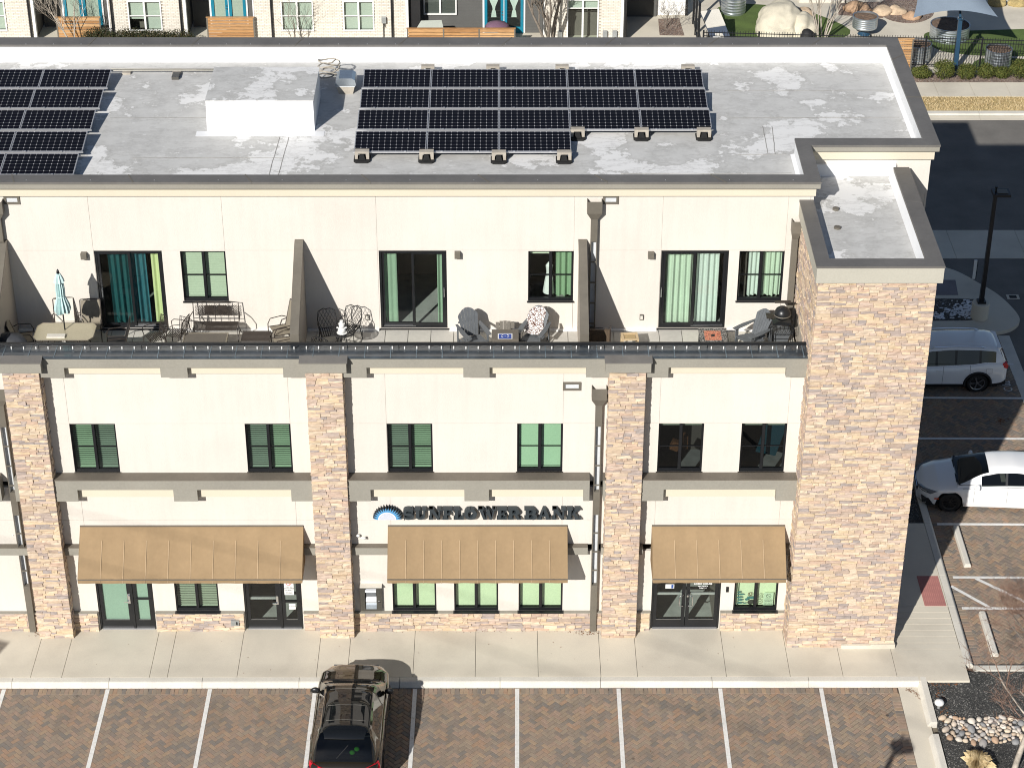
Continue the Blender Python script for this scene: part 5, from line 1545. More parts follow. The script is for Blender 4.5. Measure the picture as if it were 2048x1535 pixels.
MB().box(-.26, -.26, .20, .26, .26, .26).build('collar', 'spout_in', vt); mb = MB(); mb.add([(-.2, -.28, 0), (.2, -.28, 0), (.2, .28, 0), (-.2, .28, 0), (-.25, -.26, .20), (.25, -.26, .20), (.25, .28, .20), (-.25, .28, .20)], [(0, 1, 5, 4), (1, 2, 6, 5), (2, 3, 7, 6), (3, 0, 4, 7)]); mb.build('curb', 'ballast', vt)
cl = empty('coiled_duct', (-5.1, 10.1, 12.2), 0, 'loose coil of flexible pipe lying on the roof beside the ventilator', 'coiled pipe')
rs = random.Random(2); pts = [(math.cos(a * .5) * (.30 + .05 * math.sin(a)) , math.sin(a * .5) * .22 + .02 * math.sin(3 * a), .05 + .012 * a + .03 * math.sin(a * 1.3)) for a in range(0, 50)]
MB().tube(pts, .022, 5).build('coil', 'ballast', cl, smooth=True)
cdt = empty('roof_conduit', (-9.9, 10.62, 12.2), 0, 'grey electrical conduit running from the left solar array to the box', 'conduit')
MB().tube([(-11.5, 10.62, 12.29), (-9, 10.60, 12.29), (-5.6, 10.64, 12.29)], .022, 6).tube([(-11.5, 10.55, 12.27), (-8.2, 10.54, 12.27)], .016, 6).build('pipe', 'atm', cdt, origin=cdt.location)
for x in (-11.0, -9.55, -8.1, -6.9): MB().box(x - .12, 10.42, 12.202, x + .12, 10.74, 12.26).build('support_block', 'ballast', cdt, origin=cdt.location)
MB().box(-9.64, 10.05, 12.203, -9.44, 10.42, 12.29).build('junction_box', 'atm', cdt, origin=cdt.location)
sm = MB(); rs = random.Random(3)
def seam(x0, y0, x1, y1):
    p = []
    for k in range(9):
        t = k / 8; p.append((x0 + (x1 - x0) * t + rs.uniform(-.01, .01), y0 + (y1 - y0) * t + rs.uniform(-.012, .012), 12.203))
    for a, b in zip(p[:-1], p[1:]): sm.bar(a, b, .018, .006)
for y in (3.95, 5.1, 7.45, 9.3): seam(6.2 if y > 5 else 3.0, y, 10.9 if y > 5.1 else 7.5, y + .02)
for q in ((7.0, 5.2, 7.05, 6.9), (7.2, 5.15, 7.3, 6.9), (-6.3, 3.1, -6.2, 6.2), (-6.05, 3.1, -5.95, 6.2), (-11.0, 7.45, -8.3, 7.46), (-10, 4.9, -6.0, 4.93)): seam(*q)
bpart(sm, 'membrane_seam', M('seam_dirt', (.30, .29, .27), .9, .3, 4))

# ------------------------------------------------------------------ things on the balconies
DZ = 8.20
def slats_y(mb, x0, x1, y0, y1, z, n, w_, th=.012):
    for i in range(n):
        y = y0 + (y1 - y0) * (i + .5) / n
        mb.box(x0, y - w_ / 2, z - th / 2, x1, y + w_ / 2, z + th / 2)
# closed umbrella through the glass table
U = empty('patio_umbrella', (-11.57, 1.42, DZ), 0, 'closed pale aqua patio umbrella standing through the glass table', 'umbrella'); U.scale = (.9, .9, .925)
MB().tube([(0, 0, 0), (0, 0, 2.64)], .021, 8).build('pole', 'black', U)
MB().lathe([(.02, 2.60), (.045, 2.62), (.035, 2.68), (.012, 2.73)], (0, 0, 0), 10).build('finial', 'black', U, smooth=True)
def folded(prof, n=26, amp=.3, seed=1):
    rs = random.Random(seed); mb = MB(); vs = []
    ph = [rs.uniform(.75, 1.25) for _ in range(n)]
    for r, z in prof:
        for k in range(n):
            a = 2 * PI * k / n
            rr = r * (1 + (amp if k % 2 else -amp) * ph[k])
            vs.append((rr * math.cos(a), rr * math.sin(a), z + (.03 * math.sin(a * 4) if z < 1.6 else 0)))
    m = len(prof)
    return mb.add(vs, [(i * n + k, i * n + (k + 1) % n, (i + 1) * n + (k + 1) % n, (i + 1) * n + k) for i in range(m - 1) for k in range(n)])
folded([(.17, 1.36), (.19, 1.46), (.17, 1.62), (.10, 1.86), (.105, 2.1), (.09, 2.35)], 26, .28).build('canopy', 'aqua', U)
folded([(.135, 2.32), (.11, 2.44), (.05, 2.60)], 16, .18, 2).build('top_flap', 'aqua', U)
MB().lathe([(.11, 1.84), (.12, 1.86), (.11, 1.88)], (0, 0, 0), 12).build('tie_strap', 'aqua', U)
T = empty('glass_patio_table', (-11.55, 1.33, DZ), 0, 'long tan glass patio table with clipped corners around the umbrella pole', 'table')
oct_ = [(-.77, -.28), (-.66, -.44), (.66, -.44), (.77, -.28), (.77, .28), (.66, .44), (-.66, .44), (-.77, .28)]
mb = MB(); mb.prism(oct_, .715, .725); recalc(mb.build('top', 'tableglass', T))
MB().tube([(p[0] * 1.005, p[1] * 1.005, .72) for p in oct_ + oct_[:1]], .013, 6).build('rim', 'sling', T)
for sx in (-1, 1):
    for sy in (-1, 1):
        MB().tube([(sx * .6, sy * .38, 0), (sx * .52, sy * .30, .4), (sx * .56, sy * .34, .71)], .016, 6).build('leg', 'iron', T)
MB().box(-.42, -.36, .726, .05, -.20, .775).build('tray', 'kerb', T)
def sling_chair(x, y, rz, label, mat='sling', fr='iron', back_h=.98):
    r = empty('sling_chair', (x, y, DZ), rz, label, 'chair', 'sling patio chairs')
    mb = MB(); mb.add([(-.25, -.24, .42), (.25, -.24, .42), (.25, .20, .40), (-.25, .20, .40), (-.25, .36, back_h), (.25, .36, back_h)], [(0, 1, 2, 3), (3, 2, 5, 4)])
    mb.add([(-.25, -.24, .41), (.25, -.24, .41), (.25, .21, .39), (-.25, .21, .39), (-.25, .37, back_h), (.25, .37, back_h)], [(3, 2, 1, 0), (4, 5, 2, 3)])
    mb.build('sling', mat, r)
    for s in (-1, 1):
        MB().tube([(s * .27, -.26, .42), (s * .27, .20, .40), (s * .27, .37, back_h), (s * .25, .38, back_h + .02), (0, .385, back_h + .03)], .014, 6).build('side_rail', fr, r)
        MB().tube([(s * .29, -.28, 0), (s * .30, -.27, .5), (s * .30, -.20, .64), (s * .30, .12, .66), (s * .28, .27, .60)], .014, 6).build('arm', fr, r)
        MB().tube([(s * .29, .30, 0), (s * .28, .12, .41)], .014, 6).build('leg', fr, r)
    return r
sling_chair(-12.72, 1.55, R(100), 'tan sling chair at the left end of the glass table, in shade', back_h=.95)
sling_chair(-11.05, 2.18, R(4), 'tan sling chair behind the glass table, umbrella shadow beside it')
sling_chair(-10.22, 1.35, R(-82), 'dark sling chair at the right end of the glass table seen from its side', mat='black_matt')
sling_chair(-11.75, 2.25, R(8), 'pale sling chair behind the umbrella pole', mat='kerb')
gc = empty('covered_barbecue', (-12.85, .75, DZ), 0, 'low barbecue under a black cover at the far left of the balcony', 'covered grill')
mb = MB(); rs = random.Random(6); vs = []; n = 18
for j, (r, z) in enumerate(((.36, 0), (.38, .3), (.36, .6), (.33, .82), (.22, .95), (.02, 1.0))):
    for k in range(n):
        a = 2 * PI * k / n; rr = r * (1 + .07 * math.sin(a * 5 + j) + rs.uniform(-.03, .03))
        vs.append((rr * 1.25 * math.cos(a), rr * math.sin(a) * .8, z))
mb.add(vs, [(i * n + k, i * n + (k + 1) % n, (i + 1) * n + (k + 1) % n, (i + 1) * n + k) for i in range(5) for k in range(n)]); mb.build('cover', 'soft_black', gc, smooth=True)

def iron_chair(x, y, rz, label, arms=True):
    r = empty('iron_chair', (x, y, DZ), rz, label, 'chair', 'brown iron patio chairs')
    s = MB(); slats_y(s, -.23, .23, -.22, .22, .43, 9, .03); s.build('seat', 'iron', r)
    b = MB(); t = .012
    b.tube([(-.22, .20, .43), (-.24, .26, .7), (-.24, .30, .92), (0, .33, .97), (.24, .30, .92), (.24, .26, .7), (.22, .20, .43)], t, 6)
    for i in range(7):
        x_ = -.19 + i * .063; b.tube([(x_, .21, .45), (x_ * 1.08, .27, .7), (x_ * 1.05, .305, .93)], .007, 4)
    b.tube([(-.23, .255, .68), (.23, .255, .68)], .008, 4); b.tube([(-.23, .235, .56), (.23, .235, .56)], .008, 4)
    b.build('backrest', 'iron', r)
    for sx in (-1, 1):
        MB().tube([(sx * .24, .24, .66), (sx * .29, .05, .68), (sx * .30, -.18, .66), (sx * .28, -.25, .60), (sx * .25, -.22, .43), (sx * .27, -.26, 0)], t, 6).build('arm', 'iron', r)
        MB().tube([(sx * .22, .20, .43), (sx * .25, .27, 0)], t, 6).build('leg', 'iron', r)
    return r
iron_chair(-9.25, 1.55, R(-60), 'brown iron armchair facing right before the teal-curtained door')
iron_chair(-8.72, 1.75, R(-105), 'brown iron armchair turned towards the glider bench')
# glider bench with woven back
G = empty('glider_bench', (-7.74, 2.16, DZ), 0, 'brown iron glider bench with lattice back against the left flat wall', 'bench')
b = MB()
b.tube([(-.60, .24, .40), (-.60, .31, .95), (-.35, .33, .97), (0, .33, .955), (.35, .33, .97), (.60, .31, .95), (.60, .24, .40)], .014, 6)
for x in (-.36, -.02, .33): b.tube([(x, .25, .42), (x, .32, .955)], .010, 5)
b.tube([(-.60, .26, .50), (.60, .26, .50)], .010, 5); b.build('back_frame', 'iron', G)
l = MB()
for i in range(24):
    x = -.54 + i * .047
    for dz in (0,):
        l.bar((x, .272, .58), (min(x + .29, .56), .312, .87 if x + .29 <= .56 else .58 + (.56 - x)), .012, .006, (0, 1, 0))
        x2 = .54 - i * .047
        l.bar((x2, .275, .58), (max(x2 - .29, -.56), .315, .87 if x2 - .29 >= -.56 else .58 + (x2 + .56)), .012, .006, (0, 1, 0))
l.box(-.30, .29, .60, -.06, .30, .86); l.box(.06, .29, .60, .30, .30, .86)
l.build('woven_back', 'iron', G)
s = MB(); slats_y(s, -.58, .58, -.26, .22, .42, 8, .035); s.build('seat', 'iron', G)
for sx in (-1, 1):
    MB().tube([(sx * .62, .27, .68), (sx * .66, 0, .70), (sx * .66, -.24, .66), (sx * .64, -.28, .5), (sx * .62, -.24, .42)], .014, 6).build('arm', 'iron', G)
    MB().tube([(sx * .62, -.34, .02), (sx * .62, -.2, .20), (sx * .62, .2, .20), (sx * .62, .34, .02)], .014, 6).build('glider_foot', 'iron', G)
    MB().tube([(sx * .60, -.2, .20), (sx * .59, -.1, .42)], .01, 5).tube([(sx * .60, .2, .20), (sx * .59, .15, .42)], .01, 5).build('link', 'iron', G)
ct = empty('coffee_table', (-7.93, 1.42, DZ), 0, 'low brown coffee table in front of the glider bench', 'table')
MB().box(-.55, -.30, .40, .55, .30, .43).build('top', 'taupe', ct); MB().box(-.58, -.33, .385, .58, -.301, .44).box(-.58, .301, .385, .58, .33, .44).box(-.58, -.3, .385, -.551, .3, .44).box(.551, -.3, .385, .58, .3, .44).build('rim', 'sling', ct)
for sx in (-1, 1):
    for sy in (-1, 1): MB().box(sx * .52 - .02, sy * .27 - .02, 0, sx * .52 + .02, sy * .27 + .02, .385).build('leg', 'iron', ct)
# slatted side table and sling lounge chair by the first divider
stb = empty('slatted_side_table', (-6.62, 1.65, DZ), 0, 'low brown slatted metal table between the bench and the sling loungers', 'table')
s = MB(); slats_y(s, -.36, .36, -.26, .26, .38, 8, .045); s.build('top', 'iron', stb)
MB().tube([(-.37, -.27, .385), (.37, -.27, .385), (.37, .27, .385), (-.37, .27, .385), (-.37, -.27, .385)], .012, 5).build('rim', 'iron', stb)
for sx in (-1, 1):
    for sy in (-1, 1): MB().tube([(sx * .34, sy * .24, .38), (sx * .37, sy * .27, 0)], .011, 5).build('leg', 'iron', stb)
lc = sling_chair(-5.98, 1.95, R(-68), 'tan sling lounge chair with high back leaning against the first divider', back_h=1.12)
sling_chair(-5.86, 1.30, R(-75), 'brown sling lounge chair half hidden by the first divider', back_h=.9)
# middle flat: lattice chairs, round table, snowman
def lattice_chair(x, y, rz, label):
    r = empty('lattice_chair', (x, y, DZ), rz, label, 'chair', 'dark lattice-back garden chairs')
    b = MB(); H = .95
    pts = [(-.21, .20, .42), (-.25, .24, .65), (-.22, .30, .88), (-.08, .32, H), (0, .315, H - .03), (.08, .32, H), (.22, .30, .88), (.25, .24, .65), (.21, .20, .42)]
    b.tube(pts, .013, 6)
    for k in range(-5, 6):
        for s in (-1, 1):
            p = []
            for j in range(7):
                z = .44 + j * .08; x_ = k * .09 + s * (z - .68) * .5
                lim = .24 - max(0, (z - .8)) * .4
                if abs(x_) < lim: p.append((x_, .20 + (z - .42) * .23, z))
            if len(p) > 1: b.tube(p, .006, 4)
    b.build('backrest', 'black_matt', r)
    s_ = MB()
    for i in range(8): s_.bar((-.20 + i * .057, -.22, .42), (-.20 + i * .057, .2, .42), .03, .008)
    s_.tube([(-.22, -.24, .42), (.22, -.24, .42), (.22, .2, .42), (-.22, .2, .42), (-.22, -.24, .42)], .011, 5)
    s_.build('seat', 'black_matt', r)
    for sx in (-1, 1):
        MB().tube([(sx * .24, .24, .64), (sx * .28, 0, .66), (sx * .27, -.2, .62), (sx * .22, -.22, .43), (sx * .25, -.27, 0)], .011, 5).build('arm', 'black_matt', r)
        MB().tube([(sx * .2, .2, .42), (sx * .24, .28, 0)], .011, 5).build('leg', 'black_matt', r)
    return r
lattice_chair(-4.72, 1.85, R(12), 'dark lattice-back chair left of the round iron table, in the divider shade')
lattice_chair(-4.18, 2.02, R(-22), 'dark lattice-back chair behind the round iron table, against the lit wall')
lattice_chair(-4.75, .95, R(160), 'dark lattice-back chair in front of the round iron table, mostly behind the rail')
rt = empty('round_iron_table', (-4.30, 1.38, DZ), 0, 'round dark iron table with slatted top carrying a white snowman', 'table')
s = MB()
for i in range(-9, 10):
    x = i * .032; l_ = math.sqrt(max(0, .31 ** 2 - x * x)); s.bar((x, -l_, .70), (x, l_, .70), .018, .008)
s.tube([(.32 * math.cos(a * PI / 12), .32 * math.sin(a * PI / 12), .70) for a in range(25)], .014, 6)
s.build('top', 'black_matt', rt)
for k in range(4):
    a = k * PI / 2 + .6; MB().tube([(.05 * math.cos(a), .05 * math.sin(a), .69), (.10 * math.cos(a), .10 * math.sin(a), .35), (.27 * math.cos(a), .27 * math.sin(a), 0)], .011, 5).build('leg', 'black_matt', rt)
sn_ = empty('snowman_figure', (-4.32, 1.28, 8.915), 0, 'small white snowman figure standing on the round iron table', 'snowman')
MB().lathe([(.02, 0), (.09, .02), (.105, .08), (.08, .14), (.045, .16)], (0, 0, 0), 14).build('body', 'white', sn_, smooth=True)
MB().lathe([(.04, .155), (.07, .18), (.075, .22), (.05, .26), (.03, .27)], (0, 0, 0), 14).build('head', 'white', sn_, smooth=True)
MB().lathe([(.085, .262), (.085, .275), (.05, .278), (.048, .36), (.0, .362)], (0, 0, 0), 14).build('hat', 'white', sn_)
for sx in (-1, 1): MB().tube([(sx * .06, 0, .13), (sx * .13, -.02, .17)], .022, 6).build('arm', 'white', sn_, smooth=True)
MB().lathe([(.13, 0), (.14, .012), (.05, .02)], (0, 0, -.004), 14).build('base', 'white', sn_)

def adirondack(x, y, rz, label, mat='adiron'):
    r = empty('adirondack_chair', (x, y, DZ), rz, label, 'chair', 'grey adirondack chairs')
    # back slats, fan with round top; chair faces -y
    n = 6
    for i in range(n):
        u = (i - (n - 1) / 2) / ((n - 1) / 2)
        xt = u * .235; xb = u * .175
        def bp_(x, z, d): return (x, .12 + (z - .30) * .42 + d, z)
        def tz(x): return 1.0 - .17 * (x / .27) ** 2
        q = [(xb - .032, .30), (xb + .032, .30), (xt + .0435, tz(xt + .0435)), (xt, tz(xt) + .004), (xt - .0435, tz(xt - .0435))]
        m = MB(); m.add([bp_(a, b, -.009) for a, b in q] + [bp_(a, b, .009) for a, b in q], [(0, 1, 2, 3, 4), (9, 8, 7, 6, 5)] + [(k_, 5 + k_, 5 + (k_ + 1) % 5, (k_ + 1) % 5) for k_ in range(5)]); recalc(m.build('back_slat', mat, r))
    m = MB(); m.bar((-.26, .36, .62), (.26, .36, .62), .05, .03); m.bar((-.22, .20, .34), (.22, .20, .34), .06, .03); m.build('back_brace', mat, r)
    for i in range(6):
        y_ = -.40 + i * .10; z_ = .36 - (y_ + .4) * .19
        m = MB(); m.bar((-.26, y_, z_), (.26, y_, z_), .085, .018); m.build('seat_slat', mat, r)
    for sx in (-1, 1):
        m = MB(); m.bar((sx * .25, -.44, .33), (sx * .25, .42, .05), .11, .022, (1, 0, 0)); m.build('stringer', mat, r)
        m = MB(); m.bar((sx * .29, -.36, 0), (sx * .29, -.36, .56), .022, .10); m.build('front_leg', mat, r)
        m = MB(); m.prism([(sx * .36, -.46), (sx * .24, -.46), (sx * .25, .0), (sx * .28, .36), (sx * .34, .36), (sx * .38, -.1)], .565, .585); recalc(m.build('armrest', mat, r))
        m = MB(); m.bar((sx * .30, .30, .0), (sx * .30, .30, .56), .022, .08); m.build('rear_leg', mat, r)
    return r
adirondack(-.92, 1.72, R(22), 'grey adirondack chair nearest the middle sliding door, turned to the small table')
adirondack(.72, 1.82, R(-20), 'grey adirondack chair with a spotted blanket over its back')
adirondack(6.52, 1.75, R(-52), 'grey adirondack chair beside the black grill, back to the tower')
# spotted blanket draped over the back: follows the leaning back slats
bl = bpy.data.meshes.new('blanket'); vs = []; rs = random.Random(4); nn = 14; mm = 16
for j in range(mm + 1):
    for i in range(nn + 1):
        u = i / nn; v = j / mm
        x = (-.30 + .48 * u) * (1 - .25 * max(0, v - .75) * 2) + .015 * math.sin(v * 11)
        z = 1.0 - .19 * (x / .26) ** 2 * (1 if v < .9 else 1) - v * .62 + (.02 * math.sin(u * 9))
        z = max(z, .36 + .03 * math.sin(u * 7))
        yb = .12 + (z - .30) * .42 - .03 - .02 * math.sin(u * 12 + v * 5)
        if v > .8: yb -= (v - .8) * .9
        vs.append((x, yb, z))
bl.from_pydata(vs, [], [(j * (nn + 1) + i, j * (nn + 1) + i + 1, (j + 1) * (nn + 1) + i + 1, (j + 1) * (nn + 1) + i) for j in range(mm) for i in range(nn)])
m, nt, bs = newmat('spotted_fleece'); vo = N(nt, 'ShaderNodeTexVoronoi', feature='DISTANCE_TO_EDGE'); vo.inputs['Scale'].default_value = 15; nt.links.new(coords(nt), vo.inputs['Vector'])
nt.links.new(ramp(nt, vo.outputs['Distance'], [(0.06, (.10, .04, .03)), (.13, (.78, .75, .72))]), bs.inputs['Base Color']); bs.inputs['Roughness'].default_value = .95
bl.materials.append(m); bo = bpy.data.objects.new('blanket', bl); C.objects.link(bo); bl.shade_smooth()
bo.location = (.72, 1.82, DZ); bo.rotation_euler = (0, 0, R(-20)); tag(bo, 'white blanket with brown spots draped over the adirondack chair', 'blanket')
at = empty('adirondack_table', (-.06, 2.02, DZ), 0, 'small oval grey slatted table between the two adirondack chairs', 'table')
for i in range(5):
    x = -.20 + i * .10; l_ = .22 * math.sqrt(max(.1, 1 - (x / .27) ** 2)); MB().box(x - .046, -l_, .50, x + .046, l_, .52).build('top_slat', 'adiron_brown', at)
for sx in (-1, 1): m = MB(); m.bar((sx * .16, -.12, .49), (sx * .2, -.16, 0), .03, .06); m.bar((sx * .16, .12, .49), (sx * .2, .16, 0), .03, .06); m.build('leg', 'adiron_brown', at)
bx = empty('storage_box', (-.06, 1.22, DZ), 0, 'dark square box with a blue emblem sheet on it in front of the small table', 'box')
MB().box(-.35, -.25, 0, .35, .25, .70).build('body', 'taupe', bx)
m_ = M('emblem_blue', (.02, .06, .30), .6, .03); MB().box(-.19, -.245, .702, .19, .03, .706).build('sheet', 'white', bx); MB().box(-.165, -.24, .7065, .165, .0, .7085).build('emblem_field', m_, bx)
e_ = MB()
for s in (-1, 1):
    pts = [(s * .10 * math.cos(R(a)) , -.11 + .075 * math.sin(R(a)), .711) for a in range(-60, 61, 20)]
    e_.tube(pts, .006, 4)
e_.lathe([(.012, .709), (.010, .713)], (0, -.12, 0), 8); e_.build('emblem', 'white', bx)
# right flat
wc_ = empty('wicker_chair', (2.42, 1.50, DZ), R(178), 'brown wicker chair behind the second divider, back to the rail', 'chair')
MB().box(-.26, .18, .10, .26, .26, .80).build('backrest', 'wicker', wc_); MB().box(-.26, -.25, .30, .26, .18, .42).build('seat', 'wicker', wc_)
for sx in (-1, 1):
    MB().tube([(sx * .28, .24, 0), (sx * .28, .25, .84), (0, .25, .88)], .014, 6).build('frame', 'iron', wc_); MB().tube([(sx * .28, .2, .64), (sx * .28, -.25, .64), (sx * .27, -.26, 0)], .014, 6).build('arm', 'iron', wc_)
stl = empty('wooden_stool', (3.22, 1.55, DZ), R(4), 'low light wooden stool with open frame on the right balcony', 'stool')
MB().box(-.22, -.19, .42, .22, -.13, .45).box(-.22, .13, .42, .22, .19, .45).box(-.22, -.13, .42, -.16, .13, .45).box(.16, -.13, .42, .22, .13, .45).build('top_frame', 'teak', stl)
MB().box(-.15, -.12, .415, .15, .12, .425).build('seat_panel', 'gold_box', stl)
for sx in (-1, 1):
    for sy in (-1, 1): MB().box(sx * .20 - .02, sy * .17 - .02, 0, sx * .20 + .02, sy * .17 + .02, .42).build('leg', 'teak', stl)
rg_ = empty('patterned_table', (5.40, 1.52, DZ), 0, 'low table under a black cloth with a red patterned centre', 'table')
m, nt, bs = newmat('red_pattern'); vo = N(nt, 'ShaderNodeTexVoronoi'); vo.inputs['Scale'].default_value = 30; nt.links.new(coords(nt), vo.inputs['Vector'])
nt.links.new(ramp(nt, vo.outputs['Distance'], [(.3, (.62, .11, .06)), (.55, (.62, .35, .22)), (.7, (.2, .03, .02))]), bs.inputs['Base Color']); m1 = m
m, nt, bs = newmat('dark_pattern'); vo = N(nt, 'ShaderNodeTexVoronoi'); vo.inputs['Scale'].default_value = 26; nt.links.new(coords(nt), vo.inputs['Vector'])
nt.links.new(ramp(nt, vo.outputs['Distance'], [(.4, (.02, .02, .022)), (.62, (.30, .28, .26))]), bs.inputs['Base Color'])
MB().box(-.36, -.36, .46, .36, .36, .48).build('cloth', m, rg_); MB().box(-.22, -.24, .481, .22, .24, .485).build('centre_panel', m1, rg_); MB().lathe([(.06, .486), (.05, .495)], (0, 0, 0), 8).build('tray', 'black', rg_)
for sx in (-1, 1):
    for sy in (-1, 1): MB().box(sx * .32 - .02, sy * .32 - .02, 0, sx * .32 + .02, sy * .32 + .02, .46).build('leg', 'black', rg_)
gr = empty('black_grill', (7.20, 1.62, DZ), 0, 'black kettle grill on a wire stand beside the stone tower', 'grill')
MB().lathe([(.02, .92), (.12, .93), (.19, .99), (.215, 1.07), (.21, 1.14), (.17, 1.22), (.09, 1.28), (.02, 1.30)], (0, 0, 0), 20).build('kettle', 'black', gr, smooth=True)
MB().lathe([(.218, 1.05), (.225, 1.06), (.218, 1.08)], (0, 0, 0), 20).build('band', 'spout', gr)
MB().tube([(-.07, -.05, 1.27), (-.04, -.05, 1.34), (.04, -.05, 1.34), (.07, -.05, 1.27)], .012, 6).build('handle', 'iron', gr)
MB().box(-.24, -.12, .80, .24, .12, .86).build('control_panel', 'black', gr); MB().box(-.42, -.16, 1.02, -.22, .12, 1.04).build('side_shelf', 'iron', gr); MB().box(-.20, .12, 1.33, .22, .22, 1.36).build('top_shelf', 'iron', gr)
fr_ = MB()
for sx in (-1, 1):
    for sy in (-1, 1): fr_.tube([(sx * .30, sy * .16, 0), (sx * .30, sy * .16, .86)], .011, 5)
for z in (.22, .55): fr_.tube([(-.30, -.16, z), (.30, -.16, z), (.30, .16, z), (-.30, .16, z), (-.30, -.16, z)], .009, 5)
for i in range(6): fr_.tube([(-.28 + i * .11, -.16, .80), (-.24 + i * .11, -.17, .62), (-.30 + i * .11, -.16, .55)], .008, 4)
fr_.build('stand', 'black', gr)
pl = empty('dark_planter', (7.18, 2.12, DZ), 0, 'dark rectangular planter behind the black grill', 'planter')
mb = MB(); mb.add([(-.24, -.2, 0), (.24, -.2, 0), (.24, .2, 0), (-.24, .2, 0), (-.32, -.25, .35), (.32, -.25, .35), (.32, .25, .35), (-.32, .25, .35)], [(0, 1, 5, 4), (1, 2, 6, 5), (2, 3, 7, 6), (3, 0, 4, 7), (4, 5, 6, 7)]); mb.build('pot', 'adiron', pl)

# fallen leaves along the wall
lv = MB(); rs = random.Random(31)
def leaf_at(x, y, z, s):
    a = rs.uniform(0, 2 * PI); c_, s_ = math.cos(a) * s, math.sin(a) * s
    lv.add([(x - c_, y - s_, z), (x + s_ * .5, y - c_ * .5, z + s * .3), (x + c_, y + s_, z + .004), (x - s_ * .5, y + c_ * .5, z + s * .4)], [(0, 1, 2, 3)])
for k in range(60): leaf_at(2.25 + rs.gauss(0, .22), -.16 + rs.uniform(-.12, .06), .152, rs.uniform(.015, .03))
for k in range(40): leaf_at(rs.uniform(-4.1, 2.3), -.13 + rs.uniform(-.03, .02), .152, rs.uniform(.01, .02))
for k in range(24): leaf_at(-12.95 + rs.gauss(0, .1), -.2 + rs.uniform(-.1, .1), .152, rs.uniform(.015, .03))
for k in range(26): leaf_at(rs.uniform(-12, 10), rs.uniform(-2.0, -.4), .152, rs.uniform(.012, .028))
for k in range(70): leaf_at(11.42 + abs(rs.gauss(0, .12)), -2.4 - rs.random() * 1.6, .10, rs.uniform(.02, .035))
for k in range(40): leaf_at(11.3 + rs.random() * .8, -2.32 - rs.random() * .08, .10, rs.uniform(.015, .03))
for k in range(110):
    q_ = rs.random(); leaf_at(10.72 + .33 * q_ + rs.gauss(0, .05), -2.45 - .42 * q_ * q_ + rs.gauss(0, .03), .008, rs.uniform(.010, .022))
for k in range(26): leaf_at(rs.uniform(-11, 10), rs.uniform(-5.6, -2.5), .006, rs.uniform(.015, .03))
for k in range(30): leaf_at(15.9 + rs.gauss(0, .12), 10.9 + rs.gauss(0, .09), .006, rs.uniform(.02, .05))
tag(lv.build('fallen_leaves', 'leaf_brown'), 'dry brown leaves scattered along the wall, kerb and parking bays', kind='stuff')
# ------------------------------------------------------------------ vehicles (nose towards local +y)
def lerp_tab(tab, y):
    tab = sorted(tab)
    if y <= tab[0][0]: return tab[0][1]
    if y >= tab[-1][0]: return tab[-1][1]
    for (a, va), (b, vb) in zip(tab[:-1], tab[1:]):
        if a <= y <= b:
            t = (y - a) / (b - a); t = t * t * (3 - 2 * t) * .5 + t * .5
            return va + (vb - va) * t

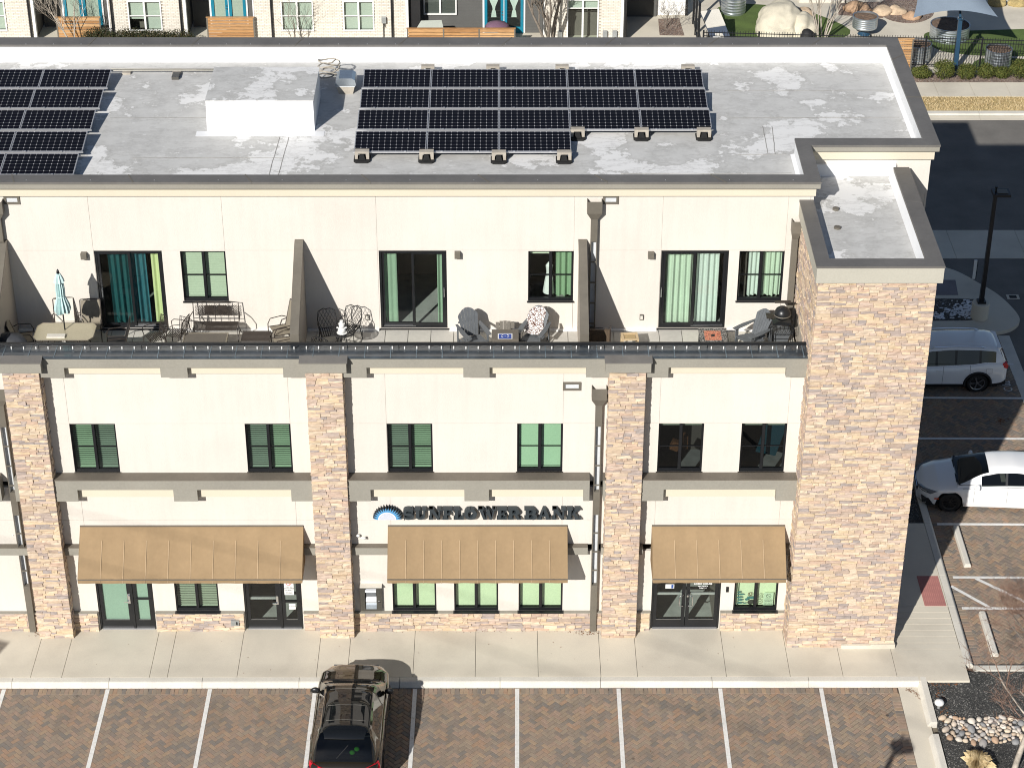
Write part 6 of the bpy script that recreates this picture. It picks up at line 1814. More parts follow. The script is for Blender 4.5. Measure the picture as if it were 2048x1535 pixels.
def car(name, label, loc, rz, p, paint, cladding, rimmat, roofmat=None, glassm='car_glass'):
    root = empty(name, loc, rz, label, 'car')
    L, Wh = p['L'], p['W'] / 2
    wy = [p['fw'], p['rw']]; Rw = p['wr']; Ra = Rw + .055
    ys = set()
    y = -L / 2
    while y < L / 2: ys.add(round(y, 3)); y += .07
    for c in wy:
        for k in range(-8, 9): ys.add(round(c + Ra * math.sin(k / 8 * PI / 2), 3))
    for v in (-L / 2, -L / 2 + .02, -L / 2 + .05, L / 2 - .05, L / 2 - .02, L / 2): ys.add(round(v, 3))
    ys = sorted(ys)
    ny = [ys[0]]
    for v in ys[1:]:
        if v - ny[-1] > .012: ny.append(v)
    ys = ny
    secs = []
    for y in ys:
        w_ = lerp_tab(p['w'], y) * Wh; top = lerp_tab(p['top'], y); belt = min(lerp_tab(p['belt'], y), top)
        zb = lerp_tab(p['bot'], y); arch = False
        for c in wy:
            if abs(y - c) < Ra:
                zz = Rw + math.sqrt(max(0, Ra * Ra - (y - c) ** 2)); zb = max(zb, zz); arch = True
        m1 = max(zb + .035, .34 if not arch else 0); m1 = min(m1, belt - .12)
        m2 = max(m1 + .04, p['mid']); m2 = min(m2, belt - .07)
        secs.append([(w_ * .955, zb), (w_ * .995, m1), (w_ * 1.0, m2), (w_ * .985, belt - .045), (w_ * .93, belt), (w_ * .80, belt + (top - belt) * .55), (w_ * .45, top - .008), (0, top)])
    n = len(secs[0])
    grid = []
    for y, s in zip(ys, secs):
        grid.append([(x, y, z) for x, z in s] )
    def strips(rng, mat, nm, yr=None, smooth='auto'):
        mb = MB()
        for side in (1, -1):
            vs = [(q[0] * side, q[1], q[2]) for g_ in grid for q in g_]
            fs = []
            for i in range(len(ys) - 1):
                ym = (ys[i] + ys[i + 1]) / 2
                if yr and not (yr[0] < ym < yr[1]): continue
                for k in rng:
                    a, b, c, d = i * n + k, i * n + k + 1, (i + 1) * n + k + 1, (i + 1) * n + k
                    fs.append((a, d, c, b) if side == 1 else (a, b, c, d))
            used = sorted({v for f in fs for v in f}); mp = {v: j for j, v in enumerate(used)}
            mb.add([vs[v] for v in used], [tuple(mp[v] for v in f) for f in fs])
        return mb.build(nm, mat, root, smooth=True)
    body = strips(range(1, n - 1), paint, 'body')
    strips([0], cladding, 'sill_cladding')
    # end caps
    for idx, nm, sgn in ((0, 'rear_bumper', -1), (-1, 'front_bumper', 1)):
        g_ = grid[idx]; pts = g_ + [(-q[0], q[1], q[2]) for q in g_[-2::-1]]
        mb = MB(); mb.add(pts, [tuple(range(len(pts)))]); recalc(mb.build(nm, paint, root))
    # black lower valance front and rear
    for y0, sg in ((L / 2, 1), (-L / 2, -1)):
        mb = MB(); w_ = Wh * .78; wn_ = lerp_tab(p['w'], y0) * Wh * .96; mb.prism([(-wn_, y0 + sg * .012), (wn_, y0 + sg * .012), (w_ * 1.08, y0 - sg * .30), (-w_ * 1.08, y0 - sg * .30)], .20, .40 if sg < 0 else .34); recalc(mb.build('lower_valance', cladding, root))
    # underbody and wheel wells
    MB().box(-Wh * .86, -L / 2 + .25, .16, Wh * .86, L / 2 - .25, .36).build('underbody', 'rubber', root)
    mb = MB()
    for c in wy:
        for s in (1, -1):
            mb.lathe([(Ra - .005, s * Wh * .55), (Ra - .005, s * Wh * .945)], (0, c, Rw), 24, 'x', cap=False)
            mb.box(s * Wh * .55 - .01, c - Ra, .2, s * Wh * .55 + .01, c + Ra, Rw + Ra - .03)
    mb.build('wheel_wells', 'rubber', root)
    # greenhouse
    G = p['gh']; y0, y1 = G['rear'][0], G['front'][0]
    gys = []
    k = 0
    while k <= 44: gys.append(y0 + (y1 - y0) * k / 44); k += 1
    def roofz(y): return lerp_tab(G['roof'], y)
    def base(y): return lerp_tab(p['belt'], y) - .005
    gg = []
    for y in gys:
        wb = lerp_tab(p['w'], y) * Wh * .925; rz_ = max(roofz(y), base(y) + .004); t = min(1, (rz_ - base(y)) / (p['H'] - base(0) ))
        wr = wb - (wb - Wh * G['wr']) * t
        e = .055 * t
        gg.append([(wb, base(y)), (wb - (wb - wr) * .08, base(y) + .03 * t), (wr + .020, rz_ - .145 * t), (wr - .03, rz_ - .085 * t), (wr - .11, rz_ - .042 * t), (wr * .55, rz_ - .014 * t), (0, rz_)])
    m = len(gg[0])
    yF, yR = G['wind_top'], G['rear_top']
    cats = {'roof': MB(), 'windshield': MB(), 'rear_window': MB(), 'side_window': MB(), 'pillar': MB(), 'window_post': MB()}
    wins = G['wins']
    for side in (1, -1):
        for i in range(44):
            ym = (gys[i] + gys[i + 1]) / 2
            for k in range(m - 1):
                q = [gg[i][k], gg[i + 1][k], gg[i + 1][k + 1], gg[i][k + 1]]
                yy = [gys[i], gys[i + 1], gys[i + 1], gys[i]]
                vs = [(a[0] * side, y_, a[1]) for a, y_ in zip(q, yy)]
                if k in (1,):
                    c = 'side_window' if any(a < ym < b for a, b in wins) else 'window_post' if min(a for a, b in wins) < ym < max(b for a, b in wins) else 'pillar'
                elif k >= 3:
                    c = 'windshield' if ym > yF else 'rear_window' if ym < yR else 'roof'
                else: c = 'pillar'
                cats[c].add(vs, [(0, 1, 2, 3) if side == 1 else (3, 2, 1, 0)])
    import bmesh
    for nm, mb in cats.items():
        mt = {'roof': roofmat or paint, 'windshield': glassm, 'rear_window': glassm, 'side_window': glassm, 'pillar': paint, 'window_post': 'black'}[nm]
        o = mb.build(nm, mt, root, smooth=True)
        bm = bmesh.new(); bm.from_mesh(o.data); bmesh.ops.remove_doubles(bm, verts=bm.verts, dist=.0005); bm.to_mesh(o.data); bm.free(); o.data.shade_smooth()
    dk = MB()
    dy0, dy1 = G['rear'][0] + .05, G['front'][0] - .03
    for k in range(12):
        ya = dy0 + (dy1 - dy0) * k / 12; yb_ = dy0 + (dy1 - dy0) * (k + 1) / 12
        wa = lerp_tab(p['w'], ya) * Wh * .90; wb_ = lerp_tab(p['w'], yb_) * Wh * .90
        dk.add([(-wa, ya, lerp_tab(p['top'], ya) + .004), (wa, ya, lerp_tab(p['top'], ya) + .004), (wb_, yb_, lerp_tab(p['top'], yb_) + .004), (-wb_, yb_, lerp_tab(p['top'], yb_) + .004)], [(0, 1, 2, 3)])
    dk.build('cabin_floor', 'black_matt', root)
    for sy, sz in ((-.05, 1), (-.95, .95)):
        for sx in (-.38, .38):
            st = MB(); st.cbox((sx, sy - .12, 1.03 * sz), (.44, .14, .36), Matrix.Rotation(R(-14), 3, 'X')); st.cbox((sx, sy - .20, 1.03 * sz + .24), (.24, .08, .14)); st.build('seat_back', p.get('seatmat', 'seat'), root)
    # door seams: thin dark lines a hair outside the body
    def sect(y):
        i = min(range(len(ys)), key=lambda i: abs(ys[i] - y)); return grid[i]
    for ysm in p['seams']:
        g_ = sect(ysm); mb = MB()
        for s in (1, -1): mb.tube([(s * (q[0] + .0015), q[1], q[2]) for q in g_[1:5]], .0045, 4)
        mb.build('door_seam', 'black_matt', root)
    for yh in p['handles']:
        g_ = sect(yh)
        for s in (1, -1):
            x = s * (g_[3][0] + .008); z = g_[3][2] - .07
            MB().bar((x, yh - .09, z), (x, yh + .09, z), .03, .026).build('door_handle', p.get('hmat', paint), root)
    # wheels
    for c in wy:
        for s in (1, -1):
            wh = empty('wheel', (s * (Wh - .115), c, Rw)); wh.parent = root
            MB().lathe([(Rw - .10, -.105), (Rw - .02, -.105), (Rw, -.08), (Rw, .08), (Rw - .02, .105), (Rw - .10, .105)], (0, 0, 0), 32, 'x', cap=False).build('tyre', 'rubber', wh, smooth='auto')
            rm = MB(); xo = s * .085
            rm.lathe([(Rw - .105, xo), (Rw - .095, xo + s * .012), (Rw - .125, xo)], (0, 0, 0), 28, 'x', cap=False)
            for k in range(p['spokes']):
                a = 2 * PI * k / p['spokes']
                for da in (-.09, .09) if p.get('twin') else (0,):
                    rm.bar((xo - s * .01, .045 * math.cos(a), .045 * math.sin(a)), (xo - s * .002, (Rw - .11) * math.cos(a + da), (Rw - .11) * math.sin(a + da)), .028, .02, (1, 0, 0))
            rm.lathe([(.05, xo - s * .03), (.05, xo + s * .006), (.02, xo + s * .012)], (0, 0, 0), 12, 'x')
            rm.build('rim', rimmat, wh)
            MB().lathe([(Rw - .11, xo - s * .045), (.02, xo - s * .04)], (0, 0, 0), 20, 'x').build('brake_disc', 'black_matt', wh)
    # mirrors
    ym = p['mirror']; g_ = sect(ym)
    for s in (1, -1):
        x = s * (g_[4][0] + .10); z = g_[4][2] + .07
        mb = MB(); mb.lathe([(.02, -.07), (.075, -.055), (.085, -.01), (.06, .04), (.015, .06)], (0, 0, 0), 12, 'y')
        mb.v = [(a * 1.45 + x, b + ym, c_ + z) for a, b, c_ in mb.v]
        mb.build('mirror', p.get('mirmat', paint), root, smooth=True)
        mb = MB(); mb.bar((s * (g_[4][0] - .02), ym, g_[4][2]), (x, ym, z - .02), .05, .05); mb.build('mirror_arm', 'black', root)
    return root, sect, grid, ys

# dark compact SUV parked nose to the kerb
KP = dict(L=4.52, W=1.87, H=1.66, fw=1.36, rw=-1.38, wr=.345, mid=.66, spokes=5, mirror=.78, hmat='black', mirmat='black', seatmat='soft_black',
          w=[(-2.26, .80), (-2.15, .90), (-1.8, .975), (-1.2, 1.0), (0, .985), (1.2, 1.0), (1.75, .96), (2.05, .84), (2.2, .70), (2.26, .58)],
          top=[(-2.26, .90), (-2.16, 1.02), (-1.9, 1.10), (-1, 1.06), (.9, 1.02), (1.15, 1.08), (1.6, 1.03), (2.0, .94), (2.2, .80), (2.26, .68)],
          belt=[(-2.26, .86), (-2.1, .98), (-1.7, 1.07), (0, 1.0), (1.0, .98), (1.7, .90), (2.1, .78), (2.26, .64)],
          bot=[(-2.26, .42), (-2.1, .30), (-1.7, .24), (1.7, .24), (2.1, .26), (2.26, .34)],
          gh=dict(front=(1.17,), rear=(-2.12,), wr=.66, wind_top=.38, rear_top=-1.52, wins=[(-.62, .12), (-1.32, -.70), (.18, .55)],
                  roof=[(1.17, 1.075), (.35, 1.56), (.05, 1.625), (-.5, 1.66), (-1.3, 1.63), (-1.60, 1.585), (-1.9, 1.36), (-2.12, 1.08)]),
          seams=[.62, -.28, -1.12], handles=[-.12, -.98])
kia, ksec, kg, kys = car('parked_suv', 'glossy dark bronze SUV parked nose to the kerb in front of the bank', (-4.06, -4.46, 0), R(-1.0), KP, 'paint_dark', 'black_matt', 'rim_dark', 'roof_glass')
# panoramic roof glass, rails, spoiler, lamps, emblem
for ya_, zz_ in ((.14, 1.612), (-.58, 1.662), (-1.16, 1.645)):
    MB().tube([(-.50, ya_, zz_ - .022), (-.25, ya_ + .01, zz_ - .004), (0, ya_ + .015, zz_), (.25, ya_ + .01, zz_ - .004), (.50, ya_, zz_ - .022)], .004, 4).build('roof_seam', 'atm', kia)
for s in (1, -1):
    MB().tube([(s * .585, .10, 1.54), (s * .60, -.1, 1.60), (s * .605, -.7, 1.632), (s * .595, -1.3, 1.60), (s * .58, -1.42, 1.54)], .012, 6).build('roof_rail', 'black', kia)
mb = MB(); mb.add([(-.55, -1.50, 1.585), (0, -1.50, 1.62), (.55, -1.50, 1.585), (.50, -1.74, 1.53), (0, -1.80, 1.565), (-.50, -1.74, 1.53), (.50, -1.74, 1.50), (0, -1.80, 1.535), (-.50, -1.74, 1.50)], [(0, 5, 4, 1), (1, 4, 3, 2), (5, 8, 7, 4), (4, 7, 6, 3)]); recalc(mb.build('rear_spoiler', 'roof_glass', kia, smooth=True))
for s in (1, -1):
    mb = MB(); pts = [(s * .80, -2.10, 1.00), (s * .86, -1.98, .99), (s * .88, -2.0, .86), (s * .78, -2.20, .84), (s * .40, -2.262, .885), (s * .34, -2.25, .925), (s * .55, -2.215, .945)]
    off = [(p_[0] * 1.012, p_[1] - .014, p_[2] + .02) for p_ in pts]
    mb.add(off + [(p_[0] * .97, p_[1] + .06, p_[2]) for p_ in pts], [tuple(range(7)), tuple(range(7, 14))] + [(i, (i + 1) % 7, 7 + (i + 1) % 7, 7 + i) for i in range(7)])
    recalc(mb.build('tail_light', 'redlens', kia))
    mb = MB(); mb.bar((s * .885, -2.03, .85), (s * .76, -2.235, .80), .07, .035); mb.build('reflector_trim', 'chrome', kia)
MAT['tailgate'] = M('tailgate_blue_black', (.03, .06, .10), .25, .05, coat=1)
MB().box(-.60, -2.300, .52, .60, -2.262, .80).build('tailgate_panel', 'paint_dark', kia)
em = MB()
def kstroke(a, b, w_=.026): em.bar((a[0], -2.272, .842 + a[1]), (b[0], -2.272, .842 + b[1]), w_, .006, (0, 1, 0))
for a, b in (((-.17, -.03), (-.17, .035)), ((-.155, .0), (-.10, .035)), ((-.155, .0), (-.07, -.03)), ((-.07, -.03), (-.03, .035)), ((-.03, .035), (-.03, -.03)), ((-.03, -.03), (.06, .035)), ((.06, .035), (.10, -.03)), ((.06, .035), (.16, .035)), ((.10, -.03), (.16, .035)), ((.16, .035), (.16, -.03))):
    kstroke(a, b, .018)
em.v = [(x, y - .03, z + .02) for x, y, z in em.v]
e_ = em.build('emblem', 'white', kia); e_['label'] = 'silver maker emblem'
pl_ = MB().box(-.16, -2.318, .58, .16, -2.301, .72).build('number_plate', 'white', kia)
gt = MB(); gt.lathe([(.01, 0), (.07, .03), (.075, .07), (.03, .11)], (.20, -1.86, 1.12), 10).lathe([(.01, 0), (.07, .03), (.07, .07), (.03, .10)], (.31, -1.78, 1.17), 10)
MAT['toy_green'] = M('green_plush', (.06, .38, .02), .9, .1)
o = gt.build('plush_toy', 'toy_green', kia, smooth=True); o['label'] = 'bright green soft toy behind the rear window'
mb = MB(); mb.bar((-.18, -2.08, 1.16), (.10, -1.86, 1.40), .02, .012); mb.build('rear_wiper', 'black_matt', kia)
for s in (1, -1):
    mb = MB(); mb.box(s * .48 - .12, 2.06, .70, s * .48 + .12, 2.20, .79); mb.build('headlight', 'lampglass', kia)
mb = MB(); mb.box(-.52, 2.20, .48, .52, 2.285, .72); mb.build('grille', 'black', kia)
mb = MB(); mb.bar((-.55, 1.17, 1.085), (.1, 1.16, 1.10), .02, .015); mb.bar((0, 1.17, 1.10), (.6, 1.15, 1.08), .02, .015); mb.build('wiper', 'black_matt', kia)
MB().box(-.66, 1.12, 1.055, .66, 1.21, 1.078).build('cowl', 'black_matt', kia)

# white SUV in the shade of the tower (nose to the left, behind the tower)
SP = dict(L=4.60, W=1.84, H=1.68, fw=1.38, rw=-1.36, wr=.35, mid=.68, spokes=5, twin=True, mirror=.80,
          w=[(-2.30, .84), (-2.2, .93), (-1.8, .98), (-1.2, 1.0), (0, .985), (1.2, 1.0), (1.8, .95), (2.15, .80), (2.30, .62)],
          top=[(-2.30, 1.02), (-2.2, 1.10), (-1.9, 1.14), (-1, 1.10), (1.0, 1.06), (1.25, 1.08), (1.8, 1.0), (2.2, .84), (2.30, .72)],
          belt=[(-2.30, .98), (-2.1, 1.10), (-1.6, 1.12), (-1.1, 1.04), (0, .98), (1.0, .96), (1.7, .88), (2.15, .76), (2.30, .66)],
          bot=[(-2.30, .40), (-2.1, .32), (-1.7, .26), (1.7, .26), (2.1, .30), (2.30, .36)],
          gh=dict(front=(1.25,), rear=(-2.22,), wr=.68, wind_top=.50, rear_top=-2.03, wins=[(-.55, -.02), (-1.35, -.63), (.05, .72), (-1.92, -1.42)],
                  roof=[(1.25, 1.075), (.45, 1.56), (.15, 1.63), (-.5, 1.68), (-1.3, 1.66), (-1.75, 1.62), (-1.98, 1.57), (-2.08, 1.45), (-2.22, 1.12)]),
          seams=[.80, -.20, -1.08], handles=[-.06, -.95])
suv, _, _, _ = car('parked_suv', 'white SUV with black wheel arches in the shade behind the stone tower', (14.05, 13.50, 0), R(90.5), SP, 'paint_white', 'black_matt', 'rim', None, 'roof_glass')
for s in (1, -1):
    MB().tube([(s * .60, .25, 1.56), (s * .62, .1, 1.63), (s * .625, -.6, 1.665), (s * .615, -1.4, 1.64), (s * .60, -1.6, 1.57)], .016, 6).build('roof_rail', 'chrome', suv)
    mb = MB(); mb.prism([(-2.08, .98), (-2.30, .90), (-2.325, 1.02), (-2.26, 1.13), (-2.16, 1.10)], s * .70, s * .845, 'x'); recalc(mb.build('tail_light', 'redlens', suv))
    arch = MB()
    for c in (1.38, -1.36):
        pts = [(s * .925, c + .435 * math.cos(R(a)), .35 + .435 * math.sin(R(a))) for a in range(-12, 193, 12)]
        arch.tube(pts, .042, 6)
    arch.build('wheel_arch_trim', 'black_matt', suv, smooth=True)
mb = MB(); mb.prism([(-.58, -1.96), (.58, -1.96), (.54, -2.10), (-.54, -2.10)], 1.535, 1.56); recalc(mb.build('rear_spoiler', 'paint_white', suv))
MB().box(-.16, -2.325, .88, .16, -2.305, 1.0).build('number_plate', 'white', suv)
mb = MB(); mb.add([(.905, -1.62, .78), (.905, -1.84, .78), (.9, -1.84, .95), (.9, -1.62, .95)], [(0, 1, 2, 3)]); 
for s in (1,): MB().tube([(-.925, -1.60, .76), (-.925, -1.80, .76), (-.915, -1.80, .93), (-.915, -1.60, .93), (-.925, -1.60, .76)], .004, 4).build('fuel_flap', 'black_matt', suv)
MB().box(-.55, 1.2, 1.05, .55, 1.28, 1.075).build('cowl', 'black_matt', suv)
for s in (1, -1): MB().box(s * .50 - .14, 2.06, .76, s * .50 + .14, 2.24, .85).build('headlight', 'lampglass', suv)
MB().box(-.5, 2.24, .46, .5, 2.318, .76).build('grille', 'black', suv)

suv.scale = (.97, 1, .955)
kia.scale = (1, .965, 1)
# white sedan, half in the tower's shadow
DP = dict(L=4.64, W=1.80, H=1.42, fw=1.38, rw=-1.32, wr=.325, mid=.58, spokes=10, mirror=.62,
          w=[(-2.32, .74), (-2.2, .88), (-1.8, .96), (-1.2, 1.0), (0, .985), (1.2, 1.0), (1.7, .95), (2.05, .84), (2.22, .66), (2.32, .42)],
          top=[(-2.32, .92), (-2.2, 1.02), (-1.8, 1.04), (-1, .98), (.8, .93), (1.2, .93), (1.7, .86), (2.1, .74), (2.32, .60)],
          belt=[(-2.32, .88), (-2.1, .98), (-1.5, .99), (-.5, .93), (.4, .89), (1.0, .86), (1.7, .76), (2.1, .66), (2.32, .56)],
          bot=[(-2.32, .36), (-2.1, .24), (-1.7, .20), (1.7, .20), (2.1, .20), (2.32, .26)],
          gh=dict(front=(1.20,), rear=(-1.92,), wr=.62, wind_top=.30, rear_top=-.98, wins=[(-.22, .50), (-1.02, -.30), (-1.35, -1.08)],
                  roof=[(1.20, .928), (.35, 1.31), (.0, 1.39), (-.5, 1.42), (-.95, 1.38), (-1.3, 1.27), (-1.92, 1.02)]),
          seams=[.68, -.26, -1.08], handles=[-.12, -.96])
sed, _, _, _ = car('parked_sedan', 'white sedan parked across the bay, its nose in the shadow of the tower', (14.74, 6.62, 0), R(86.5), DP, 'paint_white', 'paint_white', 'rim_dark', None, 'car_glass')
for s in (1, -1):
    mb = MB(); pts = [(s * .86, 1.80, .69), (s * .84, 1.95, .60), (s * .62, 2.18, .575), (s * .40, 2.275, .575), (s * .38, 2.26, .645), (s * .60, 2.17, .675)]
    mb.add([(a * 1.02, b + .03, c + .012) for a, b, c in pts] + [(a * .95, b - .06, c) for a, b, c in pts], [tuple(range(6)), tuple(range(6, 12))] + [(i, (i + 1) % 6, 6 + (i + 1) % 6, 6 + i) for i in range(6)])
    recalc(mb.build('headlight', 'lampglass', sed))
    for k in range(3): MB().lathe([(.0, 0), (.028, .004), (.022, .014), (0, .02)], (s * (.52 + .1 * k), 2.275 - .06 * k - .012 * k * k, .625), 8, 'y').build('lamp_reflector', 'chrome', sed)
    MB().box(s * .885 - .012, 1.72, .45, s * .885 + .012, 1.86, .485).build('side_marker', 'orange_lens', sed)
    mb = MB(); mb.prism([(1.98, .30), (2.20, .28), (2.22, .42), (2.0, .40)], s * .52, s * .80, 'x'); recalc(mb.build('fog_lamp_recess', 'black', sed))
    MB().tube([(s * .892, 1.05, .80 + .06), (s * .885, .4, .885), (s * .86, -.5, .925), (s * .84, -1.4, .985)], .006, 4).build('belt_trim', 'black', sed)
mb = MB(); mb.box(-.40, 2.26, .46, .40, 2.335, .60); mb.build('grille', 'black', sed)
mb = MB(); mb.bar((-.42, 2.34, .60), (.42, 2.34, .60), .02, .03); mb.build('grille_bar', 'chrome', sed)
MB().box(-.16, 2.33, .33, .16, 2.345, .43).build('number_plate', 'white', sed)
MB().box(-.6, 1.14, .90, .6, 1.22, .925).build('cowl', 'black_matt', sed)
mb = MB(); mb.bar((-.55, 1.12, .955), (.05, 1.02, 1.0), .018, .012); mb.bar((0, 1.12, .96), (.55, 1.02, .985), .018, .012); mb.build('wiper', 'black_matt', sed)
# ------------------------------------------------------------------ lot furniture
lp = empty('lamp_post', (16.39, 17.32, 0.14), 0, 'black parking lot lamp post on a round concrete base in the shaded island', 'lamp post', 'parking lot lamp posts')
MB().lathe([(.30, 0), (.30, .58), (.28, .60)], (0, 0, 0), 24).build('base', 'concrete', lp, smooth='auto')
MB().box(-.14, -.14, .60, .14, .14, .68).build('base_cover', 'black', lp)
MB().add([(-.075, -.075, .68), (.075, -.075, .68), (.075, .075, .68), (-.075, .075, .68), (-.055, -.055, 4.75), (.055, -.055, 4.75), (.055, .055, 4.75), (-.055, .055, 4.75)], [(0, 1, 5, 4), (1, 2, 6, 5), (2, 3, 7, 6), (3, 0, 4, 7), (4, 5, 6, 7)]).build('pole', 'black', lp)
MB().box(-.10, -.20, 4.72, .48, .28, 4.82).build('lamp_head', 'black', lp); MB().box(.04, -.12, 4.825, .40, .20, 4.84).build('heat_sink', 'spout', lp)
MB().lathe([(.03, 4.82), (.03, 4.98), (.05, 4.99), (.05, 5.03)], (0, 0, 0), 8).build('light_sensor', 'black', lp)
l2 = dup(lp, (5.47, -14.2, .0), R(10), 'black parking lot lamp post out of frame whose shadow falls on the pavers'); l2.scale = (.85, .85, 1.28)
l3 = dup(lp, (-18.95, -10.1, .0), R(-20), 'added lamp post copy out of frame at the left, casting a shadow on the sidewalk'); l3.scale = (1.2, 1.2, 1.3)  # unseen copy, put there to throw the shadow at the left of the sidewalk
mk = empty('marker_post', (16.72, 20.10, .13), 0, 'small white marker post on the kerb behind the lamp post', 'marker post')
MB().box(-.05, -.03, 0, .05, .03, .75).build('blade', 'white', mk); MB().box(.051, -.03, 0, .08, .03, .72).build('back', 'black', mk)
ci = empty('drain_inlet', (17.92, 19.0, 0), 0, 'square kerb drain inlet beside the island', 'drain inlet')
MB().box(-.22, -.16, -.04, .22, .16, .006).build('apron', 'concrete', ci); MB().box(-.13, -.10, .0065, .13, .10, .010).build('grate', 'black_matt', ci)
bl_ = empty('white_ball_cap', (11.42, -3.30, .09), 0, 'round white capped standpipe in the dark gravel beside the kerb', 'standpipe')
MB().lathe([(.05, 0), (.05, .12), (.12, .14), (.13, .19), (.09, .24), (.01, .26)], (0, 0, 0), 18).build('cap', 'white', bl_, smooth=True)

# ------------------------------------------------------------------ vegetation helpers
def leaf_ball(mb, c, r, n, s, rs, flat=.8):
    for k in range(n):
        d = Vector((rs.gauss(0, 1), rs.gauss(0, 1), rs.gauss(0, 1))).normalized()
        rr = rs.random() ** .4
        p = Vector(c) + Vector((d.x * r[0], d.y * r[1], d.z * r[2])) * rr
        if p.z < c[2] - r[2] * .95: continue
        u = Vector((rs.gauss(0, 1), rs.gauss(0, 1), rs.gauss(0, 1))).normalized(); v = d.cross(u).normalized(); u2 = (d * .4 + u).normalized()
        a = s * rs.uniform(.6, 1.3)
        mb.add([p - v * a * .4, p + u2 * a, p + v * a * .4, p - u2 * a * .6], [(0, 1, 2, 3)])
def bush(name, loc, r, n, s, mat, label, cat, group=None, seed=1, stems=True):
    root = empty(name, loc, 0, label, cat, group)
    rs = random.Random(seed); mb = MB()
    leaf_ball(mb, (0, 0, r[2] * .95), r, n, s, rs)
    for k in range(9):
        a = rs.uniform(0, 2 * PI); q = (math.cos(a) * r[0] * .6, math.sin(a) * r[1] * .6, r[2] * rs.uniform(.7, 1.5))
        leaf_ball(mb, q, (r[0] * .45, r[1] * .45, r[2] * .45), n // 8, s, rs)
    o = mb.build('foliage', mat, root)
    if stems:
        st_ = MB()
        for k in range(6):
            a = k * 1.05; st_.tube([(0, 0, 0), (math.cos(a) * r[0] * .4, math.sin(a) * r[1] * .4, r[2])], .012, 4)
        st_.build('stem', 'bark', root)
    return root
for i, (x, y, sc_) in enumerate(((17.78, 37.85, 1.0), (18.72, 37.8, 1.05), (19.66, 37.78, .95), (20.55, 37.85, 1.02), (21.25, 37.9, .9), (21.98, 37.85, 1.0), (23.0, 37.85, 1.0))):
    bush('shrub', (x, y, .11), (.44 * sc_, (.30 + .04 * (i % 3)) * sc_, (.28 + .05 * (i * 7 % 4)) * sc_), 1500, .045, 'leafgreen', 'rounded olive green shrub in front of the black fence, %s from the left' % ['first', 'second', 'third', 'fourth', 'fifth', 'sixth', 'seventh'][i], 'shrub', 'rounded shrubs along the fence', seed=40 + i)
hg = empty('hedge', (-16.1, 41.3, .1), 0, 'dark low hedge in front of the second brick house, behind the roof edge', 'hedge')
mb = MB(); rs = random.Random(77)
for k in range(26): leaf_ball(mb, (-2.3 + k * .18, rs.uniform(-.15, .15), .44 - .06 * abs(k - 8) / 8 + rs.uniform(-.05, .12)), (.3, .35, .42), 520, .045, rs)
mb.build('foliage', 'leafdark', hg)
MB().tube([(-1.5, 0, 0), (-1.4, 0, .4)], .02, 5).tube([(0, 0, 0), (.1, 0, .4)], .02, 5).tube([(1.2, 0, 0), (1.1, 0, .4)], .02, 5).build('stem', 'bark', hg)

def bare_tree(name, loc, h, r0, seed, label, mat='bark', twig='bark', lean=(0, 0), levels=4, spread=.55, multi=1, gens=None, kids=(3, 4), trunkfrac=.3, cat='tree', twr=.006):
    root = empty(name, loc, 0, label, cat, 'bare winter trees')
    rs = random.Random(seed)
    tr = MB(); tw = MB()
    def grow(p, d, L, r, lv):
        n = 5; pts = [p]; rr = [r]
        for i in range(n):
            d = (d + Vector((rs.uniform(-.12, .12), rs.uniform(-.12, .12), rs.uniform(-.04, .08)))).normalized()
            p = p + d * (L / n); pts.append(p); rr.append(max(.0025, r * (1 - .45 * (i + 1) / n)))
        (tr if lv >= levels - 1 else tw).tube(pts, rr, 6 if lv >= levels - 1 else (4 if lv > 1 else 3), cap=False)
        if lv == 0: return
        for k in range(rs.randint(*kids) + (1 if lv == 1 else 0)):
            t = rs.uniform(.35, 1.0); i = min(n - 1, int(t * n)); q = pts[i] + (pts[i + 1] - pts[i]) * (t * n - i)
            a = rs.uniform(0, 2 * PI); side = Vector((math.cos(a), math.sin(a), rs.uniform(-.1, .35)))
            nd = (d * (1 - spread) + side * spread + Vector((0, 0, .12))).normalized()
            grow(q, nd, L * rs.uniform(.55, .8), max(.0035, rr[i] * .62), lv - 1)
    for k in range(multi):
        a = 2 * PI * k / multi + rs.random()
        d = Vector((lean[0] + (math.cos(a) * .28 if multi > 1 else 0), lean[1] + (math.sin(a) * .28 if multi > 1 else 0), 1)).normalized()
        grow(Vector((math.cos(a) * .03 * (multi - 1), math.sin(a) * .03 * (multi - 1), 0)), d, h * trunkfrac * rs.uniform(.9, 1.15), r0, levels)
    tr.build('trunk', mat, root, smooth=True); tag(tw.build('branches', twig, root), kind='stuff')
    return root
bare_tree('bare_tree', (12.92, -5.75, .09), 5.0, .085, 11, 'pale leaning bare tree at the right edge over the river rocks', 'bark_pale', 'twig_red', (.06, .12), 5, .60, 1, trunkfrac=.40, kids=(3, 4))
bare_tree('bare_tree', (13.95, -2.25, .09), 4.2, .05, 23, 'reddish bare tree at the right edge beside the lower wheel stop', 'bark', 'twig_red', (-.1, .1), 5, .6, 1, trunkfrac=.34, kids=(4, 5))
bare_tree('bare_tree', (14.1, 42.2, .1), 5.5, .035, 5, 'multi-stemmed bare tree rising in front of the cream play rock', 'bark_pale', 'bark_pale', (0, 0), 4, .28, 7, trunkfrac=.42, kids=(3, 4))
bare_tree('bare_tree', (1.95, 41.35, .1), 6.5, .07, 8, 'twiggy bare tree against the white brick between the blue doors and the tall window', 'bark', 'bark', (0, 0), 5, .32, 5, trunkfrac=.36, kids=(3, 4))
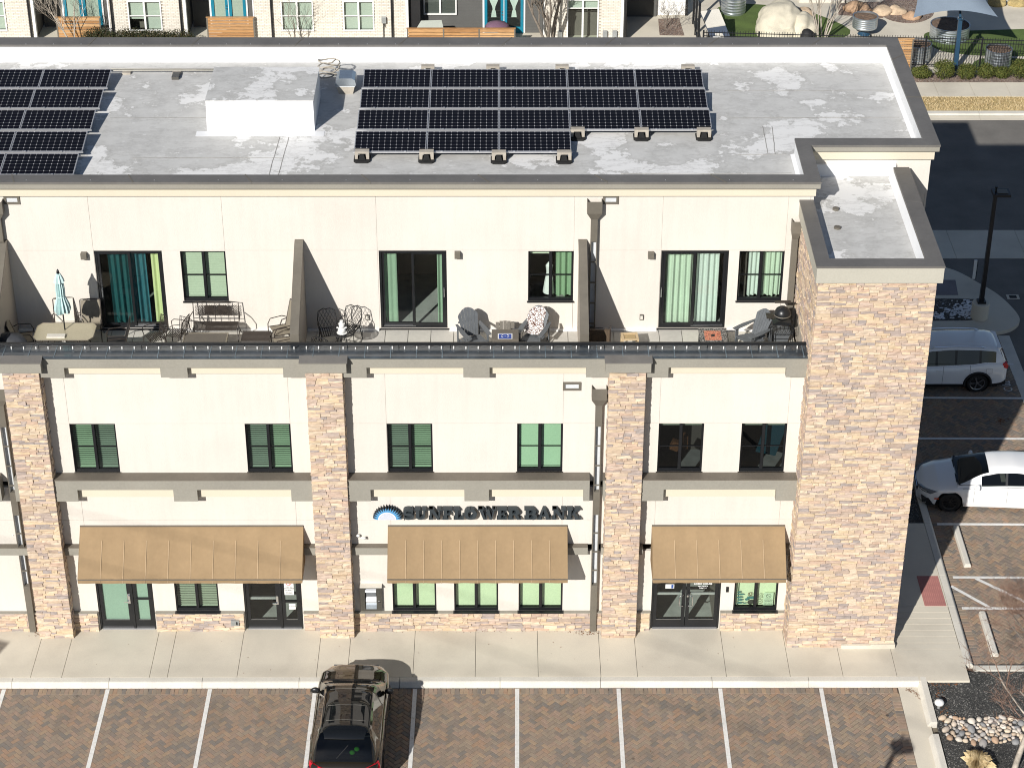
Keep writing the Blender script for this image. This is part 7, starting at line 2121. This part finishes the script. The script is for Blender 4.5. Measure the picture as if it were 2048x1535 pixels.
bare_tree('bare_tree', (-19.0, 41.2, .1), 4.5, .035, 9, 'pale bare sapling in front of the leftmost wooden fence', 'bark_pale', 'bark_pale', (-.15, 0), 4, .4, 3, trunkfrac=.40, kids=(2, 4))
bare_tree('bare_tree', (-9.25, 41.3, .1), 3.2, .02, 14, 'thin bare sapling in front of the window of the third brick house', 'bark', 'bark', (0, 0), 3, .35, 4, trunkfrac=.42, kids=(2, 3))
bush_ = bare_tree('dry_shrub', (7.45, 43.5, .11), 1.7, .012, 31, 'dry leafless shrub in the brown gravel bed by the white siding', 'bark', 'bark', (0, 0), 3, .45, 10, trunkfrac=.4, kids=(2, 3), cat='shrub')
# ornamental grass tuft
tf = empty('ornamental_grass', (11.98, -5.62, .09), 0, 'tuft of straw coloured ornamental grass in the dark gravel at the bottom edge', 'grass tuft')
mb = MB(); rs = random.Random(3)
for k in range(1500):
    a = rs.uniform(0, 2 * PI); l_ = rs.uniform(.14, .46); o_ = rs.uniform(0, .16); b = abs(rs.gauss(.25, .3))
    dx, dy = math.cos(a), math.sin(a); p0 = Vector((dx * o_, dy * o_, 0)); p1 = p0 + Vector((dx * l_ * b * .5, dy * l_ * b * .5, l_ * .8)); p2 = p0 + Vector((dx * l_ * b * .85, dy * l_ * b * .85, l_ * max(.25, 1.05 - b * .5)))
    s_ = Vector((-dy, dx, 0)) * .0028
    mb.add([p0 - s_, p0 + s_, p1 + s_ * .7, p2, p1 - s_ * .7], [(0, 1, 2, 3, 4)])
mb.build('blades', 'strawgrass', tf)
# river rocks
rs = random.Random(19)
import bmesh
RM = []
for k in range(6):
    bm = bmesh.new(); bmesh.ops.create_icosphere(bm, subdivisions=2, radius=1)
    sd_ = rs.uniform(0, 50)
    for v in bm.verts:
        f_ = 1 + .22 * noise.noise(v.co * 1.3 + Vector((sd_, 0, 0))); v.co *= f_
    me = bpy.data.meshes.new('river_rock'); bm.to_mesh(me); bm.free(); me.materials.append(MAT['riverrock']); me.shade_smooth(); RM.append(me)
placed = []
tries = 0
while len(placed) < 165 and tries < 9000:
    tries += 1
    x = rs.uniform(11.42, 14.4); t = (x - 11.42) / 2.0
    yc = -4.14 - .15 * t + .05 * math.sin(x * 4); hw = .50 if x < 13.6 else .45
    y = yc + rs.uniform(-hw, hw); r = rs.choice((.05, .06, .07, .08, .095, .11))
    if all((x - a) ** 2 + (y - b) ** 2 > (.80 * (r + c)) ** 2 for a, b, c in placed): placed.append((x, y, r))
for x, y, r in placed:
    o = bpy.data.objects.new('river_rock', rs.choice(RM)); C.objects.link(o)
    o.scale = (r * rs.uniform(1.0, 1.35), r * rs.uniform(.75, 1.0), r * rs.uniform(.5, .75)); o.location = (x, y, .09 + r * .28); o.rotation_euler = (rs.uniform(-.2, .2), rs.uniform(-.2, .2), rs.uniform(0, PI))
    tag(o, 'smooth rounded river rock in the rock strip crossing the dark gravel bed', 'rock', 'river rocks in the gravel bed')

# ------------------------------------------------------------------ overhead cables in front of the building (their shadows cross the awnings)
def cable(a, b, r, label, sag=.5):
    mid = [(a[0] + (b[0] - a[0]) * t, a[1] + (b[1] - a[1]) * t, a[2] + (b[2] - a[2]) * t - sag * 4 * t * (1 - t)) for t in [i / 12 for i in range(13)]]
    o = MB().tube(mid, r, 5).build('overhead_cable', 'black_matt', origin=a, loc=a)
    tag(o, label, 'cable', 'overhead cables in front of the bank')
cable((-47.94, -26.7, 26.2), (17.06, -26.7, 8.9), .016, 'overhead cable passing in front of the bank, lower one', .0)
cable((-47.94, -26.7, 27.8), (17.06, -26.7, 10.1), .016, 'overhead cable passing in front of the bank, upper one', .0)
cable((-47.94, -27.4, 16.8), (17.06, -27.4, 16.8), .012, 'level overhead cable passing in front of the bank', .0)

# ------------------------------------------------------------------ townhouses across the courtyard
def lay_bricks(root, org, x0, x1, z0, z1, y, holes, nparts):
    rs = random.Random(int(x0 * 7) + 100)
    me = bpy.data.meshes.new('brick'); bw, bh, bd = .198, .0605, .03
    a, b = bw / 2, bh / 2
    me.from_pydata([(-a, 0, -b), (a, 0, -b), (a, 0, b), (-a, 0, b), (-a, bd, -b), (a, bd, -b), (a, bd, b), (-a, bd, b)], [], [(0, 1, 2, 3), (3, 2, 6, 7), (1, 5, 6, 2), (0, 3, 7, 4), (0, 4, 5, 1)])
    me.materials.append(MAT['brick'])
    bs_ = []
    z = z0 + .04; row = 0
    while z < z1:
        x = x0 - (.104 if row % 2 else 0)
        while x < x1:
            a0, a1 = max(x, x0), min(x + .198, x1)
            if a1 - a0 > .05 and not any(h0 - .02 < (a0 + a1) / 2 < h1 + .02 and h2 < z < h3 for h0, h1, h2, h3 in holes): bs_.append(((a0 + a1) / 2, z, a1 - a0))
            x += .208
        z += .071; row += 1
    vis = [b_ for b_ in bs_ if b_[1] < 2.1]; rest = [b_ for b_ in bs_ if b_[1] >= 2.1]
    vis.sort(key=lambda b_: abs(b_[1] - 1.1)); rest += vis[nparts:]; vis = vis[:nparts]
    for x, z, w_ in vis:
        o = bpy.data.objects.new('brick', me); C.objects.link(o); o.parent = root; o.location = (x - org[0], y - .012 + rs.uniform(-.002, .002) - org[1], z - org[2]); o.scale = (w_ / .198, 1, 1)
    V = []; F = []
    for x, z, w_ in rest:
        b0 = len(V); hw = w_ / 2
        V += [(x - hw - org[0], y - .012 - org[1], z - b - org[2]), (x + hw - org[0], y - .012 - org[1], z - b - org[2]), (x + hw - org[0], y - .012 - org[1], z + b - org[2]), (x - hw - org[0], y - .012 - org[1], z + b - org[2])]
        F.append((b0, b0 + 1, b0 + 2, b0 + 3))
    m2 = bpy.data.meshes.new('brickwork'); m2.from_pydata(V, [], F); m2.materials.append(MAT['brick'])
    o = bpy.data.objects.new('brickwork', m2); C.objects.link(o); o.parent = root; o['kind'] = 'stuff'

def house_window(root, org, x0, x1, z0, z1, y, shade=(True, True), transom=False, frame='white', nm='window'):
    f = MB(); t = .06
    f.box(x0, y - .05, z0, x0 + t, y + .03, z1); f.box(x1 - t, y - .05, z0, x1, y + .03, z1); f.box(x0 + t, y - .05, z0, x1 - t, y + .03, z0 + t); f.box(x0 + t, y - .05, z1 - t, x1 - t, y + .03, z1)
    xm = (x0 + x1) / 2; f.box(xm - .04, y - .06, z0 + t, xm + .04, y + .03, z1 - t)
    zz = z1 - .42 if transom else (z0 + z1) / 2
    f.box(x0 + t, y - .03, zz - .02, xm - .04, y + .01, zz + .02); f.box(xm + .04, y - .03, zz - .02, x1 - t, y + .01, zz + .02)
    w_ = f.build(nm, frame, root, origin=org)
    MB().add([(x0 + t, y + .0, z0 + t), (xm - .04, y + .0, z0 + t), (xm - .04, y + .0, z1 - t), (x0 + t, y + .0, z1 - t)], [(0, 1, 2, 3)]).build('pane', 'glass_clear', w_, origin=org)
    MB().add([(xm + .04, y + .0, z0 + t), (x1 - t, y + .0, z0 + t), (x1 - t, y + .0, z1 - t), (xm + .04, y + .0, z1 - t)], [(0, 1, 2, 3)]).build('pane', 'glass_clear', w_, origin=org)
    for s_, (a, b) in zip(shade, ((x0 + t, xm - .04), (xm + .04, x1 - t))):
        if s_ is True: MB().box(a, y + .10, z0 + t, b, y + .11, z1 - t).build('roller_shade', 'blind', w_, origin=org)
        elif s_: MB().box(a, y + .10, z1 - s_, b, y + .11, z1 - t).build('roller_shade', 'blind', w_, origin=org)
    MB().box(x0, y + .6, z0 - .1, x1, y + .62, z1 + .1).box(x0, y + .04, z0 - .1, x0 + .01, y + .6, z1).box(x1 - .01, y + .04, z0 - .1, x1, y + .6, z1).build('interior', 'room', w_, origin=org)
    return w_

HY = 42.0
def townhouse(x0, x1, label, wins, nparts, spouts=(), h=6.6, brick=True, depth=9):
    root = empty('townhouse', ((x0 + x1) / 2, HY, .1), 0, label, 'house', 'townhouses behind the bank')
    org = root.location
    holes = [(w_[0], w_[1], w_[2], w_[3]) for w_ in wins]
    cx = sorted({x0, x1} | {v for w_ in holes for v in (w_[0], w_[1])}); cz = sorted({.1, h} | {v for w_ in holes for v in (w_[2], w_[3])})
    mb = MB()
    for i in range(len(cx) - 1):
        for k in range(len(cz) - 1):
            mx, mz = (cx[i] + cx[i + 1]) / 2, (cz[k] + cz[k + 1]) / 2
            if any(a < mx < b and c < mz < d for a, b, c, d in holes): continue
            mb.box(cx[i], HY, cz[k], cx[i + 1], HY + .15, cz[k + 1])
    mb.build('wall', 'mortar' if brick else 'siding_dark', root, origin=org)
    sdm = MB().box(x0, HY + .15, .1, x0 + .12, HY + depth, h).box(x1 - .12, HY + .15, .1, x1, HY + depth, h).box(x0 + .12, HY + depth - .1, .1, x1 - .12, HY + depth, h)
    sdm.build('side_wall', 'taupe', root, origin=org)
    r = MB().box(x0 - .3, HY - .3, h, x1 + .3, HY + depth + .3, h + .25); r.build('roof', 'coping', root, origin=org)
    MB().box(x0 + .13, HY + .16, 2.9, x1 - .13, HY + depth - .12, 3.1).build('floor_slab', 'room', root, origin=org)
    if brick: lay_bricks(root, org, x0 + .005, x1 - .005, .1, h, HY, holes, nparts)
    for x in (x0, x1): MB().box(x - .06, HY - .03, .1, x + .0 if x == x0 else x + .06, HY + .2, h).build('corner_board', 'white', root, origin=org)
    for w_ in wins: house_window(root, org, *w_[:4], HY, *(w_[4:] or ((True, True),)))
    for x in spouts: MB().tube([(x, HY - .07, .1), (x, HY - .07, h)], .055, 8).build('downspout', 'black', root, origin=org)
    return root, org
wz = (.56, 1.98)
townhouse(-28, -20.79, 'leftmost white brick townhouse at the upper left edge', [(-23.6, -22.0, .56, 1.98)], 150, (-20.95,))
townhouse(-17.43, -14.10, 'white brick townhouse with one window behind the dark hedge', [(-16.62, -15.13, .56, 1.98, (.9, True))], 260, (-17.32, -14.28))
townhouse(-11.05, -4.32, 'wide white brick townhouse with two windows and a meter box', [(-9.88, -8.45, .56, 1.98), (-7.15, -5.77, .56, 1.98)], 300, (-10.28, -4.98))
townhouse(1.75, 5.17, 'white brick townhouse with a tall dark transom window', [(2.72, 4.13, .12, 2.05, (.45, .45), True)], 240, (5.3,))
# recessed entries
def entry(x0, x1, label, doors, wall_, yy=43.6, dark_side=True, win=None, light=None):
    root = empty('recessed_entry', ((x0 + x1) / 2, yy, .1), 0, label, 'house front'); org = root.location
    mb = MB()
    z = .1
    while z < 6.4:
        mb.add([(x0, yy - .012, z), (x1, yy - .012, z), (x1, yy, z + .148), (x0, yy, z + .148)], [(0, 1, 2, 3)]); z += .15
    mb.box(x0, yy + .001, .1, x1, yy + .12, 6.4)
    mb.build('lap_siding', wall_, root, origin=org)
    MB().box(x0, HY + .3, 6.4, x1, yy + .3, 6.6).build('roof', 'coping', root, origin=org)
    for (a, b) in doors:
        xm = (a + b) / 2
        d = MB(); d.box(a - .08, yy - .05, .12, a, yy - .013, 2.4).box(b, yy - .05, .12, b + .08, yy - .013, 2.4); D_ = d.build('door', 'white', root, origin=org)
        for q0, q1 in ((a, xm - .015), (xm + .015, b)):
            lf = MB().box(q0, yy - .07, .12, q0 + .13, yy - .02, 2.35).box(q1 - .13, yy - .07, .12, q1, yy - .02, 2.35).box(q0 + .13, yy - .07, .12, q1 - .13, yy - .02, .40).box(q0 + .13, yy - .07, 2.2, q1 - .13, yy - .02, 2.35)
            lf.build('leaf_frame', 'teal_door', D_, origin=org)
            MB().add([(q0 + .13, yy - .04, .4), (q1 - .13, yy - .04, .4), (q1 - .13, yy - .04, 2.2), (q0 + .13, yy - .04, 2.2)], [(0, 1, 2, 3)]).build('pane', 'glass_clear', D_, origin=org)
            if light == 'shade': MB().box(q0 + .13, yy - .016, .4, q1 - .13, yy - .0135, 2.2).build('door_shade', 'blind', D_, origin=org)
            else: MB().box(q0 + .13, yy - .016, .4, q1 - .13, yy - .0135, 2.2).build('door_backing', 'black_matt', D_, origin=org)
        MB().box(xm - .015, yy - .075, .12, xm + .015, yy - .02, 2.38).build('astragal', 'white', D_, origin=org)
        MB().lathe([(.03, -.02), (.03, 0)], (xm - .07, yy - .07, 1.12), 8, 'y').lathe([(.03, -.02), (.03, 0)], (xm - .07, yy - .07, .98), 8, 'y').build('handle', 'chrome', D_, origin=org)
    return root, org
e1, o1 = entry(-20.70, -17.50, 'recessed entry with blue double doors at the upper left', [(-19.75, -18.05)], 'siding_dark', light='shade')
e2, o2 = entry(-14.0, -11.10, 'recessed entry with blue double doors behind the stained wooden fence', [(-13.15, -11.60)], 'siding_dark', light='shade')
e3, o3 = entry(-4.26, 1.68, 'grey siding front with white window and curtained blue double doors', [(-.92, .82)], 'siding_dark', yy=42.9)
for a, b in ((-4.24, -3.75),): MB().box(a, 42.2, .1, b, 42.85, 6.4).build('recess_shade_block', 'black_matt', e3, origin=o3)  # black box standing in for the shade of the recess
house_window(e3, o3, -3.62, -2.15, .98, 2.5, 42.86, (.85, .85))
# tied curtains behind the glass doors
for x in (-.50, .40):
    mb = MB(); vs = []; n = 16; prof = [(.30, 2.2), (.26, 1.9), (.17, 1.6), (.07, 1.35), (.05, 1.22), (.09, 1.1), (.12, .85)]
    for w_, z in prof:
        for k in range(n + 1):
            u = k / n * 2 - 1; vs.append((x + u * w_, 42.872 - .012 * abs(math.sin(u * 9)), z))
    mb.add(vs, [(i * (n + 1) + k, i * (n + 1) + k + 1, (i + 1) * (n + 1) + k + 1, (i + 1) * (n + 1) + k) for i in range(len(prof) - 1) for k in range(n)])
    mb.build('tied_curtain', 'curtain', e3, origin=o3, smooth=True)
wl2 = MB().box(-1.45, 42.80, 1.95, -1.25, 42.88, 2.2); wl2.build('wall_lamp', 'black', e3, origin=o3)
# wooden privacy fences, boards built one by one
def wood_fence(x0, x1, y, zt, label, n, split=()):
    root = empty('wood_fence', ((x0 + x1) / 2, y, .1), 0, label, 'fence', 'cedar board fences'); org = root.location
    xs = [x0] + list(split) + [x1]; rs = random.Random(int(x0))
    bh = (zt - .12) / n
    for a, b in zip(xs[:-1], xs[1:]):
        for k in range(n):
            MB().box(a + .03, y + rs.uniform(-.004, .004), .12 + k * bh + .006, b - .03, y + .025, .12 + (k + 1) * bh - .020).build('board', 'wood', root, origin=org)
    for x in xs: MB().box(x - .03, y - .01, .1, x + .03, y + .06, zt + .01).build('post', 'spout', root, origin=org)
    MB().box(x0 - .04, y - .03, zt + .011, x1 + .04, y + .07, zt + .035).build('cap_rail', 'wood', root, origin=org)
    return root
wood_fence(-19.75, -17.85, 41.8, 1.25, 'cedar board fence before the leftmost blue doors', 8)
wood_fence(-13.13, -11.08, 41.8, 1.25, 'cedar board fence with a dark oval stain before the second blue doors', 8)
wood_fence(-4.28, .42, 41.0, 1.06, 'long low cedar fence in three sections before the curtained doors', 6, (-2.70, -1.14))
wood_fence(16.4, 17.42, 38.50, 1.62, 'tall cedar panel at the left end of the black fence by the roof corner', 13)
# patio things behind the low fence
o = MB().add([(-3.9, 41.2, .98), (-2.7, 41.15, 1.02), (-2.8, 41.8, 1.15), (-3.7, 41.8, 1.12), (-3.9, 41.2, .5), (-2.7, 41.15, .5), (-2.8, 41.8, .5), (-3.7, 41.8, .5)], [(0, 1, 2, 3), (0, 4, 5, 1), (1, 5, 6, 2), (3, 2, 6, 7), (0, 3, 7, 4)]).build('patio_cover', 'blind', origin=(-3.3, 41.5, .1), loc=(-3.3, 41.5, .1)); tag(o, 'pale grey covered furniture behind the long low fence', 'covered furniture')
ub = MB(); ub.lathe([(.55, 0), (.45, .12), (.2, .2), (.02, .24)], (0, 0, 0), 16)
o = ub.build('patio_cushion', M('mauve_cloth', (.18, .10, .15), .9), origin=(0, 0, 0), loc=(-.35, 41.6, .92), smooth=True); tag(o, 'mauve rounded cushion top showing over the long low fence', 'cushion')
def meter(x, z, label):
    r = empty('meter_box', (x, HY - .02, z), 0, label, 'meter box', 'grey meter boxes on the brick walls')
    MB().box(-.10, -.12, -.14, .10, 0, .14).build('housing', 'galv', r); MB().tube([(-.02, -.05, -.14), (-.03, -.05, -.9)], .018, 5).tube([(.04, -.05, -.14), (.05, -.05, -.35)], .014, 5).build('conduit', 'black', r)
meter(-5.35, 1.10, 'grey meter box at the right end of the wide brick townhouse')
meter(2.42, .42, 'grey meter box left of the tall transom window')
meter(4.42, .45, 'grey meter box right of the tall transom window, left of two')
meter(4.85, .45, 'grey meter box right of the tall transom window, right of two')
# white lap siding house with passage
wh_ = empty('siding_house', (7.5, 45, .1), 0, 'white lap siding house end beside the dark passage', 'house'); org = wh_.location
mb = MB(); z = .1
while z < 6: mb.add([(6.9, 44.98, z), (8.2, 44.98, z), (8.2, 45, z + .148), (6.9, 45, z + .148)], [(0, 1, 2, 3)]); z += .15
mb.box(6.9, 45.001, .1, 8.2, 52, 6.0); mb.build('lap_siding', 'white', wh_, origin=org)
MB().box(8.2, 44.9, .1, 8.32, 45.1, 6).build('corner_board', 'black', wh_, origin=org)
MB().box(6.6, 44.7, 6.01, 8.5, 52.3, 6.2).build('roof', 'coping', wh_, origin=org)
ps = empty('dark_passage_wing', (6.1, 45.5, .1), 0, 'dark shaded wing between the white brick house and the white siding', 'house'); org = ps.location
MB().box(5.4, 44.8, .1, 6.88, 52, 5.8).build('wall', 'siding_dark', ps, origin=org); MB().box(5.25, 42.0, 3.2, 6.89, 52, 3.4).build('canopy', 'coping', ps, origin=org); MB().box(5.3, 42.1, .1, 5.38, 44.7, 3.19).build('side_screen', 'black_matt', ps, origin=org)
MB().box(5.2, 44.6, 5.81, 6.89, 52.2, 6.0).build('roof', 'coping', ps, origin=org)

# black picket fence
BF = empty('metal_fence', (8.9, 39.5, .1), 0, 'black metal picket fence between the shrubs and the courtyard', 'fence')
org = BF.location
fa, fb_ = Vector((8.55, 39.50, 0)), Vector((26.0, 38.30, 0)); L_ = (fb_ - fa).length; d_ = (fb_ - fa).normalized()
def fp(s): return fa + d_ * s
for z in (1.52, 1.36, .30):
    a, b = fp(0), fp(L_); MB().bar((a.x, a.y, z), (b.x, b.y, z), .035, .03).build('rail', 'black', BF, origin=org)
s = .12; pk = []
while s < L_: pk.append(s); s += .112
pme = None
pm = MB().box(-.009, -.009, .18, .009, .009, 1.52)
pme = bpy.data.meshes.new('picket'); pme.from_pydata(pm.v, [], pm.f); pme.materials.append(MAT['black'])
for s in pk:
    p_ = fp(s); o = bpy.data.objects.new('picket', pme); C.objects.link(o); o.parent = BF; o.location = (p_.x - org[0], p_.y - org[1], 0)
for s in [i * 2.38 for i in range(8)]:
    p_ = fp(s); MB().box(p_.x - .035, p_.y - .035, .1, p_.x + .035, p_.y + .035, 1.62).build('post', 'black', BF, origin=org)
o = MB().box(8.95, 39.40, 1.18, 9.27, 39.42, 1.36).build('fence_sign', 'white', origin=(9.1, 39.4, 1.2), loc=(9.1, 39.4, 1.2)); tag(o, 'small white sign hung on the black fence near the gate', 'sign')
gtp = empty('metal_gate', (8.7, 42.4, .1), 0, 'tall black gate posts beside the white siding house', 'gate'); org = gtp.location
for y in (41.2, 42.6, 43.9): MB().box(8.45, y, .1, 8.55, y + .1, 2.2).build('post', 'black', gtp, origin=org)
MB().box(8.47, 41.3, .3, 8.53, 43.9, .36).box(8.47, 41.3, 2.0, 8.53, 43.9, 2.06).build('rail', 'black', gtp, origin=org)
nbd = empty('notice_board', (9.35, 41.6, .1), R(20), 'slanted grey-blue notice board with pale top inside the courtyard gate', 'notice board')
mb = MB(); mb.prism([(-.9, .1), (.9, 1.2), (.9, 1.26), (-.9, .16)], -.45, .45, 'x'); recalc(mb.build('board', M('slate_blue', (.07, .09, .13), .6), nbd))
mb = MB(); mb.prism([(.1, .735), (.85, 1.195), (.85, 1.28), (.1, .82)], -.44, .44, 'x'); recalc(mb.build('pale_top', 'kerb', nbd)); mb = MB(); mb.prism([(-.55, .335), (-.2, .55), (-.2, .61), (-.55, .39)], -.2, .15, 'x'); recalc(mb.build('label_plate', 'kerb', nbd))
for y in (-.8, .8): MB().box(-.05, y - .05, 0, .05, y + .05, .1 + (y + .9) * .6).build('leg', 'black', nbd)

# steel stock tanks
def tank(x, y, r, h, label, stand=0):
    t_ = empty('stock_tank', (x, y, .11), 0, label, 'stock tank', 'galvanised stock tank planters')
    prof = [(r, stand)]
    n = 22
    for k in range(n + 1):
        z = stand + h * k / n; prof.append((r + (.014 if (k // 2) % 2 and k > 2 else 0) * (1 if k < n - 1 else 0), z))
    prof += [(r + .02, stand + h), (r + .02, stand + h + .02), (r - .02, stand + h + .02), (r - .02, stand + h - .08)]
    MB().lathe(prof, (0, 0, 0), 40, cap=False).build('shell', 'galv', t_, smooth='auto')
    sb = MB(); rs = random.Random(int(x * 10)); vs = [(0, 0, stand + h - .05)]
    for j in (1, 2, 3):
        for k in range(24):
            a = 2 * PI * k / 24; vs.append((math.cos(a) * r * j / 3 * .985, math.sin(a) * r * j / 3 * .985, stand + h - .06 + rs.uniform(0, .04) * (j < 3)))
    fs = [(0, 1 + k, 1 + (k + 1) % 24) for k in range(24)] + [(1 + j * 24 + k, 1 + (j + 1) * 24 + k, 1 + (j + 1) * 24 + (k + 1) % 24, 1 + j * 24 + (k + 1) % 24) for j in range(2) for k in range(24)]
    sb.add(vs, fs).build('soil', 'soil', t_)
    return t_
tank(10.43, 45.35, .56, .75, 'stock tank planter on the turf left of the cream play rock')
tank(16.05, 42.75, .55, .50, 'stock tank planter on a blue foot left of the sail, behind the fence', .35)
MB().lathe([(.3, 0), (.2, .1), (.2, .35)], (16.05, 42.75, .11), 12).build('tank_foot', 'bluepost').parent = None
bpy.data.objects['tank_foot']['label'] = 'dark blue round foot under the raised stock tank'; bpy.data.objects['tank_foot']['category'] = 'tank foot'
tank(19.78, 42.35, .86, .62, 'largest stock tank planter, under the blue-grey sail')
tank(17.95, 39.95, .58, .72, 'stock tank planter behind the left end of the fence')
tank(21.35, 39.35, .56, .72, 'stock tank planter behind the fence at the right edge')
# play boulder with a tunnel
def blob(name, c, r, seed, mat, label, cat, amp=.25, sub=4, group=None, cut=None):
    bm = bmesh.new(); bmesh.ops.create_icosphere(bm, subdivisions=sub, radius=1)
    for v in bm.verts:
        n_ = noise.fractal(v.co * 1.2 + Vector((seed, seed * 2, 0)), 1.0, 2.1, 4)
        v.co *= 1 + amp * n_
        v.co = Vector((v.co.x * r[0], v.co.y * r[1], max(-.1, v.co.z * r[2])))
    if cut: cut(bm)
    me = bpy.data.meshes.new(name); bm.to_mesh(me); bm.free(); me.materials.append(MAT[mat]); me.shade_smooth()
    o = bpy.data.objects.new(name, me); C.objects.link(o); o.location = c
    return tag(o, label, cat, group)
PR = empty('play_rock', (12.4, 43.6, .11), R(-12), 'large cream artificial play rock with a dark tunnel mouth on the turf', 'play rock')
o = blob('mound', (0, 0, 0), (1.15, 1.75, 1.05), 3.3, 'plaster_rock', None, None, .16, 5); o.parent = PR
for k in list(o.keys()): del o[k]
o = blob('arch_rim', (.95, -.25, 0), (.75, 1.0, .80), 7.7, 'plaster_rock', None, None, .20, 4); o.parent = PR
o = blob('tunnel_mouth', (1.28, -1.02, 0), (.34, .36, .42), 1.1, 'black_matt', None, None, .1, 3); o.parent = PR
for i, (x, y, r, lb) in enumerate(((16.2, 45.5, .55, 'brown boulder at the left end of the gravel bed'), (17.25, 45.2, .42, 'grey-tan boulder in the middle beside the round gravel bed'), (17.9, 45.25, .40, 'pale tan boulder closest to the blue-grey sail'), (13.6, 44.9, .45, 'reddish brown boulder behind the cream play rock'), (18.5, 44.6, .35, 'low orange boulder inside the round gravel bed'))):
    blob('boulder', (x, y, .16), (r * 1.2, r * .8, r * .7), i * 4.4, 'boulder', lb, 'boulder', .3, 3, 'boulders of the courtyard')
# sail shade
SL = empty('shade_sail', (19.4, 38.72, .11), 0, 'blue-grey canopy sail on a dark blue post over the large stock tank', 'shade sail')
MB().add([(-.09, -.09, 0), (.09, -.09, 0), (.09, .09, 0), (-.09, .09, 0), (-.08, .05, 2.35), (.08, .05, 2.35), (.08, .21, 2.35), (-.08, .21, 2.35)], [(0, 1, 5, 4), (1, 2, 6, 5), (2, 3, 7, 6), (3, 0, 4, 7)]).build('post', 'bluepost', SL)
MB().tube([(0, .13, 2.35), (.02, 1.2, 3.3)], .06, 8).build('arm', 'bluepost', SL); MB().lathe([(.15, 2.28), (.15, 2.32)], (0, .12, 0), 8).build('flange', 'bluepost', SL)
for a in range(4): MB().lathe([(.02, 2.33), (.02, 2.37)], (.11 * math.cos(a * PI / 2 + .8), .12 + .11 * math.sin(a * PI / 2 + .8), 0), 8).build('bolt', 'chrome', SL)
FLc, FRc, BRc, BLc = Vector((-2.2, -.80, 2.72)), Vector((1.38, -.70, 2.72)), Vector((1.0, 3.2, 4.0)), Vector((-2.0, 3.2, 4.0))
cv = MB(); n = 20; vs = []
for j in range(n + 1):
    for i in range(n + 1):
        u, v = i / n, j / n
        p_ = FLc.lerp(FRc, u).lerp(BLc.lerp(BRc, u), v)
        bu = math.sin(PI * u); bv = math.sin(PI * v)
        p_.y += bu * .32 * (1 - v) - bu * .3 * v
        p_.x += bv * .35 * (1 - u) - bv * .35 * u
        p_.z += bu * bv * .45 + bu * (1 - v) * .18
        vs.append(p_)
cv.add(vs, [(j * (n + 1) + i, j * (n + 1) + i + 1, (j + 1) * (n + 1) + i + 1, (j + 1) * (n + 1) + i) for j in range(n) for i in range(n)]).build('cloth', 'shadecloth', SL, smooth=True)
for x in (22.7, 23.6): blob('straw_clump', (x, 46.2, .2), (.4, .3, .3), x, 'straw', 'straw coloured grass clump beyond the sail, %s one' % ('left' if x < 23 else 'right'), 'grass clump', .3, 3, 'grass clumps beyond the sail')
# steps and handrail at the top
sp = empty('concrete_steps', (14.8, 46.5, .1), 0, 'low concrete steps with a dark handrail at the top edge', 'steps')
for k in range(3): MB().box(-1.2, k * .5, 0, 1.4, k * .5 + .5, .12 + k * .14).build('step', 'kerb', sp)
MB().tube([(1.2, -.3, 0), (1.25, -.3, .9), (1.3, 1.4, 1.3), (1.3, 1.4, .3)], .025, 6).tube([(.9, -.1, 0), (.9, -.1, .8)], .02, 6).build('handrail', 'iron', sp)
# ------------------------------------------------------------------ lettering becomes real mesh
dg = bpy.context.evaluated_depsgraph_get()
for o in [o for o in bpy.data.objects if o.type == 'FONT']:
    me = bpy.data.meshes.new_from_object(o.evaluated_get(dg))
    n = bpy.data.objects.new(o.name + '_mesh', me); C.objects.link(n)
    n.parent = o.parent; n.location = o.location; n.rotation_euler = o.rotation_euler; n.scale = o.scale
    if not me.materials: me.materials.append(o.data.materials[0])
    nm = o.name.split('.')[0]
    bpy.data.objects.remove(o); n.name = nm
